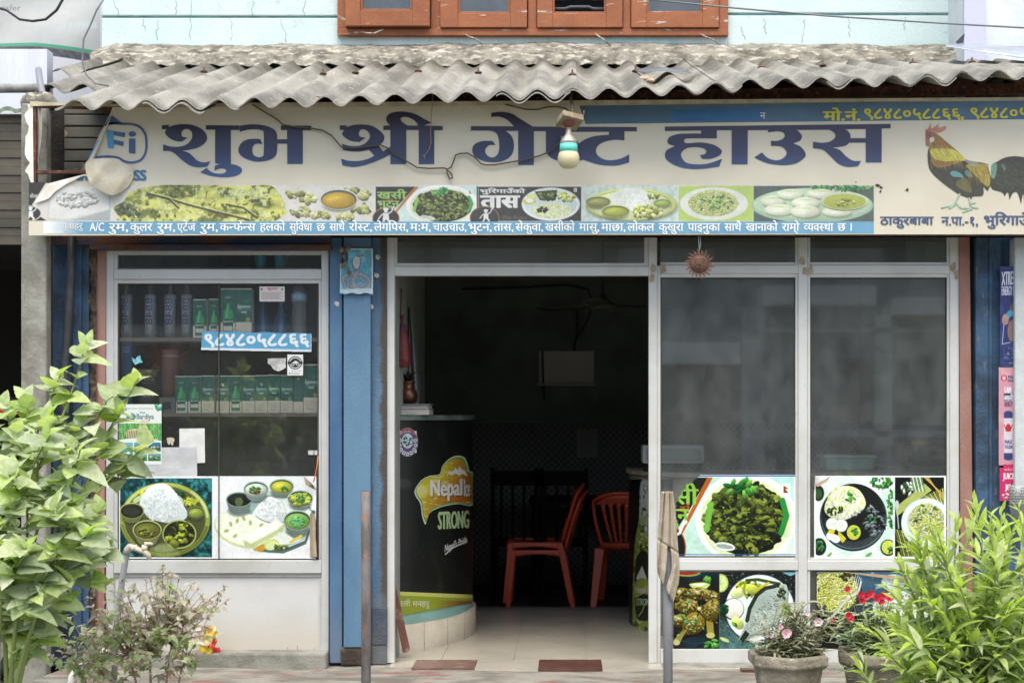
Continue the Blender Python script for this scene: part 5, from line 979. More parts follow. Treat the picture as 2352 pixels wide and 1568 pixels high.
fm = MB(); fm.grid(flap, len(fo_), 9); fm.build('folded_flap', mat('flex_back', (196, 190, 170), (180, 172, 148), 9, rough=.6, bump=.3), S)
bk = MB(); bk.grid(lambda u, v: W(262 - u * 64 + 14 * v * u, 252 + u * 128, YS - .004 - .035 * math.sin(v * 3.14) * u), 14, 6); bk.build('curled_edge', m_flex, S)
pic_strip().build('food_picture_strip', BN, YS - .0018, fade=.2, k=.78)
pe = Pic(66, 419, 106, 506, (66, 64, 60), 1.0, 71); pe.text('सेकुवा', 68, 444, 100, 458, (206, 206, 198), .02); pe.poly([(112, 421), (106, 419), (74, 470), (80, 490), (106, 506)], (214, 212, 202)); pe.ell(66, 490, 30, 18, (206, 204, 196)); pe.ell(66, 490, 27, 16, (70, 68, 64)); chef(pe, 70, 494, .9); pe.build('food_picture_end', BN, YS - .002)
pic_rooster().build('rooster_picture', BN, YS - .002, fade=.04)
hl = MB()
for (px, py, r) in ((1966, 418, 2.6), (2016, 426, 5.5), (2022, 440, 4), (2084, 436, 5), (1318, 374, 1.2), (1080, 300, 1), (2024, 431, 4)):
    pts = [(px + r * rn.uniform(.4, 1.3) * math.cos(a * .7), py + r * rn.uniform(.3, .9) * math.sin(a * .7)) for a in range(9)]; hl.prism(pts, YS - .0035, .001)
hl.build('burnt_hole', mat('burnt_black', (40, 30, 24), (96, 70, 54), 60, rough=1), BN)
# ------------------------------------------------------------------ posters and stickers on the glass
m_paper = mat('white_paper', (226, 226, 220), (214, 212, 204), 8, rough=.6, fine=.04); m_pback = mat('brown_paper_back', (176, 156, 130), (150, 130, 106), 8, rough=.8)
def poster(name, label, cat, pic, px, py, y, group=None, **kw):
    t = thing(name, label, cat, W(px, py, y), group); kw.setdefault('con', 1.22 if name == 'food_poster' else 1.); return t, pic.build('printed_sheet', t, y, **dict(dict(k=.74 if name == 'food_poster' else .8), **kw))
G_FOOD = 'food posters stuck on the shop windows'
t, o = poster('food_poster', 'wide poster of a rice thali and a platter of small bowls under the display window', 'poster', pic_thali(), 500, 1283, .012, G_FOOD, con=1.06, bulge=lambda X, Y: -.03 * np.clip((X - 700) / 27, 0, 1) ** 2 * np.clip((Y - 1093) / 180, .2, 1))
c = MB(); c.prism([(697, 1093), (727, 1126), (724, 1118), (702, 1112)], -.02, .002); c.build('curled_corner', m_pback, t); c = MB(); c.grid(lambda u, v: W(712 + 16 * u - 6 * v * u, 1278 - 100 * v, .004 - .03 * math.sin(u * 2.2)), 8, 14); c.build('curled_corner', m_pback, t)
pmt = pic_meatposter(); Y2, X2 = np.mgrid[0:pmt.H, 0:pmt.W]; X2 = 1496 + X2; Y2 = 1090 + Y2
pmt.mask = (X2 > np.interp(Y2, [1090, 1100, 1112, 1135, 1160, 1200, 1276], [1606, 1598, 1578, 1562, 1552, 1549, 1547]) + 2.2 * np.sin(Y2 * .45) + 1.5 * np.sin(Y2 * 1.1)).astype(float)
t, o = poster('food_poster', 'poster of fried meat with green lettering on the window beside the doorway', 'poster', pmt, 1650, 1275, .010, G_FOOD)
t, o = poster('food_poster', 'poster of rice on a black plate beside noodles on bamboo', 'poster', pic_set(), 2020, 1280, .010, G_FOOD, bulge=lambda X, Y: -.03 * np.clip((1895 - X) / 25, 0, 1) ** 2 * np.clip((1125 - Y) / 30, 0, 1))
c = MB(); c.prism([(1868, 1114), (1908, 1093), (1900, 1104), (1880, 1117)], -.028, .002); c.build('curled_corner', m_pback, t)
t, o = poster('food_poster', 'dark poster of chicken legs and a whole fish on a white plate', 'poster', pic_fish(), 1690, 1488, .010, G_FOOD)
t, o = poster('food_poster', 'dark poster of noodles with a fork behind the red flowers', 'poster', pic_pasta(), 2020, 1489, .010, G_FOOD)
c = MB(); c.prism([(1930, 1312), (2172, 1330), (2172, 1346), (2010, 1324)], -.004, .002); c.build('curled_corner', m_pback, t)
t, o = poster('tourism_poster', 'small green poster with a tiger in grass and the words Visit Bardiya', 'poster', pic_tourism(), 320, 1065, .012)
pn_ = Pic(461, 756, 717, 812, (104, 170, 204), 1.2, 81); pn_.rect(461, 756, 717, 812, (96, 166, 202)); pn_.poly([(461, 798), (717, 803), (717, 812), (461, 812)], (224, 230, 232)); pn_.poly([(714, 760), (717, 760), (717, 808), (714, 808)], (226, 230, 232))
pn_.text('९८४८०५८८६६', 471, 767, 709, 797, (236, 240, 240), .045); pn_.mask = np.zeros((pn_.H, pn_.W)); ys_, xs_ = np.mgrid[0:pn_.H, 0:pn_.W]; Xp = 461 + xs_ / 1.2; Yp = 756 + ys_ / 1.2; tt_ = (Xp - 461) / 256
pn_.mask = ((Yp > 760 + 5 * tt_ + np.sin(Xp * .09) * .8) & (Yp < 804 + 4.5 * tt_) & (Xp > 464 - (Yp - 760) * .06) & (Xp < 716)).astype(float)
poster('number_sticker', 'sky blue phone number sticker tilted across the display window', 'sticker', pn_, 590, 806, .010)
pk = Pic(596, 658, 654, 692, (228, 220, 214), 1.4, 82)
for k in range(7): pk.line([(601, 672 + k * 2.4), (649 - (k % 3) * 4, 672 + k * 2.4)], .9, (140, 126, 124), .8)
pk.text('सूचना', 614, 661, 638, 667, (186, 84, 76), .02); pk.ell(601, 664, 2.5, 2.5, (110, 110, 120)); pk.ell(648, 664, 2.5, 2.5, (120, 130, 150))
poster('notice_card', 'small pink notice card near the top of the display window', 'notice', pk, 625, 691, .012)
pm = Pic(660, 814, 696, 862, (230, 231, 228), 1.8, 83); pm.ell(678, 833, 16, 15, (40, 40, 40)); pm.ell(678, 833, 14, 13, (210, 210, 206)); pm.ell(678, 833, 11.5, 10.5, (44, 44, 44)); pm.rect(661, 830, 695, 836, (44, 44, 44)); pm.ell(673, 836, 3.5, 3.5, (226, 226, 222)); pm.ell(684, 836, 3.5, 3.5, (226, 226, 222)); pm.ell(673, 836, 2, 2, (44, 44, 44)); pm.ell(684, 836, 2, 2, (44, 44, 44)); pm.poly([(672, 832), (679, 828), (686, 832), (680, 836)], (226, 226, 222)); pm.text('@riderclubnp', 669, 850, 692, 853, (90, 90, 90), 0); pm.rect(663, 855, 666, 859, (90, 130, 190)); pm.text('Ride Enthusiast', 668, 855, 688, 859, (80, 80, 80), 0)
poster('round_emblem_sticker', 'white sticker with a round black motorbike emblem above the cartons', 'sticker', pm, 678, 861, .010)
sc = MB(); sc.prism([(615, 823), (657, 822), (656, 834), (657, 844), (650, 848), (640, 853), (628, 848), (622, 838), (615, 835)], .014, .001); tag(sc.build('torn_sticker', mat('sticker_residue', (190, 190, 186), (150, 150, 146), 30, rough=.8)), 'torn grey sticker scrap beside the motorbike emblem', 'sticker')
sc = MB(); sc.prism([(302, 820), (310, 826), (316, 818), (322, 816), (324, 826), (328, 832), (318, 834), (311, 838), (306, 832)], .014, .001); tag(sc.build('torn_sticker', mat('turquoise_scrap', (90, 160, 170), (140, 190, 196), 60, rough=.7)), 'turquoise torn sticker scrap on the display glass', 'sticker')
sc = MB(); sc.prism([(412, 984), (470, 983), (471, 1062), (452, 1063), (412, 1030)], .015, .001); tag(sc.build('blank_paper', mat('paper_greywhite', (206, 206, 202), (190, 190, 186), 12, rough=.8)), 'upright blank white paper on the display window', 'paper')
sc = MB(); sc.prism([(300, 1028), (452, 1026), (453, 1096), (300, 1097)], .013, .001); tag(sc.build('blank_paper', mat('paper_streaked', (186, 187, 186), (168, 170, 170), 14, (.4, .6), rough=.8, st=(.5, 1, 1))), 'wide faded grey paper above the thali poster', 'paper')
sc = MB(); sc.prism([(383, 1005), (392, 1004), (400, 1006), (401, 1012), (398, 1016), (398, 1022), (393, 1022), (392, 1016), (388, 1022), (384, 1016)], .016, .001); tag(sc.build('torn_sticker', mat('beige_scrap', (176, 168, 150), rough=.8)), 'tiny beige sticker scrap beside the blank white paper', 'sticker')
sc = MB(); sc.pb(708, 720, 1034, 1044, .012, .01); sc.pb(722, 733, 1034, 1044, .012, .01); sc.build('lock_case', m_alu, thing('window_lock', 'small white sliding lock on the edge of the display glass', 'lock', W(720, 1044, .012))).parent
cb = MB(); cb.tube([W(731, 1046, .012), W(728, 1070, .010), W(723, 1096, .008), W(720, 1106, .01)], .0035, 6); tag(cb.build('orange_cable', mat('orange_plastic', (206, 110, 50), rough=.5)), 'thin orange cable hanging at the display window edge', 'cable')

# ------------------------------------------------------------------ goods inside the display window
YG = .06
case = thing('display_cabinet', 'dark shelved cabinet behind the display window', 'cabinet', W(500, 1320, .5))
m_cab = mat('dark_cabinet_wood', (150, 140, 126), (128, 119, 107), 4, rough=.8); m_cabd = mat('cabinet_shelf_board', (140, 132, 120), rough=.9)  # carcass wood, and one even board colour for the shelves
cm = MB(); cm.box(wx(244, .1), wx(756, .1), .62, .66, .3, 2.5); cm.box(wx(244, .1) - .03, wx(244, .1), .06, .62, .3, 2.5); cm.box(wx(756, .1), wx(756, .1) + .03, .06, .62, .3, 2.5); cm.box(wx(244, .1), wx(756, .1), .06, .62, 2.46, 2.5); cm.build('carcass', m_cab, case)
for py in (776, 948): s = MB(); s.box(wx(250, YG), wx(754, YG), YG - .035, .62, wz(py, YG) - .02, wz(py, YG)); s.build('shelf', m_cabd, case)
s = MB(); s.box(wx(250, YG), wx(754, YG), .06, .62, wz(1300, YG) - .02, wz(1300, YG)); s.build('shelf', m_cabd, case)
m_card = mat('green_carton', (44, 92, 78), (38, 82, 70), 10, rough=.45, fine=.03)
def carton(px0, px1, py0, py1, y, label, kind, group='green bottle cartons in the display window', seed=1):
    t = thing('bottle_carton', label, 'carton', W((px0 + px1) / 2, py1, y), group)
    b = MB(); b.pb(px0, px1, py0, py1, y + .0015, .065); cb_ = b.build('carton_body', mat('carton_cream', (240, 232, 212), rough=.6), t)
    w_, h = px1 - px0, py1 - py0; p = Pic(px0, py0, px1, py1, (46, 92, 78), 1.6, seed); X = lambda u: px0 + u * w_; Y = lambda v: py0 + v * h
    p.blend(p.noise(6, 2), (54, 104, 90), .5, .7); p.rect(X(0), Y(0), X(1), Y(.025), (206, 200, 180))
    if kind == 'bottle':
        p.poly([(X(0), Y(.68)), (X(.16), Y(.7)), (X(.16), Y(.94)), (X(.84), Y(.94)), (X(.84), Y(.7)), (X(1), Y(.68)), (X(1), Y(1)), (X(0), Y(1))], (206, 196, 176))
        p.poly([(X(.4), Y(.3)), (X(.62), Y(.3)), (X(.62), Y(.4)), (X(.82), Y(.47)), (X(.84), Y(.62)), (X(.18), Y(.62)), (X(.2), Y(.47)), (X(.4), Y(.4))], (70, 150, 100)); p.poly([(X(.46), Y(.3)), (X(.52), Y(.3)), (X(.5), Y(.6)), (X(.3), Y(.6)), (X(.34), Y(.48))], (116, 190, 140), .7)
        p.text('Signature', X(.3), Y(.16), X(.7), Y(.21), (206, 210, 190), .01, 1, .3); p.text('Signature', X(.15), Y(.64), X(.85), Y(.7), (216, 220, 200), .02, 1, .3); p.rect(X(.2), Y(.76), X(.8), Y(.86), (206, 200, 180)); p.rect(X(.2), Y(.88), X(.8), Y(.93), (60, 130, 90))
    elif kind == 'label':
        p.poly([(X(0), Y(.68)), (X(1), Y(.68)), (X(1), Y(1)), (X(0), Y(1))], (206, 196, 176)); p.text('SIGN', X(.1), Y(.36), X(1), Y(.47), (78, 128, 124), .05); p.text('BLE', X(.55), Y(.22), X(.98), Y(.29), (72, 120, 112), .03)
        p.text('Signature', X(.08), Y(.32), X(.92), Y(.42), (212, 216, 196), .02, 1, .3); p.text('RARE', X(.35), Y(.46), X(.68), Y(.5), (222, 220, 196), .04); p.ell(X(.76), Y(.63), w_ * .14, w_ * .14, (176, 176, 130)); p.ell(X(.76), Y(.63), w_ * .1, w_ * .1, (60, 96, 80)); p.ell(X(.76), Y(.63), w_ * .06, w_ * .06, (176, 176, 130))
        for k in range(4): p.line([(X(.12), Y(.76 + k * .035)), (X(.8 - .1 * (k % 2)), Y(.76 + k * .035))], .7, (150, 140, 126), .7)
        p.line([(X(.15), Y(.93)), (X(.3), Y(.9)), (X(.4), Y(.93)), (X(.6), Y(.91))], .8, (90, 84, 80))
        if seed % 3 == 0: p.poly([(X(.4), Y(.2)), (X(.62), Y(.24)), (X(.5), Y(.3))], (206, 206, 150))
    else:
        p.poly([(X(0), Y(.7)), (X(1), Y(.7)), (X(1), Y(1)), (X(0), Y(1))], (206, 196, 176)); p.ell(X(.5), Y(.1), w_ * .16, w_ * .16, (170, 176, 130))
        for k in range(12): p.line([(X(.2), Y(.22 + k * .035)), (X(.82), Y(.22 + k * .035))], .6, (110, 150, 130), .7)
    p.build('carton_print', cb_, y - .001, k=1.5); return t
CL = {'bottle': 'green carton printed with a green bottle', 'label': 'cream footed green carton with script', 'side': 'narrow green carton showing its side'}
row = ((402, 430, 863, 'bottle'), (432, 461, 863, 'bottle'), (463, 492, 862, 'label'), (497, 526, 862, 'label'), (527.5, 555, 862, 'bottle'), (556.5, 585, 862, 'label'), (586, 614, 861, 'label'), (615, 643, 860, 'label'), (644, 672.5, 861, 'label'), (673.5, 696, 861, 'side'))
ordn = ('first', 'second', 'third', 'fourth', 'fifth', 'sixth', 'seventh', 'eighth', 'ninth', 'tenth')
for i, (a, b, top, k) in enumerate(row): carton(a, b, top, 948, YG, '%s, %s in the lower shelf row' % (CL[k], ordn[i]), k, seed=90 + i)
carton(697, 732, 836, 948, YG, 'tall green and cream carton at the end of the lower shelf row', 'label', seed=103)
carton(443, 474, 687, 776, YG, 'small green bottle carton on the upper shelf, next to the clear bottles', 'bottle', seed=104)
carton(480, 502, 686, 776, YG + .02, 'small green bottle carton on the upper shelf, beside the tall pair', 'bottle', seed=105)
carton(506.5, 541, 662, 776, YG, 'tall green carton with a bottle picture on the upper shelf', 'bottle', seed=106)
carton(542, 578, 662, 776, YG, 'tall green and cream script carton on the upper shelf under the notice card', 'label', seed=107)
def bottle(name, label, px, py0, py1, y, prof, m, group=None, extra=None):
    b = W(px, py1, y); h = wz(py0, y) - wz(py1, y); t = thing(name, label, 'bottle', b, group)
    mb = MB(); mb.lathe(b, [(r, z * h) for r, z in prof], 20); bo_ = mb.build('bottle_body', m, t)
    if extra: extra(bo_, b, h)
    return t
m_clear = glassmat('clear_bottle', .16, (.8, .84, .84), 1.6, (220, 226, 228)); m_lab = mat('pale_bottle_label', (186, 190, 190), rough=.6)
def lab48(t, b, h):
    m = MB(); m.lathe((b.x, b.y, b.z + h * .08), [(.031, 0), (.031, h * .74)], 20); m.build('bottle_label', mat('grey_label', (196, 198, 200), (160, 164, 170), 20, rough=.6), t)
    V, F = glyphs('8848', .05); P = fit(V, 0, 0, 1, 1); q = MB(); q.add([(b.x + .022 * (p[1] - .5) * 1.6, b.y - .034, b.z + h * (.75 - .5 * p[0])) for p in P], F); q.build('label_number', mat('violet_print', (70, 72, 120), rough=.6), t)
for i, (px, where) in enumerate(((291, 'against the window frame'), (346, 'second from the window frame'), (391, 'third from the window frame'), (430, 'next to the green cartons'))):
    bottle('spirit_bottle', 'clear numbered bottle, %s on the upper shelf' % where, px, 655, 776, YG + .10, [(.030, 0), (.034, .03), (.034, .7), (.028, .78), (.014, .84), (.013, .97), (.016, .98), (.016, 1), (.001, 1)], m_clear, 'numbered bottles on the upper shelf', lab48)
def ribs(n=9):
    P = [(.036, 0), (.04, .03)]
    for k in range(n * 2): P.append((.040 if k % 2 else .0365, .06 + k * .032))
    return P + [(.041, .64), (.041, .78), (.036, .86), (.018, .94), (.013, .95), (.013, .995), (.001, 1)]
def wlab(t, b, h):
    m = MB(); m.lathe((b.x, b.y, b.z + h * .645), [(.042, 0), (.042, h * .13)], 20); m.build('bottle_label', mat('pale_blue_label', (140, 176, 206), (190, 206, 216), 30, rough=.5), t)
bottle('water_bottle', 'tall ribbed clear water bottle standing behind the display glass', 687, 646, 776, .11, ribs(), m_clear, None, wlab)
for i, (px, w_) in enumerate(((605, 'under the notice card'), (646, 'beside the water bottle'))):
    bottle('blue_tall_bottle', 'blue bottle with a long neck and flared foot %s' % w_, px, 640, 776, YG + .14, [(.058, 0), (.052, .1), (.03, .34), (.014, .5), (.014, .94), (.018, .95), (.018, 1), (.001, 1)], mat('blue_bottle_glass', (40, 92, 128), rough=.2, fine=0), 'blue long necked bottles')
for i, (px, w_) in enumerate(((600, 'near the middle of the top pane'), (644, 'near the blue column'))):
    g = MB(); b = W(px, 617, YG); g.lathe(b, [(.028, 0), (.032, .02), (.046, .10), (.046, .108), (.042, .108), (.03, .02), (.001, .02)], 20); tag(g.build('teal_tumbler', mat('teal_plastic', (46, 104, 116), rough=.35, fine=0)), 'teal tumbler on the top shelf, %s' % w_, 'tumbler', 'teal tumblers')
s = MB(); s.box(wx(262, YG), wx(738, YG), YG - .035, .62, wz(617, YG) - .015, wz(617, YG)); s.build('shelf', m_cabd, case)
t = thing('black_gift_tin', 'round black tin lettered Black Oak with a gold lid', 'tin', W(340, 948, YG)); b = W(340, 948, YG + .07)
m = MB(); m.lathe(b, [(.086, 0), (.088, .004), (.088, .205)], 32); tb_ = m.build('tin_body', mat('black_tin', (36, 36, 36), rough=.4), t); m = MB(); m.lathe(b + Vector((0, 0, .2055)), [(.055, 0), (.055, .028), (.05, .034), (.001, .034)], 28); m.build('tin_lid', mat('gold_lid', (150, 138, 96), rough=.4), t)
mg = mat('gold_print', (176, 166, 116), rough=.5, fine=0); yt = YG + .07 - .0895
q = MB()
for s_, bx in (('BLACK', (325, 856, 357, 865)), ('OAK', (331, 867, 354, 875)), ('●●●●', (328, 908, 352, 911)), ('PREMIUM BLEND', (327, 878, 355, 880))):
    V, F = glyphs(s_, .02); P = fit(V, *bx); q.add([(lambda p3: (p3.x, b.y - math.sqrt(max(0, .0895 ** 2 - (p3.x - b.x) ** 2)), p3.z))(W(p[0], p[1], yt)) for p in P], F)
q.prism([(336, 853), (337, 847), (340, 851), (342, 849), (344, 851), (347, 847), (348, 853), (342, 856)], yt - .001, .001); q.build('tin_lettering', mg, tb_)
t = thing('brown_tube_box', 'tall brown cylinder box beside the black tin', 'box', W(391, 930, YG)); m = MB(); m.lathe(W(391, 930, YG + .06), [(.046, 0), (.046, .30), (.043, .305), (.001, .305)], 24); m.build('tube_body', mat('dusty_brown_card', (132, 96, 84), (112, 80, 70), 6, rough=.6), t); m = MB(); m.lathe(W(391, 930, YG + .06) + Vector((0, 0, .265)), [(.0465, 0), (.0465, .007)], 24); m.build('foil_band', mat('foil_band', (186, 176, 160), rough=.3), t)
t = thing('blue_carton', 'flat dark blue carton at the edge of the display window', 'carton', W(287, 948, YG)); m = MB(); m.pb(275, 302, 786, 948, YG, .06); m.build('carton_body', mat('deep_blue_card', (42, 84, 116), rough=.5), t); q = MB()
for k in range(3): q.pb(280, 297, 797 + k * 5, 799 + k * 5, YG - .001, .001)
q.build('carton_print', mat('pale_blue_print', (120, 150, 170), rough=.5), t)
t = thing('small_grey_box', 'small grey patterned box under the brown cylinder', 'box', W(380, 948, YG)); m = MB(); m.pb(366, 402, 912, 948, YG - .02, .05); m.build('box_body', mat('grey_box_card', (120, 130, 122), rough=.6), t); m = MB(); m.pb(374, 392, 922, 940, YG - .021, .002); m.build('box_print', mat('box_dark_print', (56, 60, 60), rough=.6), t)
def sunface(name, label, c, r, m, y, detail=True):
    t = thing(name, label, 'ornament', c); b = MB()
    b.lathe((0, 0, 0), [(r, 0), (r * .98, .004), (r * .8, .014), (r * .4, .024), (.001, .028)], 28)
    n = 20
    for k in range(n):
        a = 2 * math.pi * k / n; L = r * (1.62 if k % 2 else 1.42); w_ = .15; cu = .16
        P = [(r * .95 * math.cos(a - w_), r * .95 * math.sin(a - w_)), (r * 1.25 * math.cos(a - w_ * .3 + cu * .3), r * 1.25 * math.sin(a - w_ * .3 + cu * .3)), (L * math.cos(a + cu), L * math.sin(a + cu)), (r * 1.2 * math.cos(a + w_), r * 1.2 * math.sin(a + w_)), (r * .95 * math.cos(a + w_), r * .95 * math.sin(a + w_))]
        b.add([(p[0], p[1], .010) for p in P] + [(p[0], p[1], 0) for p in P], [(0, 1, 2, 3, 4), (9, 8, 7, 6, 5)] + [(i, i + 5, (i + 1) % 5 + 5, (i + 1) % 5) for i in range(5)])
    if detail:
        for sx in (-1, 1): b.lathe((sx * r * .36, r * .2, .018), [(r * .17, 0), (r * .12, .006), (.001, .008)], 10, sy=.6); b.tube([(sx * r * .15, r * .42, .021), (sx * r * .36, r * .48, .02), (sx * r * .58, r * .36, .016)], .003, 5); b.lathe((sx * r * .5, -r * .18, .012), [(r * .2, 0), (r * .12, .008), (.001, .01)], 10)
        b.add([(-.004, r * .3, .024), (.004, r * .3, .024), (r * .16, -r * .12, .024), (0, -r * .16, .042), (-r * .16, -r * .12, .024)], [(0, 3, 1), (1, 3, 2), (0, 4, 3), (4, 2, 3)])
        b.tube([(-r * .32, -r * .38, .016), (-r * .1, -r * .45, .024), (0, -r * .43, .024), (r * .1, -r * .45, .024), (r * .32, -r * .38, .016)], .0045, 6); b.tube([(-r * .2, -r * .5, .018), (0, -r * .55, .022), (r * .2, -r * .5, .018)], .004, 6)
    for i, v in enumerate(b.v): b.v[i] = (v[0] + c[0], c[1] - v[2], v[1] + c[2])
    b.build('sun_disc', m, t); return t
mt_ = mat('terracotta', (104, 76, 62), (88, 64, 54), 20, rough=.85, bump=.4)
t = sunface('terracotta_sun', 'terracotta sun face hanging on a string below the signboard', W(1606, 606, -.24), .052, mt_, -.24)
st = MB(); st.tube([W(1604, 540, -.24), W(1606, 574, -.245)], .0016, 5); st.tube([W(1608, 540, -.24), W(1609, 560, -.235), W(1606, 576, -.245)], .0016, 5); st.build('hanging_string', mat('pale_string', (196, 206, 196), rough=.8, fine=0), t)
sunface('orange_sun_ornament', 'orange sun face plaque behind the brown cylinder', W(386, 815, YG + .2), .085, mat('orange_clay', (150, 84, 50), rough=.8), 0)

# ------------------------------------------------------------------ inside the room
def ellcyl(cx, cy, rx, ry, th0, th1):
    ths = np.linspace(R(th0), R(th1), 721); xs = cx + rx * np.cos(ths); ys = cy + ry * np.sin(ths); pxs = CX + xs * FPX / (D + ys); return ths, xs, ys, pxs
# front counter: curved bar front
CC = (-1.25, 1.15, .655, .89); t = thing('bar_counter', 'curved black bar counter with a Nepal Ice print over cream tiles', 'counter', (-1.0, .9, 0))
def arcwall(rx, ry, z0, z1, c=CC, a0=-78, a1=90, n=60):
    mb = MB()
    for i in range(n + 1):
        th = R(a0 + (a1 - a0) * i / n); x, y = c[0] + rx * math.cos(th), c[1] + ry * math.sin(th); mb.v += [(x, y, z0), (x, y, z1)]
    for i in range(n): mb.f.append([2 * i, 2 * i + 2, 2 * i + 3, 2 * i + 1]); mb.m.append(0); mb.sm.append(True)
    b = len(mb.v); top = [2 * i + 1 for i in range(n + 1)]; mb.v += [(c[0] - .1, c[1] - ry * .3, z1), (c[0] - .1, c[1] + ry, z1)]; mb.f.append(top + [b + 1, b]); mb.m.append(0); mb.sm.append(False); return mb
arcwall(.672, .905, 0, .155).build('tile_plinth', mat('cream_plinth_tile', (188, 182, 164), (178, 170, 152), 8, rough=.25), t, local=False)
for i in range(9):
    th = R(-66 + i * 15); x, y = CC[0] + .6725 * math.cos(th), CC[1] + .9055 * math.sin(th); gt = MB(); gt.tube([(x, y, 0), (x, y, .155)], .0015, 5); gt.build('tile_joint', mat('tile_joint', (140, 132, 116), rough=.9), t)
cbody = arcwall(.650, .884, .15, 1.318).build('counter_body', mat('teal_counter_board', (128, 166, 156), (118, 154, 146), 6, rough=.5), t)
arcwall(.668, .902, 1.316, 1.345).build('counter_top', mat('counter_top_laminate', (70, 74, 68), (96, 112, 102), 8, rough=.35), t)
th_, xs_, ys_, pxs_ = ellcyl(CC[0], CC[1], .654, .888, -70, 3); okm = np.argmax(pxs_); th_, xs_, ys_, pxs_ = [a[:okm + 1] for a in (th_, xs_, ys_, pxs_)]
def counter_surf(X, Y):
    th = np.interp(X, pxs_, th_); x = CC[0] + .654 * np.cos(th); y = CC[1] + .888 * np.sin(th); return np.stack([x, y, EYE - (Y - CY) * (D + y) / FPX], -1)
p = Pic(893, 964, float(pxs_.max()) - .3, 1420, (22, 25, 24), 1.6, 111); z_ = lambda q: (905.4 + (q[0] - 33) * .3592, 955.5 + q[1] * .3592)   # from the close-up
p.blend(p.noise(60, 2), (27, 31, 29), .4, .7); p.blend(p.noise(50, 3, .3, 1.6), (44, 40, 34), .6, .8, .6)
Yg = 964 + np.arange(p.H)[:, None] / 1.6; Xg = 893 + np.arange(p.W)[None, :] / 1.6
lo = [z_(q) for q in ((165, 470), (205, 410), (260, 380), (322, 370), (340, 320), (380, 275), (430, 252), (480, 260), (505, 310), (515, 350), (540, 370), (540, 560), (440, 560), (340, 578), (270, 610), (245, 650), (232, 692), (212, 640), (200, 560), (170, 510))]
p.poly([tuple(v) for v in crom(lo, 5)], (206, 214, 196)); c_ = (sum(q[0] for q in lo) / len(lo), sum(q[1] for q in lo) / len(lo)); li = [(c_[0] + (q[0] - c_[0]) * .92, c_[1] + (q[1] - c_[1]) * .90 - 1) for q in lo]
p.poly([tuple(v) for v in crom([(c_[0] + (q[0] - c_[0]) * .96, c_[1] + (q[1] - c_[1]) * .955) for q in lo], 5)], (110, 170, 80)); sv = p.a.copy(); p.poly([tuple(v) for v in crom(li, 5)], (196, 184, 52)); msk = (np.abs(p.a - sv).sum(2) > 30).astype(float); p.clip = msk
p.blend((Xg - 960) / 120 + (Yg - 1050) / 200 + p.noise(30, 2) * .3, (176, 100, 36), .75, 1.35, .9); p.blend(p.noise(3, 2, 3, 1), (232, 232, 200), .66, .78, .7 ); p.ell(955, 1125, 30, 16, (236, 234, 200), .1, .5, soft=12); p.clip = None
pk_ = [z_(q) for q in ((362, 385), (390, 350), (405, 356), (425, 330), (440, 345), (452, 320), (470, 345), (480, 340), (505, 385), (470, 368), (445, 378), (425, 362), (400, 378), (385, 366))]; p.poly(pk_, (232, 232, 220))
for dx, dy, c in ((1.2, 1.6, (60, 40, 24)), (0, 0, (226, 226, 216))): 
    x0, y0 = z_((268, 408)); p.text('Nepal', x0 + dx, y0 + dy, z_((466, 0))[0] + dx, z_((0, 545))[1] + dy, c, .05, warp=lambda q: (q[0], q[1] - (q[0] - x0) * .04)); p.text('Ice', z_((481, 0))[0] + dx, z_((0, 404))[1] + dy, z_((519, 0))[0] + dx, z_((0, 512))[1] + dy, c, .05)
x0, y0 = z_((316, 606)); p.text('STRONG', x0, y0 + 2, z_((510, 0))[0], z_((0, 722))[1], (178, 206, 150), .07, warp=lambda q: (q[0], q[1] - (q[0] - x0) * .05)); x0, y0 = z_((356, 776)); p.text("Nepal's Pride", x0, y0 + 8, z_((498, 0))[0], z_((0, 858))[1], (222, 224, 220), .03, 1, .2, warp=lambda q: (q[0], q[1] - (q[0] - x0) * .42 + 8)); p.line([z_((360, 882)), z_((410, 838)), z_((498, 798))], 2.6, (210, 222, 210))
p.poly([z_(q) for q in ((0, 1118), (560, 1142), (560, 1290), (0, 1290))], (150, 164, 50)); p.poly([z_(q) for q in ((0, 1117), (560, 1141), (560, 1166), (0, 1140))], (206, 210, 110)); f_ = ((Xg - 960) / 110) * np.ones((p.H, 1)); p.clip = (Yg > z_((0, 1166))[1] + (Xg - 905) * .03).astype(float); p.blend(f_, (140, 84, 54), .35, .95, .9); p.clip = None; p.text('पाली मनहरु', z_((46, 0))[0], z_((0, 1168))[1], z_((258, 0))[0], z_((0, 1228))[1], (226, 228, 210), .0)
for _ in range(70):
    x = p.rnd.uniform(900, 1080); y = p.rnd.uniform(1000, 1360); a = p.rnd.uniform(0, 3); L = p.rnd.uniform(2, 9); p.line([(x, y), (x + L * math.cos(a), y + L * math.sin(a))], .6, (150, 156, 150), p.rnd.uniform(.2, .7))
p.ell(920, 1110, 26, 12, (110, 116, 110), 0, .35, soft=12); Ybot = z_((0, 1276))[1] - (Xg - 918) * .18; p.mask = (Yg < Ybot).astype(float)
p.build('printed_wrap', cbody, 0, surf=counter_surf, k=.72)
pe = Pic(909, 980, 963, 1052, (232, 230, 226), 2, 112); q_ = lambda u, v: (936 + u, 1015 + v)
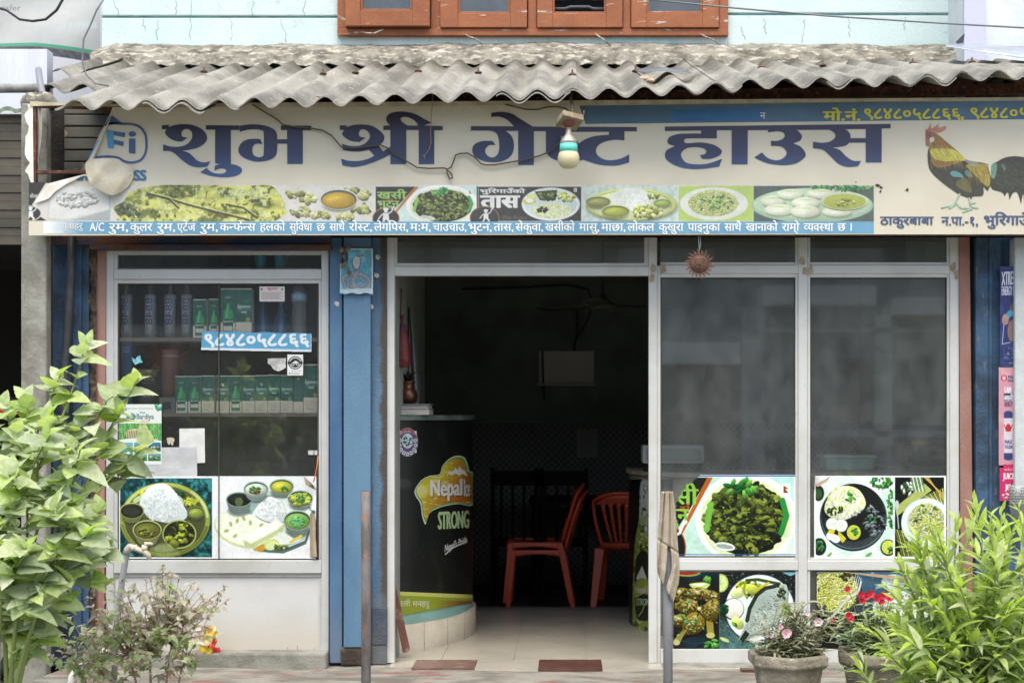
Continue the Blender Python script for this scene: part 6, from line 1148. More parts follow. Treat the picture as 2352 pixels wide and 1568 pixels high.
pe.ell(936, 1015, 24, 33, (226, 224, 220)); pe.ell(936, 1015, 23, 32, (150, 60, 70)); pe.ell(936, 1018, 23, 29, (60, 90, 140), 0, .6); pe.text('नेपाल खोपा दिवस २०८१', 918, 986, 954, 994, (226, 220, 220), .0, warp=lambda q: (q[0], q[1] + abs(q[0] - 936) ** 2 * .024)); pe.ell(936, 1012, 13, 17, (206, 216, 222)); pe.chunks(936, 1012, 10, 12, 26, 3, [(90, 150, 160), (226, 230, 228), (60, 120, 140), (70, 110, 90)], .2)
for k in range(9): a = -.3 + k * .47; pe.ell(936 + 18.5 * math.cos(a), 1018 + 24 * math.sin(a), 4, 4.6, (206, 214, 220)); pe.ell(936 + 18.5 * math.cos(a), 1018 + 24 * math.sin(a), 2, 2, (90, 130, 150))
Y2, X2 = np.mgrid[0:pe.H, 0:pe.W]; X2 = 909 + X2 / 2; Y2 = 980 + Y2 / 2; pe.mask = ((((X2 - 936) / 24) ** 2 + ((Y2 - 1015) / 33) ** 2 < 1) | ((X2 > 911) & (X2 < 957) & (Y2 > 989) & (Y2 < 1040) & ((X2 < 925) | (X2 > 950)))).astype(float)
def csurf2(X, Y): a = counter_surf(X, Y); a[..., 0] += .0008; a[..., 1] -= .0012; return a
te = thing('round_counter_sticker', 'oval red and blue emblem sticker on the black counter', 'sticker', (-1.0, .3, 1.2)); pe.build('printed_sheet', te, 0, surf=csurf2)
# things on the counter
t = thing('account_books', 'two stacked ledgers on the counter below the copper pot', 'books', W(945, 952, .55)); m = MB(); z0 = 1.346
m.box(-1.02, wx(988, .5), .42, .68, z0 + .001, z0 + .034); m.box(-1.02, wx(986, .5), .43, .66, z0 + .036, z0 + .058); m.build('page_block', mat('page_edges', (190, 188, 180), (160, 158, 150), 120, rough=.8, st=(.2, .2, 3)), t); m = MB(); m.box(-1.03, wx(990, .5), .415, .685, z0 + .0585, z0 + .064); m.box(-1.03, wx(990, .5), .415, .685, z0 + .0335, z0 + .0365); m.build('book_cover', mat('grey_book_cover', (110, 110, 106), rough=.6), t)
t = thing('copper_pot', 'copper water pot with dark leaves standing on the ledgers', 'pot', (wx(937, .55), .55, z0 + .065)); c0 = (wx(937, .55), .55, z0 + .0655)
m = MB(); m.lathe(c0, [(.03, 0), (.05, .008), (.056, .03), (.055, .06), (.042, .085), (.034, .1), (.034, .118), (.046, .128), (.044, .13), (.03, .118), (.001, .1)], 28); m.build('pot_body', mat('copper', (112, 76, 58), (90, 60, 46), 8, rough=.35, metal=.7, fine=.04), t)
def leaf(mb, base, d, nrm, L, wd, fold=.25, droop=.3, shape='ovate', mi=0, n=6, twist=0.):
    d = Vector(d).normalized(); nrm = Vector(nrm); s = d.cross(nrm)
    if s.length < 1e-4: s = d.orthogonal()
    s.normalize(); nn = s.cross(d).normalized(); V = []; base = Vector(base)
    for i in range(n + 1):
        t = i / n; p = base + d * (L * t) - nn * (droop * L * t * t)
        if shape == 'ovate': w_ = wd * (math.sin(math.pi * min(1, t ** .66)) ** .72) * (1 - .22 * t) * (1 + .045 * (1 if i % 2 else -1) * (.15 < t < .95))
        elif shape == 'lance': w_ = wd * math.sin(math.pi * min(1, max(.0, t) ** .85)) ** .9
        else: w_ = wd * math.sin(math.pi * t ** .9) ** .7
        w_ = max(w_, wd * .02); V += [p - s * w_ + nn * fold * w_, p, p + s * w_ + nn * fold * w_]
    F = []
    for i in range(n): a = 3 * i; F += [(a, a + 1, a + 4, a + 3), (a + 1, a + 2, a + 5, a + 4)]
    mb.add(V, F, mi, True)
rn = random.Random(20); m = MB()
for k in range(14): a = rn.uniform(0, 6.28); leaf(m, Vector(c0) + Vector((0, 0, .12)), (math.cos(a) * rn.uniform(.3, 1), math.sin(a) * .6, rn.uniform(.6, 1.4)), (0, 0, 1), rn.uniform(.06, .1), .018, .2, .2)
m.build('pot_leaves', leafmat('dark_dry_leaf', [(.02, .02, .018), (.04, .03, .025)], .1), t)
t = thing('red_plastic_bag', 'dark red plastic bag hanging inside the doorway above the copper pot', 'bag', W(925, 745, .35)); m = MB(); c1 = W(924, 845, .35)
m.lathe(c1, [(.001, -.0), (.05, .01), (.055, .05), (.052, .12), (.04, .18), (.02, .24), (.008, .26), (.012, .30)], 14, sx=.9, sy=.7); m.tube([c1 + Vector((-.01, 0, .28)), c1 + Vector((-.005, 0, .45))], .003, 5); m.build('bag_film', mat('red_film', (104, 40, 44), (70, 34, 60), 9, (.5, .6), rough=.3, bump=1, bsc=30), t)
t = thing('grey_curtain', 'pale grey cloth hanging from a nail inside the doorway', 'curtain', W(944, 700, .8)); m = MB(); m.grid(lambda u, v: W(938 + 4 * u + v * (u * 34 - 4), 706 + v * 225, .75 + .03 * math.sin(u * 14 + v * 3)), 26, 20); m.build('cloth', mat('grey_cloth', (150, 152, 146), (124, 128, 124), 8, rough=.9), t)
bd = MB(); bd.prism([(905, 1330), (914, 1370), (941, 1490), (937, 1497), (925, 1498), (904, 1395)], .14, .02); tag(bd.build('wooden_board', mat('reddish_plank', (112, 76, 66), (140, 120, 106), 12, (.5, .6), rough=.8)), 'short reddish plank leaning against the tiled counter', 'plank')
# second bar counter behind the right jamb
CR = (1.05, 1.55, .66, .85); t = thing('bar_counter', 'cream topped bar counter with a bottle print, half behind the door jamb', 'counter', (1.05, 1.5, 0))
def arcR(rx, ry, z0, z1):
    mb = arcwall(rx, ry, z0, z1, CR, 90, 270, 70); return mb
def arcR2(rx, ry, z0, z1):
    mb = MB(); n = 70
    for i in range(n + 1): th = R(170 + 150 * i / n); mb.v += [(CR[0] + rx * math.cos(th), CR[1] + ry * math.sin(th), z0), (CR[0] + rx * math.cos(th), CR[1] + ry * math.sin(th), z1)]
    for i in range(n): mb.f.append([2 * i, 2 * i + 2, 2 * i + 3, 2 * i + 1]); mb.m.append(0); mb.sm.append(True)
    mb.f.append([2 * i + 1 for i in range(n + 1)]); mb.m.append(0); mb.sm.append(False); return mb
m_ctop = mat('cream_counter_top', (166, 152, 128), (140, 126, 104), 8, rough=.4)
cbody = arcR2(.65, .84, .02, .975).build('counter_body', mat('cream_counter_board', (150, 140, 118), (166, 156, 134), 8, rough=.5), t); arcR2(.672, .862, .972, 1.0).build('counter_top', m_ctop, t)
x_ = MB(); x_.box(1.2, 2.2, .82, 1.3, .0, .97); x_.box(1.2, 2.2, .80, 1.32, .972, 1.0); x_.build('counter_wing', mat('cream_counter_wing', (170, 160, 136), (150, 140, 118), 6, rough=.5), t)
x_ = MB()
for k in range(5): a = R(196 + k * 20); x_.lathe((CR[0] + .56 * math.cos(a), CR[1] + .74 * math.sin(a), -.004), [(.022, 0), (.022, .03)], 8)
x_.build('counter_foot', m_black, t)
thR = np.linspace(R(176), R(262), 600); xR = CR[0] + .654 * np.cos(thR); yR = CR[1] + .844 * np.sin(thR); pR = CX + xR * FPX / (D + yR); i0 = int(np.argmin(pR)); thR, pR = thR[i0:], pR[i0:]
def surfR(X, Y): th = np.interp(X, pR, thR); x = CR[0] + .654 * np.cos(th); y = CR[1] + .844 * np.sin(th); return np.stack([x, y, EYE - (Y - CY) * (D + y) / FPX], -1)
p = Pic(float(pR.min()) + .2, 1100, 1545, 1470, (30, 30, 28), 1.6, 121); zz = lambda q: (784 + q[0] * .3516, 1016.75 + q[1] * .3516); p.blend(p.noise(40, 2, .4, 1.5), (52, 40, 34), .5, .8)
bo = [zz(q) for q in ((1955, 265), (2010, 262), (2015, 560), (2060, 650), (2080, 800), (2080, 1230), (1915, 1230), (1910, 800), (1925, 600), (1945, 500))]; p.poly([tuple(v) for v in crom(bo, 5)], (196, 204, 186)); sv = p.a.copy(); p.poly([tuple(v) for v in crom(bo, 5)], (150, 168, 70)); p.clip = (np.abs(p.a - sv).sum(2) > 8).astype(float)
YR = (1100 + np.arange(p.H) / 1.6)[:, None] * np.ones((1, p.W)); p.blend(1 - (YR - 1100) / 300 + p.noise(20, 3) * .3, (206, 212, 204), .7, .95); p.blend(p.noise(7, 3, .6, 1.4), (70, 80, 36), .6, .68); p.blend(p.noise(5, 2), (226, 230, 190), .68, .76); p.clip = None
p.poly([tuple(v) for v in crom([zz(q) for q in ((1925, 760), (1975, 700), (2020, 760), (2035, 900), (2030, 1130), (1960, 1160), (1925, 1120), (1915, 950))], 5)], (46, 48, 38)); p.poly([zz(q) for q in ((1925, 880), (1965, 800), (2000, 900), (1975, 960))], (212, 216, 206)); p.poly([tuple(v) for v in crom([zz(q) for q in ((1915, 920), (1970, 880), (2040, 930), (2040, 1000), (1975, 985), (1918, 1010))], 4)], (160, 168, 80)); p.text('Nepal Ice', *zz((1922, 935)), *zz((2030, 990)), (216, 216, 196), .03); p.text('STRONG', *zz((1925, 1015)), *zz((2030, 1060)), (186, 206, 160), .05); p.line([zz((1940, 1130)), zz((1965, 1100)), zz((1980, 1060))], 2.5, (170, 186, 80)); p.ell(*zz((1990, 560)), 6, 9, (90, 130, 60)); p.ell(*zz((1990, 560)), 4, 7, (206, 214, 200))
p.build('printed_wrap', cbody, 0, surf=surfR, k=.72)
t = thing('cash_terminal', 'grey plastic cash box on a post behind the glass', 'cash box', W(1508, 1090, .9)); m = MB(); m.pb(1476, 1618, 1022, 1064, .9, .2); m.build('case', mat('grey_plastic', (150, 154, 148), rough=.45), t, bevel=.012); m = MB(); m.pb(1484, 1612, 1029, 1058, .895, .01); m.build('front_panel', mat('grey_plastic_panel', (118, 124, 120), rough=.3), t, bevel=.008); m = MB(); m.lathe(W(1485, 1082, 1.0), [(.02, 0), (.02, .06)], 12); m.lathe(W(1600, 1082, 1.0), [(.02, 0), (.02, .06)], 12); m.build('post', m_black, t)
m_red = mat('red_moulded_plastic', (204, 80, 48), (190, 72, 44), 5, rough=.38, fine=.02)
def chair(name, label, loc, rz, group, zoff=0.):
    t = thing(name, label, 'chair', loc, group); t.rotation_euler = (0, 0, rz); t.scale = (.94, .92, 1)
    # local: seat front towards -y, back towards +y
    s = MB(); s.grid(lambda u, v: (-.21 + .42 * u + (.02 * (v - .5)) * (1 if u > .5 else -1) * -1, -.21 + .41 * v, .435 - .018 * math.sin(v * 3.14) - .01 * math.sin(u * 3.14) + (.018 if v < .05 else 0)), 10, 10); s.build('seat', m_red, t, solid=.006, local=True)
    a = MB()
    for sx in (-1, 1): a.grid(lambda u, v, sx=sx: (sx * (.215 + .004 * v), -.215 + .43 * u, .435 - .055 * v * (1 - .4 * math.sin(u * 3.14))), 10, 3)
    a.grid(lambda u, v: (-.215 + .43 * u, -.218 - .004 * v, .437 - .055 * v), 8, 3); a.build('seat_apron', m_red, t, solid=.005, local=True)
    for sx in (-1, 1):
        for sy in (-1, 1):
            g = MB(); x0, y0 = sx * .195, sy * .195; x1, y1 = sx * .235, sy * .235 + (.05 if sy > 0 else -.0)
            w0, w1 = .040, .026
            g.add([(x0 - w0, y0 - .02, .43), (x0 + w0, y0 - .02, .43), (x0 + w0, y0 + .026, .43), (x0 - w0, y0 + .026, .43), (x1 - w1, y1 - .018, 0), (x1 + w1, y1 - .018, 0), (x1 + w1, y1 + .018, 0), (x1 - w1, y1 + .018, 0)], [(0, 1, 5, 4), (1, 2, 6, 5), (2, 3, 7, 6), (3, 0, 4, 7), (4, 5, 6, 7)]); g.build('leg', m_red, t, local=True, bevel=.006)
    b = MB()
    def back(u, z):   # u -1..1
        hw = .165 + .065 * math.sin(min(1, z) * 2.0); return (u * hw, .20 + .02 + .135 * z ** 1.2 - .035 * (1 - u * u) * -1, .43 + .42 * z)
    L_ = [back(-1, z) for z in np.linspace(0, .86, 9)]; T_ = [back(u, .86 + .14 * (1 - abs(u) ** 2.5)) for u in np.linspace(-1, 1, 13)]; R_ = [back(1, z) for z in np.linspace(.86, 0, 9)]
    b.tube(L_ + T_[1:-1] + R_, .014, 8)
    b.grid(lambda u, v: back(-.96 + 1.92 * u, .80 + (.17 * (1 - abs(2 * u - 1) ** 2.5)) * v), 14, 3); b.grid(lambda u, v: back(-.96 + 1.92 * u, .02 + .10 * v), 14, 3)
    for k in range(6): u = -.68 + k * .272; b.grid(lambda a_, v, u=u: back((u + (a_ - .5) * .13) * (.75 + .25 * v), .1 + .72 * v), 2, 8)
    b.build('backrest', m_red, t, local=True, solid=.005); return t
yC = 2.85; FZ = -.07
chair('plastic_chair', 'red plastic chair seen side-on, lower one of a stacked pair', (wx(1236, yC), yC, FZ), R(-90), 'red plastic chairs')
chair('plastic_chair', 'red plastic chair nested on top of another, seen side-on', (wx(1230, yC), yC + .004, FZ + .055), R(-90), 'red plastic chairs')
chair('plastic_chair', 'red plastic chair with a slatted back turned to the door, beside the bar counter', (wx(1440, 2.95), 2.95, FZ), R(172), 'red plastic chairs')
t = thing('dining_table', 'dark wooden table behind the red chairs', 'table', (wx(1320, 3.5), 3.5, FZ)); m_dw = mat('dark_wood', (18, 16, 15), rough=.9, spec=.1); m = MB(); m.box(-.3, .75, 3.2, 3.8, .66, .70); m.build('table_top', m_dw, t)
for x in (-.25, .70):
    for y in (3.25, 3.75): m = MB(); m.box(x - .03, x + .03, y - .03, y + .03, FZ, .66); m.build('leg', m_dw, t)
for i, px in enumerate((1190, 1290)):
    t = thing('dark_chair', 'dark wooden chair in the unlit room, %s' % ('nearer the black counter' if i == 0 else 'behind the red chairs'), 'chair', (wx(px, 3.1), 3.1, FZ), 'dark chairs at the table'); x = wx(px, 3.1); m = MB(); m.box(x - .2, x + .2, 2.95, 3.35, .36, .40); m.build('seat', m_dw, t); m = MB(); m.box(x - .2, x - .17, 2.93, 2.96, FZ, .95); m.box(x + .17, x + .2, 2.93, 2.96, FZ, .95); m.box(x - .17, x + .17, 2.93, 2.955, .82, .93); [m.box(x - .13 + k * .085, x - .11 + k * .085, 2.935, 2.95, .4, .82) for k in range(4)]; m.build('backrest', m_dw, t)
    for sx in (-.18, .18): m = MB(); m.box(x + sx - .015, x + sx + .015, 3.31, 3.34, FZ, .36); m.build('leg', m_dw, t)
t = thing('ceiling_fan', 'dark ceiling fan hanging in the unlit room', 'fan', W(1385, 700, 2.6)); c2 = W(1385, 706, 2.6); m_fan = mat('dark_fan_metal', (84, 86, 78), rough=.5); m = MB(); m.lathe(c2, [(.001, -.02), (.09, -.015), (.1, .0), (.09, .03), (.04, .05), (.03, .09), (.012, .1), (.012, .28), (.02, .28)], 20); m.tube([c2 + Vector((0, 0, .25)), (c2.x, c2.y, 2.62)], .01, 6); m.build('motor', m_fan, t)
for k in range(3):
    a = R(20 + 120 * k); m = MB(); m.grid(lambda u, v: (c2.x + math.cos(a) * (.09 + .5 * u) - math.sin(a) * (v - .5) * .13, c2.y + math.sin(a) * (.09 + .5 * u) + math.cos(a) * (v - .5) * .13, c2.z + .015 + .02 * (v - .5)), 6, 2); m.build('blade', m_fan, t, solid=.004)
t = thing('white_board', 'dim white board hanging on the back wall', 'board', W(1300, 845, 4.17)); m = MB(); m.pb(1238, 1364, 806, 880, 4.17, .025); m.build('board_panel', mat('dim_board', (190, 186, 176), rough=.6), t); m = MB(); m.pb(1234, 1368, 880, 885, 4.12, .07); m.build('board_ledge', mat('board_ledge', (176, 170, 156), rough=.6), t)
t = thing('electric_cables', 'loose black cables looping down the back wall', 'cable'); m = MB(); m.tube([W(1060, 664, 4.15), W(1180, 662, 4.15), W(1300, 655, 4.15), W(1350, 665, 4.15), W(1362, 700, 4.15), W(1345, 745, 4.15), W(1318, 790, 4.15), W(1322, 806, 4.15)], .008, 6); m.tube([W(1325, 700, 4.15), W(1326, 760, 4.15), W(1318, 806, 4.15)], .008, 6); m.tube([W(1246, 806, 4.16), W(1248, 880, 4.13), W(1250, 920, 4.15)], .008, 6); m.build('cable_run', m_dkcable, t)
t = thing('wall_notice', 'pale paper notice on the tiled back wall', 'notice', W(1350, 1015, 4.16)); m = MB(); m.pb(1325, 1372, 985, 1050, 4.16, .006); m.build('paper', mat('dim_paper', (130, 128, 120), rough=.8), t)
# jars and tray seen through the window by the side wall
t = thing('plastic_jar', 'clear jar with a yellow lid on the counter behind the window', 'jar', (wx(2116, 1.4), 1.4, 1.0)); jb = W(2116, 1060, 1.2); m = MB(); m.lathe((jb.x, 1.2, 1.0), [(.06, 0), (.065, .01), (.065, .12), (.05, .15)], 20); m.build('jar_body', mat('jar_plastic', (120, 126, 116), rough=.3), t); m = MB(); m.lathe((jb.x, 1.2, 1.151), [(.06, 0), (.06, .035), (.001, .037)], 20); m.build('jar_lid', mat('yellow_plastic', (206, 166, 50), rough=.4), t)
t = thing('plastic_tray', 'pale green plastic tray on the counter behind the window', 'tray', (wx(1950, 1.0), 1.0, 1.0)); m = MB(); m.pb(1898, 2010, 1050, 1080, 1.0, .25); m.build('tray_body', mat('mint_plastic', (150, 190, 176), (130, 170, 158), 8, rough=.4), t, bevel=.015); m = MB(); m.pb(1892, 2014, 1045, 1051, .99, .27); m.build('tray_rim', mat('mint_plastic_rim', (176, 206, 194), rough=.4), t, bevel=.004)
t = thing('olive_storage_tub', 'olive green storage tub under the yellow lidded jar', 'tub', (wx(2120, .9), .9, 1.0)); m = MB(); m.pb(2085, 2165, 1066, 1100, .86, .2); m.build('tub_body', mat('olive_plastic', (96, 104, 60), rough=.5), t, bevel=.01)
# ------------------------------------------------------------------ cables, bulb, posters on the column
t = thing('hanging_bulb', 'white and turquoise bulb on a square holder in front of the signboard', 'bulb', W(1306, 350, -.50)); YBu = -.50
c = W(1306, 388, YBu); k = (D + YBu) / FPX
prof = [(0.5, 0), (14, 2), (21, 8), (25, 18), (25, 26), (22.5, 36), (20.5, 38)]; m = MB(); m.lathe(c, [(r * k, z * k) for r, z in prof], 24); m.build('bulb_dome', mat('frosted_bulb', (206, 196, 156), (196, 186, 148), 6, rough=.35, fine=.02), t)
m = MB(); m.lathe(c, [(20.8 * k, 37.5 * k), (20 * k, 57 * k)], 24); m.build('turquoise_band', mat('turquoise_plastic', (96, 196, 178), rough=.45, fine=.02), t)
m = MB(); m.lathe(c, [(20 * k, 57 * k), (19 * k, 64 * k), (12 * k, 74 * k), (8 * k, 80 * k), (7 * k, 82 * k), (7.2 * k, 86 * k), (6.4 * k, 87 * k), (6.4 * k, 96 * k)], 20); m.build('bulb_neck', mat('bulb_metal', (176, 172, 162), (150, 140, 124), 20, rough=.4, metal=.3), t)
m = MB(); m.lathe(c, [(7 * k, 95 * k), (15 * k, 104 * k), (17 * k, 112 * k), (17 * k, 114 * k)], 18); m.build('bulb_socket', mat('brownish_red_socket', (120, 66, 54), (90, 54, 46), 20, rough=.5), t)
m = MB(); m.box(-.058, .058, -.05, .05, -.012, .022); ho = m.build('square_holder', mat('dirty_holder', (150, 136, 112), (120, 106, 84), 12, rough=.7), t, local=True, bevel=.004); ho.location = W(1308, 279, YBu) - Vector(t.location); ho.rotation_euler = (R(-24), R(8), R(24))
m = MB(); m.tube([W(1316, 272, YBu), W(1314, 250, YBu + .02), W(1311, 225, YBu + .06), W(1313, 205, YBu + .1)], .007, 6); m.tube([W(1318, 268, YBu), W(1317, 246, YBu + .03), W(1313, 224, YBu + .06)], .004, 6); m.tube([W(1325, 276, YBu), W(1336, 270, YBu), W(1341, 262, YBu), W(1341, 254, YBu)], .004, 6); m.build('bulb_flex', m_cable, t)
t = thing('sign_cable', 'brown cable drooping across the signboard lettering with a knotted loop', 'cable'); yc = YS - .02
m = MB(); P = [W(*q, yc) for q in ((580, 240), (605, 256), (635, 274), (650, 287), (680, 292), (715, 295), (742, 300), (762, 312), (784, 338), (812, 340), (845, 336), (872, 333), (890, 340), (905, 353), (930, 368), (958, 385), (985, 387), (1020, 386), (1026, 388))]; m.tube([v for v in P], .0042, 6)
m.tube([W(*q, yc) for q in ((1026, 387), (1028, 400), (1033, 412), (1039, 409), (1038, 401), (1032, 394), (1026, 390), (1036, 384), (1042, 370), (1046, 357), (1056, 353), (1074, 352), (1088, 360), (1105, 376), (1115, 379), (1135, 379), (1165, 374), (1200, 368), (1240, 358), (1270, 345), (1290, 322), (1296, 312))], .0042, 6)
m.tube([W(*q, yc) for q in ((1160, 240), (1185, 246), (1210, 252), (1235, 252), (1258, 246), (1280, 245), (1300, 250), (1312, 262))], .004, 6); m.build('cable_run', m_cable, t)
t = thing('loose_string', 'frayed twine hanging in front of the second title word', 'string'); m = MB(); m.tube([W(*q, yc - .004) for q in ((994, 205), (993, 235), (991, 262), (990, 284), (989, 310), (990, 328), (986, 343), (976, 357), (970, 358))], .0022, 5); m.tube([W(*q, yc - .004) for q in ((976, 357), (974, 362), (977, 365))], .002, 5); m.build('twine', mat('pale_twine', (150, 130, 120), rough=.9, fine=0), t)
m = MB(); m.tube([W(1495, 0, -.7), W(1700, 20, -.7), W(1900, 37, -.7), W(2150, 53, -.7), W(2400, 67, -.7), W(2700, 82, -.7)], .0045, 6); m.tube([W(1400, -10, -.7), W(1495, 0, -.7)], .0045, 6); tag(m.build('overhead_cable', m_wire), 'thin grey cable sloping across the upper wall', 'cable')
m = MB(); m.tube([W(-20, 14, .3), W(15, 24, .3), W(45, 45, .3), (W(75, 49, .3)), W(105, 45, .3), W(130, 24, .3), W(146, -4, .3), W(150, -20, .3)], .0075, 6); tag(m.build('overhead_cable', m_dkcable), 'thick dark cable looping across the white banner', 'cable')
m = MB(); m.tube([W(312, -8, .2), W(292, 24, .2), W(276, 62, .2), W(262, 90, .2), W(259, 140, .2), W(268, 172, .2), W(290, 192, .2), W(320, 198, .2)], .005, 6)
m.v = [(v[0] - .17, v[1], v[2]) for v in m.v]; tag(m.build('overhead_cable', m_wire), 'thin grey cable hanging beside the pale wall corner', 'cable')
# metal sheet and rubble on the roof
sh = MB(); sh.grid(lambda u, v: W(1458 + 110 * u + 20 * v, 164 - 12 * u + v * (6 + 6 * u) - 5 * math.sin(u * 5), .35 - .25 * v), 10, 5); tag(sh.build('metal_scrap', mat('grey_metal_scrap', (120, 124, 126), (90, 94, 96), 10, rough=.5, metal=.3), solid=.003), 'crumpled grey metal scrap lying on the corrugated roof', 'scrap')
for i, (px, y, r, lab) in enumerate(((1484, .0, .035, 'tan broken brick lying in a roof groove'), (1494, -.10, .02, 'small tan pebble below the broken brick on the roof'))):
    x = wx(px, y); z = roofz(x, y) + .02; s = MB(); s.lathe((x, y, z), [(r * .5, -r * .4), (r, 0), (r * .8, r * .5), (.001, r * .7)], 7, smooth=False, sx=1.25, sy=.8); tag(s.build(('broken_brick', 'roof_pebble')[i], mat('tan_brick', (190, 176, 150), (160, 140, 116), 20, rough=.95, bump=.5)), lab, ('brick', 'pebble')[i], None, 'thing')
t = thing('neighbour_tin_roof', 'bent grey metal roof sheet at the top corner beside the white wall', 'roof sheet', W(2260, 125, .9)); sh = MB(); sh.grid(lambda u, v: W(2172 + 250 * u, 104 + 6 * u + v * (4 + 30 * u), .95 - .35 * v + .02 * math.sin(u * 9)), 16, 4); sh.build('sheet', mat('galvanised_sheet', (176, 182, 190), (150, 156, 164), 5, rough=.35, metal=.5), t, solid=.004)
sh = MB(); sh.prism([(2196, 96), (2212, 80), (2216, 78), (2213, 98), (2200, 100)], .98, .01); sh.build('bent_corner', mat('dark_tin', (54, 58, 64), rough=.6), t)
t = thing('next_building', 'plain white rendered building beyond the dark seam at the top corner', 'building'); m = MB(); m.box(wx(2212, 1.3), wx(2900, 1.3), 1.3, 4, 1, 5.2); m.build('rendered_wall', m_white, t, bevel=.01); m = MB(); m.box(wx(2212, 1.3) - .001, wx(2260, 1.3), 1.27, 1.3, 3.5, 5.2); m.build('corner_band', mat('lilac_band', (186, 188, 206), rough=.8), t); m = MB(); m.box(wx(2205, YW), wx(2214, 1.3), 1.45, 1.6, 3.3, 5.2); m.build('seam', m_black, t)
def cpost(label, pic, px, y, bul=None): t, o = poster('drink_poster', label, 'poster', pic, px, 1000, y, 'drink posters on the blue column', bulge=bul); return t
q = 1.6; p = Pic(2297, 612, 2334, 842, (44, 54, 104), q, 131); p.blend(p.noise(20, 2), (56, 66, 120), .5, .7); p.text('XTREME', 2301, 625, 2340, 655, (222, 226, 230), .06, warp=lambda a: (a[0], a[1] - (a[0] - 2301) * .08)); p.text('ENERGY DRINK', 2301, 657, 2346, 678, (214, 218, 226), .05)
p.ell(2326, 760, 12, 26, (132, 108, 104)); p.ell(2328, 712, 9, 16, (104, 84, 84)); p.poly([(2303, 800), (2310, 786), (2334, 782), (2334, 842), (2306, 842)], (52, 66, 110)); p.chunks(2320, 812, 14, 16, 30, 4, [(70, 84, 130), (40, 50, 92), (100, 112, 150)], .3); p.ell(2309, 735, 8, 11, (164, 132, 122)); [p.ell(2306 + k * 4, 726, 2, 6, (180, 148, 136), .3) for k in range(4)]; p.ell(2320, 720, 7, 9, (70, 150, 180), .9); p.line([(2306, 745), (2302, 790), (2320, 786)], 1, (220, 224, 230)); p.text('ENERGIZE', 2318, 832, 2334, 835, (190, 194, 206), 0)
cpost('dark blue energy drink poster with a person drinking from a can', p, 2316, -.075)
p = Pic(2294, 843, 2336, 1068, (206, 150, 162), q, 132); p.blend(p.noise(20, 2), (214, 164, 172), .5, .7); p.ell(2306, 868, 7, 7, (186, 50, 60)); p.ell(2306, 868, 4, 5, (222, 190, 190)); p.text('MAX', 2316, 862, 2332, 869, (60, 66, 120), .05); p.text('TIGER', 2314, 871, 2333, 877, (60, 66, 120), .05); p.text('I AM', 2308, 888, 2322, 902, (230, 230, 236), .08, warp=lambda a: (a[0], a[1])); p.rect(2306, 903, 2326, 920, (56, 60, 100)); p.text('असली', 2306, 904, 2326, 919, (232, 232, 236), .05); p.text('ENERGY!', 2307, 922, 2325, 934, (50, 54, 96), .05)
p.rect(2306, 950, 2326, 1050, (214, 206, 212)); p.ell(2316, 950, 10, 7, (56, 66, 116)); p.rect(2306, 948, 2326, 960, (56, 66, 116)); p.rect(2306, 1040, 2326, 1052, (56, 66, 116)); p.ell(2316, 1052, 10, 5, (56, 66, 116)); p.ell(2316, 982, 6, 9, (186, 50, 56)); p.line([(2307, 976), (2312, 990)], 2, (186, 50, 56)); p.line([(2325, 976), (2320, 990)], 2, (186, 50, 56)); p.text('MAX', 2308, 1010, 2325, 1019, (60, 70, 130), .05); p.text('TIGER', 2307, 1022, 2326, 1030, (60, 70, 130), .05)
cpost('pink energy drink poster with a tall can below the blue one', p, 2316, -.072)
p = Pic(2296, 1066, 2340, 1150, (196, 50, 100), q, 133); p.text('สดชื่นทันใจ', 2307, 1074, 2336, 1080, (230, 190, 206), .02); p.text('JUICE', 2304, 1086, 2330, 1104, (236, 226, 230), .06); p.text('JELLY', 2309, 1112, 2338, 1128, (236, 226, 230), .06); p.chunks(2312, 1140, 12, 6, 10, 4, [(230, 200, 206), (214, 120, 150)]); p.mask = np.ones((p.H, p.W)); p.mask[:12, :14] = 0
cpost('magenta juice jelly poster at the foot of the column posters', p, 2316, -.074)
p = Pic(781, 571, 857, 678, (86, 160, 180), 1.4, 134); p.blend(p.noise(26, 3), (120, 186, 200), .5, .66); p.blend(p.noise(14, 3), (60, 130, 160), .58, .7, .7)
def coil(pts, w0, w1):
    P = [tuple(v) for v in crom(pts, 8, False)]; n = len(P)
    for i in range(n - 1): p.line([P[i], P[i + 1]], w0 + (w1 - w0) * i / n + 1.6, (50, 56, 62))
    for i in range(n - 1):
        w_ = w0 + (w1 - w0) * i / n; p.line([P[i], P[i + 1]], w_, (150, 156, 158)); 
    for i in range(0, n - 1):
        w_ = w0 + (w1 - w0) * i / n
        if i % 2: a, b = P[i], P[i + 1]; d = math.hypot(b[0] - a[0], b[1] - a[1]) + 1e-6; nx, ny = -(b[1] - a[1]) / d, (b[0] - a[0]) / d; p.line([(a[0] - nx * w_ * .4, a[1] - ny * w_ * .4), (a[0] + nx * w_ * .4, a[1] + ny * w_ * .4)], .9, (70, 74, 78), .8)
coil([(792, 654), (788, 640), (800, 630), (822, 628), (842, 636), (850, 650), (840, 664), (816, 668), (796, 662), (792, 652)], 7, 8); coil([(800, 652), (802, 642), (816, 638), (832, 642), (838, 652), (826, 660), (810, 660), (806, 652)], 6, 5); coil([(806, 664), (812, 674), (826, 666), (836, 672)], 4, 1.5)
coil([(820, 662), (812, 648), (816, 634), (822, 622), (820, 612)], 9, 10)
p.poly([tuple(v) for v in crom([(812, 617), (809, 603), (813, 593), (820, 589), (828, 592), (830, 602), (827, 614), (820, 622)], 5)], (84, 90, 94)); p.poly([tuple(v) for v in crom([(814, 614), (811, 602), (815, 592), (821, 589), (827, 593), (828, 603), (825, 614), (820, 619)], 5)], (196, 200, 196))
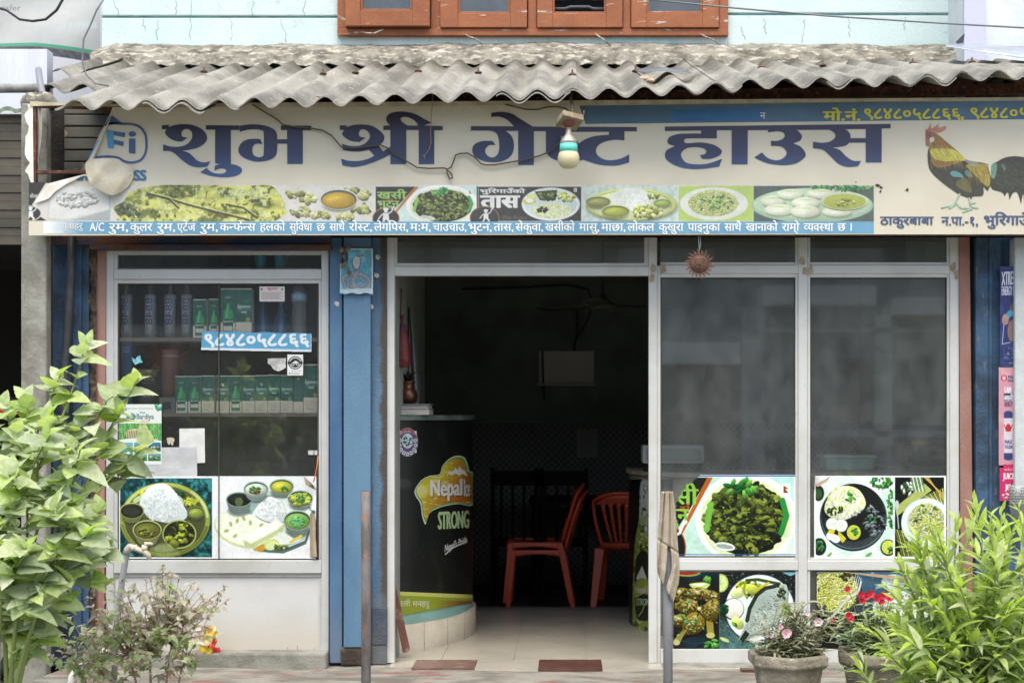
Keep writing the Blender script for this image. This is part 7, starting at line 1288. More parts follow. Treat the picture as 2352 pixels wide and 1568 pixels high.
for k in range(7): p.line([(814, 596 + k * 3.6), (827, 597 + k * 3.6)], .9, (110, 116, 118))
p.ell(826, 588, 6, 3.4, (120, 126, 128), -.15); p.ell(831, 587, 3.4, 2.2, (96, 102, 106), -.1); p.ell(828, 586.5, 1, .9, (230, 222, 180)); p.line([(834, 588), (842, 590)], .9, (150, 60, 60))
p.rect(781, 571, 857, 574, (214, 218, 214)); p.rect(781, 572, 783, 678, (206, 212, 210)); p.rect(854, 571, 857, 678, (206, 212, 210)); p.poly([(783, 665), (854, 662), (854, 676), (783, 674)], (190, 206, 210), .8); p.speck(10, 2)
Y2, X2 = np.mgrid[0:p.H, 0:p.W]; X2 = 781 + X2 / 1.4; Y2 = 571 + Y2 / 1.4; p.mask = ((Y2 < 675 + np.sin(X2 * .2) * 1.5) & ~((X2 < 800) & (Y2 < 612) & (np.hypot(X2 - 786, Y2 - 590) < 16))).astype(float)
t, o = poster('snake_poster', 'torn pale blue poster of a coiled cobra on the blue column', 'poster', p, 818, 676, -.062, None, bulge=lambda X, Y: -.012 * np.sin((X - 781) / 76 * 3.14) - .01 * np.clip((Y - 650) / 27, 0, 1))
m = MB(); rn = random.Random(31)
for (px, py, r) in ((790, 590, 9), (793, 604, 8), (797, 618, 7), (786, 612, 6), (802, 628, 6), (785, 575, 10), (800, 572, 8)):
    m.lathe(W(px, py, -.078), [(.001, -r * .0016), (r * .0017, 0), (r * .0012, r * .0015), (.001, r * .002)], 8, sy=.6)
tag(m.build('mud_nest', mat('wasp_mud', (150, 128, 100), (100, 76, 54), 30, rough=1, bump=1)), 'brown mud wasp nest over the corner of the snake poster', 'nest')
for (px, py) in ((774, 697), (865, 632), (852, 704), (868, 590)):
    m = MB(); m.prism([(px - 5, py - 6), (px + 4, py - 4), (px + 6, py + 3), (px, py + 7), (px - 6, py + 2)], -.058 if 786 < px < 852 else -.032, .001)
    m.build('paint_chip', mat('paint_chip', (176, 160, 136), (206, 200, 190), 40, rough=.9), B)

# ------------------------------------------------------------------ neighbour at the left edge
t = thing('neighbour_shop', 'neighbouring shop with a dark shutter below pale sheeting', 'building', (-4.5, .6, 0)); yn = .9
m = MB(); m.box(-9, wx(108, yn), yn, yn + .1, wz(262, yn), wz(113, yn)) ; m.build('translucent_sheeting', mat('pale_sheet', (206, 210, 218), (196, 200, 208), 3, rough=.5, st=(4, 1, .4)), t)
m = MB()
def tooth(u, v): return Vector((wx(-260 + 330 * u, yn - .05), yn - .05 + .02 * math.sin(u * 60), wz(262 - 10 * v + 4 * math.sin(u * 50), yn)))
m.grid(tooth, 120, 2); m.build('sheet_edge', mat('greenish_edge', (130, 140, 120), rough=.6), t)
m = MB(); m.box(-9, wx(233, 2.4), 2.4, 2.5, 3, 6); m.build('upper_wall', mat('lilac_white_wall', (214, 216, 224), rough=.8), t)
m = MB()
for k in range(15): m.box(-6, wx(46, yn), yn + .03 + (k % 2) * .006, yn + .06, wz(560 - k * 20, yn), wz(541 - k * 20, yn))
m.build('roller_shutter', mat('dark_brown_shutter', (96, 90, 78), (72, 67, 58), 5, rough=.6, st=(.4, 1, 1)), t)
m = MB(); m.box(-9, -2.9, 3.2, 3.3, -.2, 3.2); m.box(-9, -8.9, 1, 3.2, -.2, 3.2); m.box(-9, -2.95, 1, 3.3, 2.45, 2.5); m.box(-2.95, -2.9, .3, 3.3, -.2, 2.9); m.build('dark_interior', mat('dark_room', (34, 32, 30), rough=1), t)
m = MB(); m.tube([W(-200, 204, .25), W(112, 203, .25)], .026, 12); tag(m.build('grey_drain_pipe', mat('weathered_pvc', (150, 150, 146), (120, 118, 112), 12, rough=.6)), 'weathered grey pipe running horizontally to the pillar top', 'pipe')
m = MB(); m.tube([W(80, 118 * 1, .12), W(84, 150, .05), W(92, 182, -.02), W(98, 200, -.1), W(100, 208, -.1)], .018, 8); m.v = [(v[0] + .02, v[1], v[2] - .10) for v in m.v]; tag(m.build('bent_metal_strap', mat('grey_strap', (130, 134, 140), rough=.45)), 'bent grey strap standing at the torn roof corner', 'strap')
t = thing('hanging_banner', 'sagging white banner with faded lettering at the top corner', 'banner', W(100, 60, 1.9)); yb = 1.9
def ban(u, v): px = -60 + 291 * u; py = -60 + v * (185 - 16 * math.sin(u * 2.2 + .6) + 20 * (u > .5) * (u - .5)); return W(px, py, yb - .012 * math.sin(v * 5 + u * 5) - .012 * math.sin(u * 11))
m = MB(); m.grid(ban, 60, 24); m.build('cloth', mat('white_banner_cloth', (186, 188, 184), (170, 172, 169), 2, rough=.6, fine=.03), t)
def bx(a, b, v0, v1, m_, nm): g = MB(); g.grid(lambda u, v: ban(a + (b - a) * u, v0 + (v1 - v0) * v) + Vector((0, -.012, 0)), 30, 3); g.build(nm, m_, t)
bx(0, 1, .945, .985, mat('banner_green', (70, 150, 120), rough=.6), 'green_hem'); bx(0, 1, 1.0, 1.10, mat('banner_dark_roll', (70, 74, 82), (100, 100, 104), 30, rough=.8), 'dark_roll')  # green hem, and a dark mottled strip below it
letters('banner_lettering', 'nsfer', (3, 12, 48, 25), yb - .16, mat('banner_grey_print', (130, 132, 130), rough=.6), t, .01); letters('banner_lettering', 'EXPRESS', (160, 52, 222, 65), yb - .16, mat('banner_pale_print', (184, 196, 194), rough=.6), t, .02)
t = thing('parked_motorbike', 'red motorbike mostly hidden behind the leafy bush and pillar', 'motorbike', W(-10, 1560, .2)); m_mr = mat('red_bike_paint', (170, 36, 30), rough=.25, fine=0)
ym = .3; m = MB(); m.tube([W(-80, 948, ym), W(-20, 944, ym), W(30, 945, ym), W(44, 947, ym)], [.05, .05, .035, .012], 12); m.build('tank', m_mr, t); m = MB(); m.tube([W(-60, 1078, ym), W(10, 1070, ym), W(46, 1080, ym)], [.03, .04, .02], 10); m.build('side_panel', m_mr, t); m = MB(); m.tube([W(-100, 925, ym), W(-20, 918, ym), W(40, 925, ym)], [.04, .05, .02], 10); m.build('seat', m_black, t); m = MB(); zc = .12
for k in range(2): m.tube([(wx(-80 + k * 100, ym) + .28 * math.cos(a * .3142), ym, .09 + .28 * math.sin(a * .3142)) for a in range(21)], .04, 8)
m.build('tyre', mat('tyre_rubber', (36, 36, 36), rough=.8), t); m = MB(); m.tube([W(-60, 1100, ym), W(20, 1250, ym), W(20, 1400, ym)], .03, 8); m.tube([W(-60, 1100, ym), W(-80, 1400, ym)], .03, 8); m.build('frame', mat('bike_metal', (80, 82, 84), rough=.4, metal=.6), t)

# ------------------------------------------------------------------ street side: posts, tap, packet
yp = -.95
t = thing('rusty_post', 'rusty brown steel post in front of the blue column', 'post', W(841, 1568, yp)); m = MB(); m.tube([(wx(841, yp), yp, -.22), (wx(840.5, yp), yp, .3), (wx(840, yp), yp, wz(1127, yp))], .0228, 16); m.build('pipe', mat('rust_grey_pipe', (80, 72, 67), (122, 119, 118), 7, (.4, .6), (128, 90, 68), 20, (.55, .68), rough=.7, bump=.4, st=(1, 1, .3)), t)
m = MB(); m.lathe((wx(840, yp), yp, wz(1127, yp)), [(.0228, 0), (.018, .001), (.016, -.05)], 16); m.build('pipe_mouth', m_black, t)
t = thing('grey_post', 'grey steel post carrying a dirty rag beside the door jamb', 'post', W(1535, 1568, yp)); m = MB(); m.tube([(wx(1535, yp), yp, -.22), (wx(1534, yp), yp, .3), (wx(1531, yp), yp, wz(1128, yp))], .0225, 16); m.build('pipe', mat('grey_scratched_pipe', (112, 112, 114), (132, 132, 134), 5, (.35, .65), (92, 84, 80), 26, (.6, .7), rough=.6, bump=.3, st=(1, 1, .25)), t)
t = thing('dirty_rag', 'beige cloth rag draped over the grey post', 'rag', W(1535, 1125, yp))
zr = lambda q: (784 + q[0] * .3516, 1016.75 + q[1] * .3516)
Lp = [(2090, 318), (2080, 420), (2070, 560), (2062, 700), (2060, 800), (2070, 860)]; Rp = [(2165, 318), (2182, 440), (2196, 640), (2212, 800), (2205, 900), (2168, 1050)]
def rag(u, v, side):
    i = v * 5; k = min(4, int(i)); f = i - k; a = Vector(zr(Lp[k])).lerp(Vector(zr(Lp[k + 1])), f); b = Vector(zr(Rp[k])).lerp(Vector(zr(Rp[k + 1])), f); mid = Vector(zr((2127, 318 + 560 * v))) if v < .5 else None
    w_ = u; p = a.lerp(b, w_); return W(p.x, p.y, yp - .03 - .012 * math.sin(u * 15 + v * 4) - .015 * math.sin(u * 3.14) - .006 * math.sin(u * 34 + v * 9))
m = MB(); m.grid(lambda u, v: rag(u, v * .5, 0), 22, 18)
m.grid(lambda u, v: rag(u * (.46 - .10 * v), .5 + v * .5, 0), 10, 14); m.grid(lambda u, v: rag(.60 + .07 * math.sin(v * 5) + (.40 - .07 * math.sin(v * 5)) * u, .5 + v * .5, 0), 10, 14)
m.grid(lambda u, v: W(1528 + 18 * u, 1127 + 2 * math.sin(u * 3), yp - .03 + .06 * v), 6, 3); m.build('cloth', mat('beige_rag', (176, 164, 144), (150, 138, 118), 8, (.4, .65), (196, 188, 170), 24, rough=.95, bump=.5, bsc=160), t, solid=.0015)
yt = -.55
t = thing('standpipe_tap', 'grey standpipe with a white tap in front of the thali poster', 'tap', W(278, 1500, yt)); m = MB(); m.tube([W(262, 1560, yt), W(266, 1470, yt), W(272, 1400, yt), W(281, 1330, yt), (W(290, 1275, yt)), W(293, 1262, yt)], .0155, 10); m.build('riser_pipe', mat('galvanised_pipe', (130, 132, 134), (160, 160, 160), 20, rough=.5, metal=.3, st=(2, 1, .3)), t)
m = MB(); m.tube([W(291, 1272, yt), W(293, 1262, yt), W(298, 1256, yt), W(307, 1256, yt)], [.019, .02, .02, .018], 12); m.build('elbow', mat('elbow_grey', (160, 156, 148), rough=.6), t)
m = MB(); m.tube([W(305, 1257, yt), W(318, 1262, yt), W(332, 1267, yt), W(341, 1274, yt), W(343, 1285, yt)], [.016, .013, .015, .014, .012], 12); m.lathe(W(306, 1257, yt), [(.019, -.014), (.02, 0), (.019, .014)], 12); m.build('spout', mat('white_tap_plastic', (206, 198, 182), (176, 160, 136), 20, rough=.5), t)
m = MB(); m.tube([W(330, 1266, yt), W(333, 1252, yt)], [.014, .016], 12); m.tube([W(333, 1250, yt), W(344, 1248, yt), W(351, 1249, yt)], [.014, .009, .006], 10); m.build('tap_handle', mat('white_tap_plastic', (206, 198, 182)), t)
t = thing('white_drain_elbow', 'white plastic drain pipe bending down at the pillar foot', 'pipe', W(185, 1540, -.7)); m = MB(); m.tube([W(268, 1478, -.6), W(245, 1492, -.65), W(215, 1512, -.7), W(185, 1530, -.75), W(168, 1550, -.78), W(160, 1600, -.8)], [.016, .018, .02, .021, .022, .022], 12); m.build('pvc_pipe', mat('white_pvc', (206, 200, 192), rough=.4), t); m = MB(); m.tube([W(222, 1508, -.69), W(205, 1518, -.72)], .026, 12); m.build('coupling', mat('white_pvc', (206, 200, 192)), t)
t = thing('snack_packet', 'crumpled yellow and red snack packet on the kerb', 'packet', W(475, 1505, -.1)); yk = -.085
p = Pic(449, 1437, 509, 1506, (206, 176, 56), 1.4, 141); p.grad(449, 1437, 509, 1452, (190, 110, 50), (206, 150, 60)); p.blend(p.noise(12, 3), (226, 206, 120), .5, .64); p.blend(p.noise(8, 3), (150, 110, 40), .62, .72, .7); p.ell(497, 1480, 10, 16, (190, 50, 40)); p.poly([(484, 1500), (500, 1488), (509, 1490), (502, 1506), (486, 1506)], (186, 52, 44)); p.text('Plus', 472, 1472, 496, 1486, (186, 56, 40), .04); p.ell(478, 1474, 9, 6, (232, 226, 190), 0, .7)
Y2, X2 = np.mgrid[0:p.H, 0:p.W]; X2 = 449 + X2 / 1.4; Y2 = 1437 + Y2 / 1.4; p.mask = ((X2 > 451 + (Y2 - 1437) * .12 + np.sin(Y2 * .5)) & (X2 < 498 + np.sin(Y2 * .3) * 2 + (Y2 > 1485) * 8) & (Y2 < 1505)).astype(float)
p.build('packet_film', t, yk, printmat('glossy_print', .22, .5), bulge=lambda X, Y: -.022 * np.sin(np.clip((X - 452) / 52, 0, 1) * 3.14) * np.sin(np.clip((Y - 1437) / 68, 0, 1) * 3.14) ** .5 + .002 * np.sin(X * .35 + Y * .2) + .002 * np.sin(X * .15 - Y * .3))
t = thing('plastic_cups', 'stack of clear plastic cups at the edge by the juice poster', 'cups', W(2338, 1160, -.3)); m = MB(); cb_ = W(2338, 1195, -.35)
for k in range(7): m.lathe((cb_.x, cb_.y, cb_.z + k * .014), [(.034, 0), (.044, .09), (.046, .092), (.044, .095)], 18)
m.build('nested_cups', glassmat('clear_cup', .25, (.85, .88, .88), 1.5, (226, 228, 226)), t)

# ------------------------------------------------------------------ plants
GZ = -.2
def inpoly(x, y, P):
    c = False
    for i in range(len(P)):
        xa, ya = P[i]; xb, yb = P[(i + 1) % len(P)]
        if (ya > y) != (yb > y) and x < (xb - xa) * (y - ya) / (yb - ya) + xa: c = not c
    return c
def branch(mb, a, b, r0, r1, bend=.1, rn=random, n=6):
    a, b = Vector(a), Vector(b); d = b - a; off = Vector((rn.uniform(-1, 1), rn.uniform(-.5, .5), rn.uniform(.2, 1))) * d.length * bend
    P = [a.lerp(b, i / n) + off * math.sin(math.pi * i / n) for i in range(n + 1)]; mb.tube(P, [r0 + (r1 - r0) * i / n for i in range(n + 1)], 6); return P
# broad leaved bush, left
t = thing('leafy_bush', 'tall pale green bush with broad pointed leaves in front of the pillar', 'bush', (wx(60, -1.5), -1.5, GZ)); rn = random.Random(77)
fo1 = MB(); stm = MB(); base = Vector((wx(20, -1.6), -1.6, GZ))
hubs = [W(px, py, y) for px, py, y in ((10, 1330, -1.8), (60, 1300, -1.7), (110, 1340, -1.75), (-30, 1260, -1.7), (90, 1200, -1.6), (30, 1180, -1.6), (150, 1240, -1.6))]
for h in hubs: branch(stm, base + Vector((random.Random(h.x).uniform(-.03, .03), 0, 0)), h, .012, .007, .05, random.Random(4), 6)
tips = [(30, 1470, -1.55), (90, 1490, -1.5), (10, 1440, -1.6), (60, 1520, -1.5), (120, 1440, -1.5), (30, 1540, -1.45), (160, 1350, -1.5), (240, 1165, -1.6), (262, 1260, -1.6), (245, 1345, -1.6), (200, 772, -1.45), (250, 905, -1.5), (318, 862, -1.4), (140, 850, -1.5), (62, 905, -1.55), (5, 915, -1.6), (120, 945, -1.6), (200, 960, -1.5), (30, 985, -1.7), (90, 1010, -1.7), (170, 1015, -1.6), (255, 1000, -1.5), (315, 1075, -1.35), (140, 1090, -1.8), (60, 1090, -1.85), (0, 1060, -1.7), (35, 1160, -1.9), (110, 1165, -1.9), (190, 1150, -1.8), (205, 1215, -1.9), (130, 1250, -1.95), (60, 1250, -2.0), (0, 1200, -1.9), (20, 1320, -2.0), (90, 1330, -1.9), (160, 1330, -1.85), (205, 1290, -1.75), (50, 1400, -1.95), (0, 1370, -1.9), (85, 1450, -1.6), (150, 1400, -1.7), (280, 930, -1.45), (345, 1010, -1.4), (-30, 980, -1.6), (-40, 1100, -1.7), (-40, 1250, -1.8)]
rx_ = random.Random(9); BH = [(0, 950), (100, 950), (220, 1000), (270, 1100), (230, 1200), (210, 1330), (160, 1400), (100, 1480), (-30, 1490)]
for _ in range(400):
    q = (rx_.uniform(-40, 330), rx_.uniform(940, 1520))
    if inpoly(q[0], q[1], BH): tips.append((q[0], q[1], rx_.uniform(-2.0, -1.5)))
    if len(tips) > 62: break
for (px, py, y) in tips:
    tip = W(px, py + 6, y); st0 = min(hubs, key=lambda h: (h - tip).length + rn.random() * .25); P = branch(stm, st0, tip, .007, .003, .06, rn, 8); ax = (P[-1] - P[-3]).normalized()
    nl = rn.randint(5, 6)
    for k in range(nl):
        a = k * 2.4 + rn.uniform(-.4, .4); el = rn.uniform(.05, .9) if k < nl - 2 else rn.uniform(1.0, 1.4)
        d = Vector((math.cos(a) * math.cos(el), math.sin(a) * math.cos(el) * .8, math.sin(el) * .8)) + ax * .25; L = rn.uniform(.075, .13) * (1 if k < nl - 2 else .8)
        leaf(fo1, P[-1] - ax * (.018 * (nl - k)) + Vector((rn.uniform(-.01, .01), 0, 0)), d, (rn.uniform(-.3, .3), rn.uniform(-.7, 0), 1), L, L * rn.uniform(.36, .46), rn.uniform(.05, .5), rn.uniform(.1, .7), 'ovate', 0, n=9)
    for k in range(rn.randint(4, 7)):   # older leaves down the stem
        q = P[rn.randint(5, 7)]; a = rn.uniform(0, 6.28); d = Vector((math.cos(a), math.sin(a) * .7 - .2, rn.uniform(-.2, .5))); L = rn.uniform(.06, .135)
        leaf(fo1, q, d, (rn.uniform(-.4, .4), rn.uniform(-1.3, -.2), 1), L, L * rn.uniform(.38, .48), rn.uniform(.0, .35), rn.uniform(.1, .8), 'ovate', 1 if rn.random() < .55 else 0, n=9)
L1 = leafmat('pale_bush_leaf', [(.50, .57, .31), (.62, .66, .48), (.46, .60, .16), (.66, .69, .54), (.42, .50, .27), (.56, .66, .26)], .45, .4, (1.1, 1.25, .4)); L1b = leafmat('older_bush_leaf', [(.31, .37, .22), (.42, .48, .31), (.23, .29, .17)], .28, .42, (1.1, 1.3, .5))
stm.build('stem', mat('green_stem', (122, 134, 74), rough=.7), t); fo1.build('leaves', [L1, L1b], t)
# purple basil
t = thing('basil_shrub', 'purple and green basil shrub with thin stems before the white panel', 'shrub', (wx(330, -1.2), -1.2, GZ)); rn = random.Random(55); fo2 = MB(); stm = MB(); base = W(370, 1640, -1.2); base.z = GZ
hull = [(140, 1450), (180, 1400), (240, 1345), (280, 1335), (310, 1345), (372, 1300), (395, 1320), (440, 1340), (470, 1372), (520, 1352), (500, 1400), (470, 1440), (505, 1460), (450, 1490), (470, 1530), (430, 1560), (360, 1580), (250, 1590), (150, 1560), (115, 1500)]
tp = [(372, 1300), (395, 1322), (345, 1330), (310, 1345), (280, 1338), (440, 1342), (452, 1356), (515, 1352), (505, 1372), (520, 1380), (470, 1376), (495, 1462), (470, 1448), (240, 1350), (200, 1375), (160, 1420), (135, 1465), (120, 1505), (420, 1362)]
while len(tp) < 160:
    x, y = rn.uniform(110, 525), rn.uniform(1300, 1590)
    if inpoly(x, y, hull): tp.append((x, y))
hubs = [base.lerp(W(px, py, -1.2 + dy), .8) for px, py, dy in ((200, 1500, .1), (280, 1450, -.1), (340, 1440, .05), (400, 1420, -.05), (430, 1480, .1), (250, 1540, -.1), (160, 1540, 0))]
for h in hubs: branch(stm, base, h, .008, .004, .05, rn, 5)
for (px, py) in tp:
    y = -1.2 + rn.uniform(-.3, .25); tip = W(px, py, y); h = min(hubs, key=lambda q: (q - tip).length); P = branch(stm, h, tip, .0026, .0011, .08, rn, 6)
    for k in range(rn.randint(7, 11)):
        i = rn.randint(2, 6); q = P[i]; a = rn.uniform(0, 6.28); d = Vector((math.cos(a), math.sin(a) * .8, rn.uniform(-.5, .5) if i < 6 else rn.uniform(.0, 1))); L = rn.uniform(.028, .054) * (.75 if i > 5 else 1)
        leaf(fo2, q, d, (rn.uniform(-.4, .4), -.4, 1), L, L * .31, rn.uniform(.1, .5), rn.uniform(.2, .9), 'oval', 0 if rn.random() < (.8 if py < 1400 else .38) else 1, n=4)
    for k in range(3): leaf(fo2, P[-1] - Vector((0, 0, k * .01)), (rn.uniform(-1, 1), rn.uniform(-1, 1), .9), (0, 0, 1), .024, .006, .2, .2, 'oval', rn.choice((0, 0, 2)), n=3)
stm.build('stem', mat('purple_stem', (140, 112, 98), rough=.7), t)
fo2.build('leaves', [leafmat('purple_basil_leaf', [(.54, .45, .41), (.62, .54, .48), (.47, .42, .32), (.66, .59, .52), (.50, .52, .31)], .4, .45, (1.2, 1.1, .9)), leafmat('green_basil_leaf', [(.36, .46, .22), (.46, .54, .30), (.30, .38, .19)], .42), leafmat('basil_shoot', [(.2, .3, .06), (.16, .2, .06)], .3)], t)
# right willow leaved bush
t = thing('oleander_bush', 'large bush of slender bright green leaves at the near right', 'bush', (wx(2230, -1.7), -1.7, GZ)); rn = random.Random(91); fo3 = MB(); stm = MB(); base = W(2230, 1700, -1.7); base.z = GZ
hull = [(2050, 1420), (2055, 1340), (2070, 1290), (2090, 1250), (2120, 1220), (2150, 1180), (2200, 1160), (2235, 1150), (2300, 1160), (2345, 1170), (2440, 1170), (2460, 1660), (2080, 1660), (2070, 1500)]
tp = [(2236, 1150), (2150, 1210), (2195, 1190), (2090, 1255), (2062, 1290), (2035, 1345), (2015, 1400), (1985, 1440), (1970, 1525), (2025, 1490), (2300, 1175), (2340, 1165), (2270, 1210), (2130, 1290), (2180, 1260), (2235, 1250), (2310, 1240), (2200, 1330), (2270, 1320), (2340, 1300), (2110, 1360), (2160, 1400), (2230, 1400), (2300, 1400), (2060, 1420), (2120, 1460), (2040, 1500), (2200, 1470), (2280, 1480), (2340, 1450)]
while len(tp) < 112:
    x, y = rn.uniform(1950, 2450), rn.uniform(1160, 1660)
    if inpoly(x, y, hull): tp.append((x, y))
for i_, (px, py) in enumerate(tp):
    y = -1.7 + rn.uniform(-.28, .3); tip = W(px, py, y); st0 = base + Vector((rn.uniform(-.25, .25), rn.uniform(-.1, .1), rn.uniform(0, .3))); P = branch(stm, st0, tip, .007, .003, .07, rn, 8); ax = (P[-1] - P[-3]).normalized()
    for k in range(rn.randint(20, 26)):
        f = k / 22; i = 8 - f * 4.6; ii = int(i); q = P[min(8, ii)].lerp(P[min(8, ii + 1)], i - ii); a = k * 2.4 + rn.uniform(-.3, .3); out = .25 + f * 1.1
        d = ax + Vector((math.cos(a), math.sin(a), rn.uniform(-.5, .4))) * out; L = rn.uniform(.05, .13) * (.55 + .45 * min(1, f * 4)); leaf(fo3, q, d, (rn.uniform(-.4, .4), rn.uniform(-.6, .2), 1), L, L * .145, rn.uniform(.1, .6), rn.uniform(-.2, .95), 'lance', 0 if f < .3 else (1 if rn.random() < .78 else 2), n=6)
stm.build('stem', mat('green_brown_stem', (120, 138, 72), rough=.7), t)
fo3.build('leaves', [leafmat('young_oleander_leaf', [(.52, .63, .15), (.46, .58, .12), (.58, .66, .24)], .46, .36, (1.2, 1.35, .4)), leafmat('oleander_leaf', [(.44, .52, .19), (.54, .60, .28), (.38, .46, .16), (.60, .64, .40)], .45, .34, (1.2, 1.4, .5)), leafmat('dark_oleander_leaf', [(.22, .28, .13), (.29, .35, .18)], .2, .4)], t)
# pots
m_pot = mat('mossy_cement_pot', (152, 144, 126), (120, 112, 96), 7, (.4, .62), (176, 168, 148), 20, (.6, .7), rough=.95, bump=1.2, bsc=40, fine=.25)
def pot(label, c, rim, hgt, rot, group='cement flower pots'):
    t = thing('flower_pot', label, 'flower pot', c, group); s8 = 6; m = MB()
    for (nm, prof) in (('pot_body', [(rim * .52, 0), (rim * .87, hgt * .86), (rim * .80, hgt * .86), (rim * .78, hgt * .90)]), ('pot_rim', [(rim * .86, hgt * .845), (rim, hgt * .885), (rim, hgt * .99), (rim * .96, hgt), (rim * .84, hgt), (rim * .82, hgt * .9)])):
        b = MB(); b.lathe((0, 0, 0), prof, s8, smooth=False); b.v = [(c[0] + v[0] * math.cos(rot) - v[1] * math.sin(rot), c[1] + v[0] * math.sin(rot) + v[1] * math.cos(rot), c[2] + v[2]) for v in b.v]; b.build(nm, m_pot, t, bevel=.008)
    b = MB(); b.lathe((c[0], c[1], c[2] + hgt * .86), [(rim * .80, 0), (.001, .012)], 12); b.build('potting_soil', mat('dark_soil', (62, 50, 40), rough=1, bump=1), t); return t
y1 = -1.05; c1 = Vector((wx(1809, y1), y1, GZ)); rim1 = 94 * (D + y1) / FPX; h1 = wz(1497, y1) - GZ
pot('six sided cement pot holding the pink flowers', c1, rim1 * 1.04, h1, .55)
y2 = -.95; c2_ = Vector((wx(2010, y2), y2, GZ)); pot('cement pot mostly hidden behind the slender leaved bush', c2_, 96 * (D + y2) / FPX, wz(1492, y2) - GZ, .35)
m_din = [leafmat('dianthus_leaf', [(.28, .30, .18), (.37, .38, .25), (.23, .25, .15), (.41, .42, .30)], .2), leafmat('dry_flower_head', [(.36, .32, .20), (.42, .37, .24), (.28, .20, .13)], .2)]
def dianthus(label, cen, hull, n, seed, mats, fl, L0=.05, dry=True):
    t = thing('flowering_plant', label, 'plant', cen); rn = random.Random(seed); f = MB(); s = MB(); tp = []
    while len(tp) < n:
        x, y = rn.uniform(min(p[0] for p in hull), max(p[0] for p in hull)), rn.uniform(min(p[1] for p in hull), max(p[1] for p in hull))
        if inpoly(x, y, hull): tp.append((x, y))
    for (px, py) in tp:
        yy = cen[1] + rn.uniform(-.13, .13); tip = W(px, py, yy); b0 = Vector(cen) + Vector((rn.uniform(-.08, .08), rn.uniform(-.07, .07), -.02)); P = branch(s, b0, tip, .0028, .0014, .1, rn, 5)
        for k in range(rn.randint(9, 13)):
            i = rn.randint(1, 5); a = rn.uniform(0, 6.28); L = rn.uniform(.7, 1.3) * L0; leaf(f, P[i], (math.cos(a), math.sin(a), rn.uniform(.1, 1)), (0, -.3, 1), L, L * .11, .3, rn.uniform(.2, .9), 'lance', 0, n=4)
        if dry and rn.random() < .75:
            for k in range(8): leaf(f, P[-1], (rn.uniform(-1, 1), rn.uniform(-1, 1), rn.uniform(.2, 1)), (0, 0, 1), rn.uniform(.014, .026), .003, .2, .1, 'lance', 1, n=3)
    s.build('stem', mat('dianthus_stem', (110, 112, 74), rough=.7), t); f.build('leaves', mats, t)
    for (px, py, r, m_) in fl:
        q = W(px, py, cen[1] - .14); b = MB(); s2 = MB(); s2.tube([Vector(cen), Vector(cen).lerp(q, .6) + Vector((0, -.02, .02)), q], .0018, 5); s2.build('stem', mat('dianthus_stem', (110, 112, 74)), t)
        for k in range(6):
            a = k * 1.047 + rn.uniform(-.2, .2); leaf(b, q, (math.cos(a), -.35, math.sin(a)), (0, -1, .15), r * rn.uniform(.9, 1.1), r * .55, .1, -.1, 'oval', 0, n=4)
        b.lathe(q + Vector((0, -.004, 0)), [(r * .2, -.003), (.001, .004)], 8); b.build('blossom', m_, t)
    return t
pk1 = leafmat('pink_petal', [(.75, .42, .50), (.80, .55, .62), (.70, .38, .46)], .25, .6, (1, .9, .9)); pk2 = leafmat('pale_pink_petal', [(.82, .70, .72), (.78, .6, .64)], .25, .6, (1, 1, 1)); rd_ = leafmat('crimson_petal', [(.62, .02, .05), (.72, .04, .08), (.5, .015, .04)], .2, .55, (1, .5, .5))
cen = Vector((c1.x, c1.y, GZ + h1 * .88))
dianthus('low dianthus with withered heads and pink blossoms in the front pot', cen, [(1742, 1445), (1752, 1410), (1790, 1385), (1850, 1385), (1890, 1375), (1925, 1425), (1925, 1470), (1895, 1500), (1750, 1498), (1728, 1470)], 90, 61, m_din, [(1806, 1453, .026, pk1), (1879, 1427, .024, pk2), (1855, 1408, .013, pk2), (1793, 1438, .014, pk1), (1772, 1460, .01, pk1)])
cen = Vector((c2_.x, c2_.y, wz(1492, y2) - .03)); m_d2 = [leafmat('narrow_green_leaf', [(.32, .40, .19), (.40, .47, .27), (.27, .33, .16)], .25), m_din[1]]
dianthus('green leafy plant with crimson blossoms in the hidden pot', cen, [(1915, 1430), (1935, 1395), (1980, 1385), (2040, 1375), (2080, 1400), (2110, 1480), (2110, 1570), (1960, 1570), (1935, 1500)], 110, 62, m_d2, [(1946, 1352, .018, rd_), (1977, 1365, .02, rd_), (1990, 1368, .022, rd_), (1980, 1378, .02, rd_), (2000, 1362, .02, rd_), (2014, 1373, .022, rd_), (2030, 1366, .024, rd_), (2043, 1372, .022, rd_), (2024, 1380, .02, rd_), (2052, 1362, .016, rd_), (1949, 1412, .02, rd_), (1953, 1418, .02, rd_), (1912, 1423, .012, rd_)], .06, False)

# ------------------------------------------------------------------ the other side of the street, seen mirrored in the panes
t = thing('opposite_building', 'grey building across the street mirrored in the shop panes', 'building', (2, -26, 0)); m = MB(); m.box(-14, 16, -30, -26, -.2, 7.5); m.build('street_wall', mat('grey_street_wall', (158, 158, 154), (128, 130, 128), .6, rough=.9), t)
m = MB()
for k in range(6): m.box(-12 + k * 4.6, -9.4 + k * 4.6, -25.99, -25.9, .2, 2.7)
m.build('shop_opening', mat('dark_opening', (40, 40, 42), rough=.6), t)
m = MB(); m.box(4.08, 4.6, -25.985, -25.6, -.2, 3.9); m.box(7.2, 7.6, -25.985, -25.6, -.2, 3.7); m.build('street_pillar', mat('pale_pillar', (200, 200, 196), rough=.9), t); m = MB(); m.box(4.6, 12, -25.7, -25.6, .85, 1.0); m.box(4.6, 12, -25.7, -25.6, 3.3, 3.4); m.build('street_rail', MATS['pale_pillar'], t)
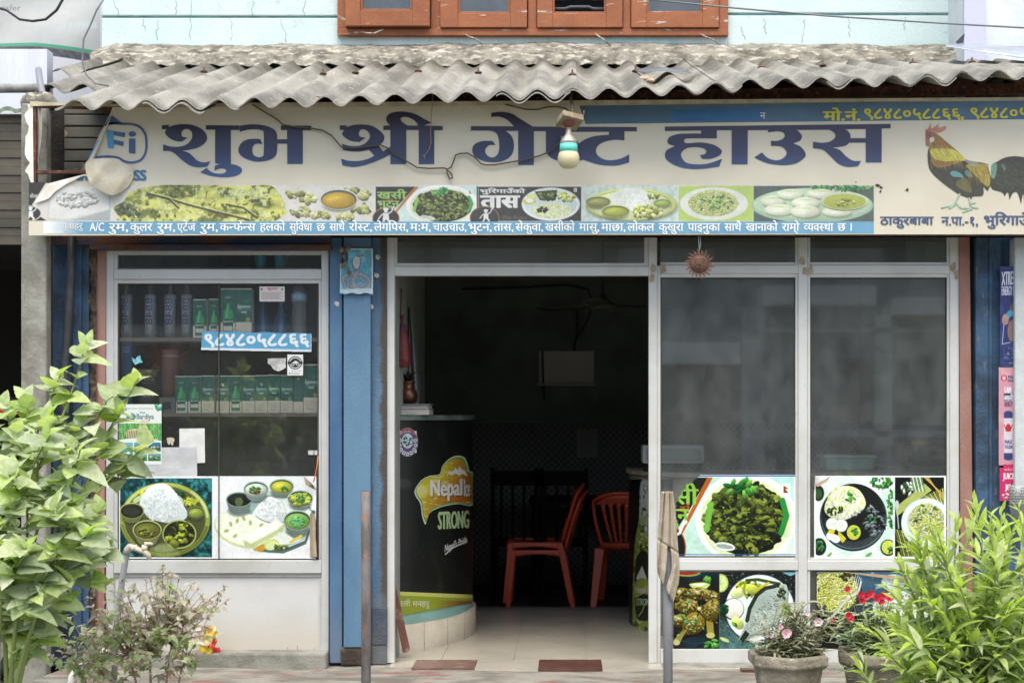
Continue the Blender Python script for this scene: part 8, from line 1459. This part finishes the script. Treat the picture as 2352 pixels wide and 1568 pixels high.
m = MB(); m.box(4.5, 7.1, -25.99, -25.0, 3.9, 4.35); m.box(1.0, 4.0, -25.99, -25.2, 2.55, 3.05); m.box(7.5, 12, -25.99, -25.2, 3.7, 4.1); m.box(-12, -6, -25.9, -24.6, 3.0, 3.4); m.build('awning', mat('pale_awning', (244, 240, 230), rough=.8), t); m = MB()
for k in range(7): m.box(-12.5 + k * 4, -10.8 + k * 4, -25.99, -25.93, 4.6, 6.2)
m.build('window', mat('far_window', (60, 66, 72), rough=.3), t)
for i, (x, y, h, lab) in enumerate(((-12, -17, 6, 'tall leafy tree across the street beyond the display window reflection'), (10, -17, 5, 'round leafy tree across the street mirrored at the right panes'))):
    t = thing('street_tree', lab, 'tree', (x, y, GZ), 'trees across the street'); rn = random.Random(300 + i); m = MB(); m.tube([(x, y, GZ), (x + .1, y, h * .35), (x, y + .1, h * .7)], [.16, .12, .05], 8); m.build('trunk', mat('bark', (86, 74, 60), rough=1), t); m = MB()
    for k in range(1500):
        a, b_ = rn.uniform(0, 6.28), rn.uniform(-1, 1); r = h * .36 * rn.random() ** .4; p = Vector((x + r * math.cos(a) * math.sqrt(1 - b_ * b_), y + r * math.sin(a) * math.sqrt(1 - b_ * b_), h * .55 + r * b_ * 1.2)); leaf(m, p, (rn.uniform(-1, 1), rn.uniform(-1, 1), rn.uniform(-1, .3)), (0, 0, 1), rn.uniform(.2, .34), .09, .2, .3, 'oval', 0, n=2)
    m.build('crown', MATS.get('far_leaf') or leafmat('far_leaf', [(.05, .09, .03), (.08, .13, .05), (.04, .07, .025)], .2), t)

t = thing('street_hedge', 'leafy hedge across the street mirrored in the display window', 'hedge', (-6, -10, GZ)); rn = random.Random(410); m = MB()
for k in range(1500): leaf(m, (rn.uniform(-10, -2.4), -10 + rn.uniform(-.5, .5), GZ + 1.55 * rn.random() ** .8), (rn.uniform(-1, 1), rn.uniform(-1, 1), rn.uniform(-.6, .8)), (0, 0, 1), rn.uniform(.14, .26), .06, .2, .3, 'oval', 0, n=2)
m.build('foliage', leafmat('hedge_leaf', [(.12, .18, .06), (.20, .28, .10), (.08, .12, .05)], .25), t); m = MB()
for k in range(12): x = -9.8 + k * .65; m.tube([(x, -10, GZ), (x + .1, -10, .6), (x, -10, 1.1)], [.03, .025, .01], 6)
m.build('stem', MATS['bark'], t)
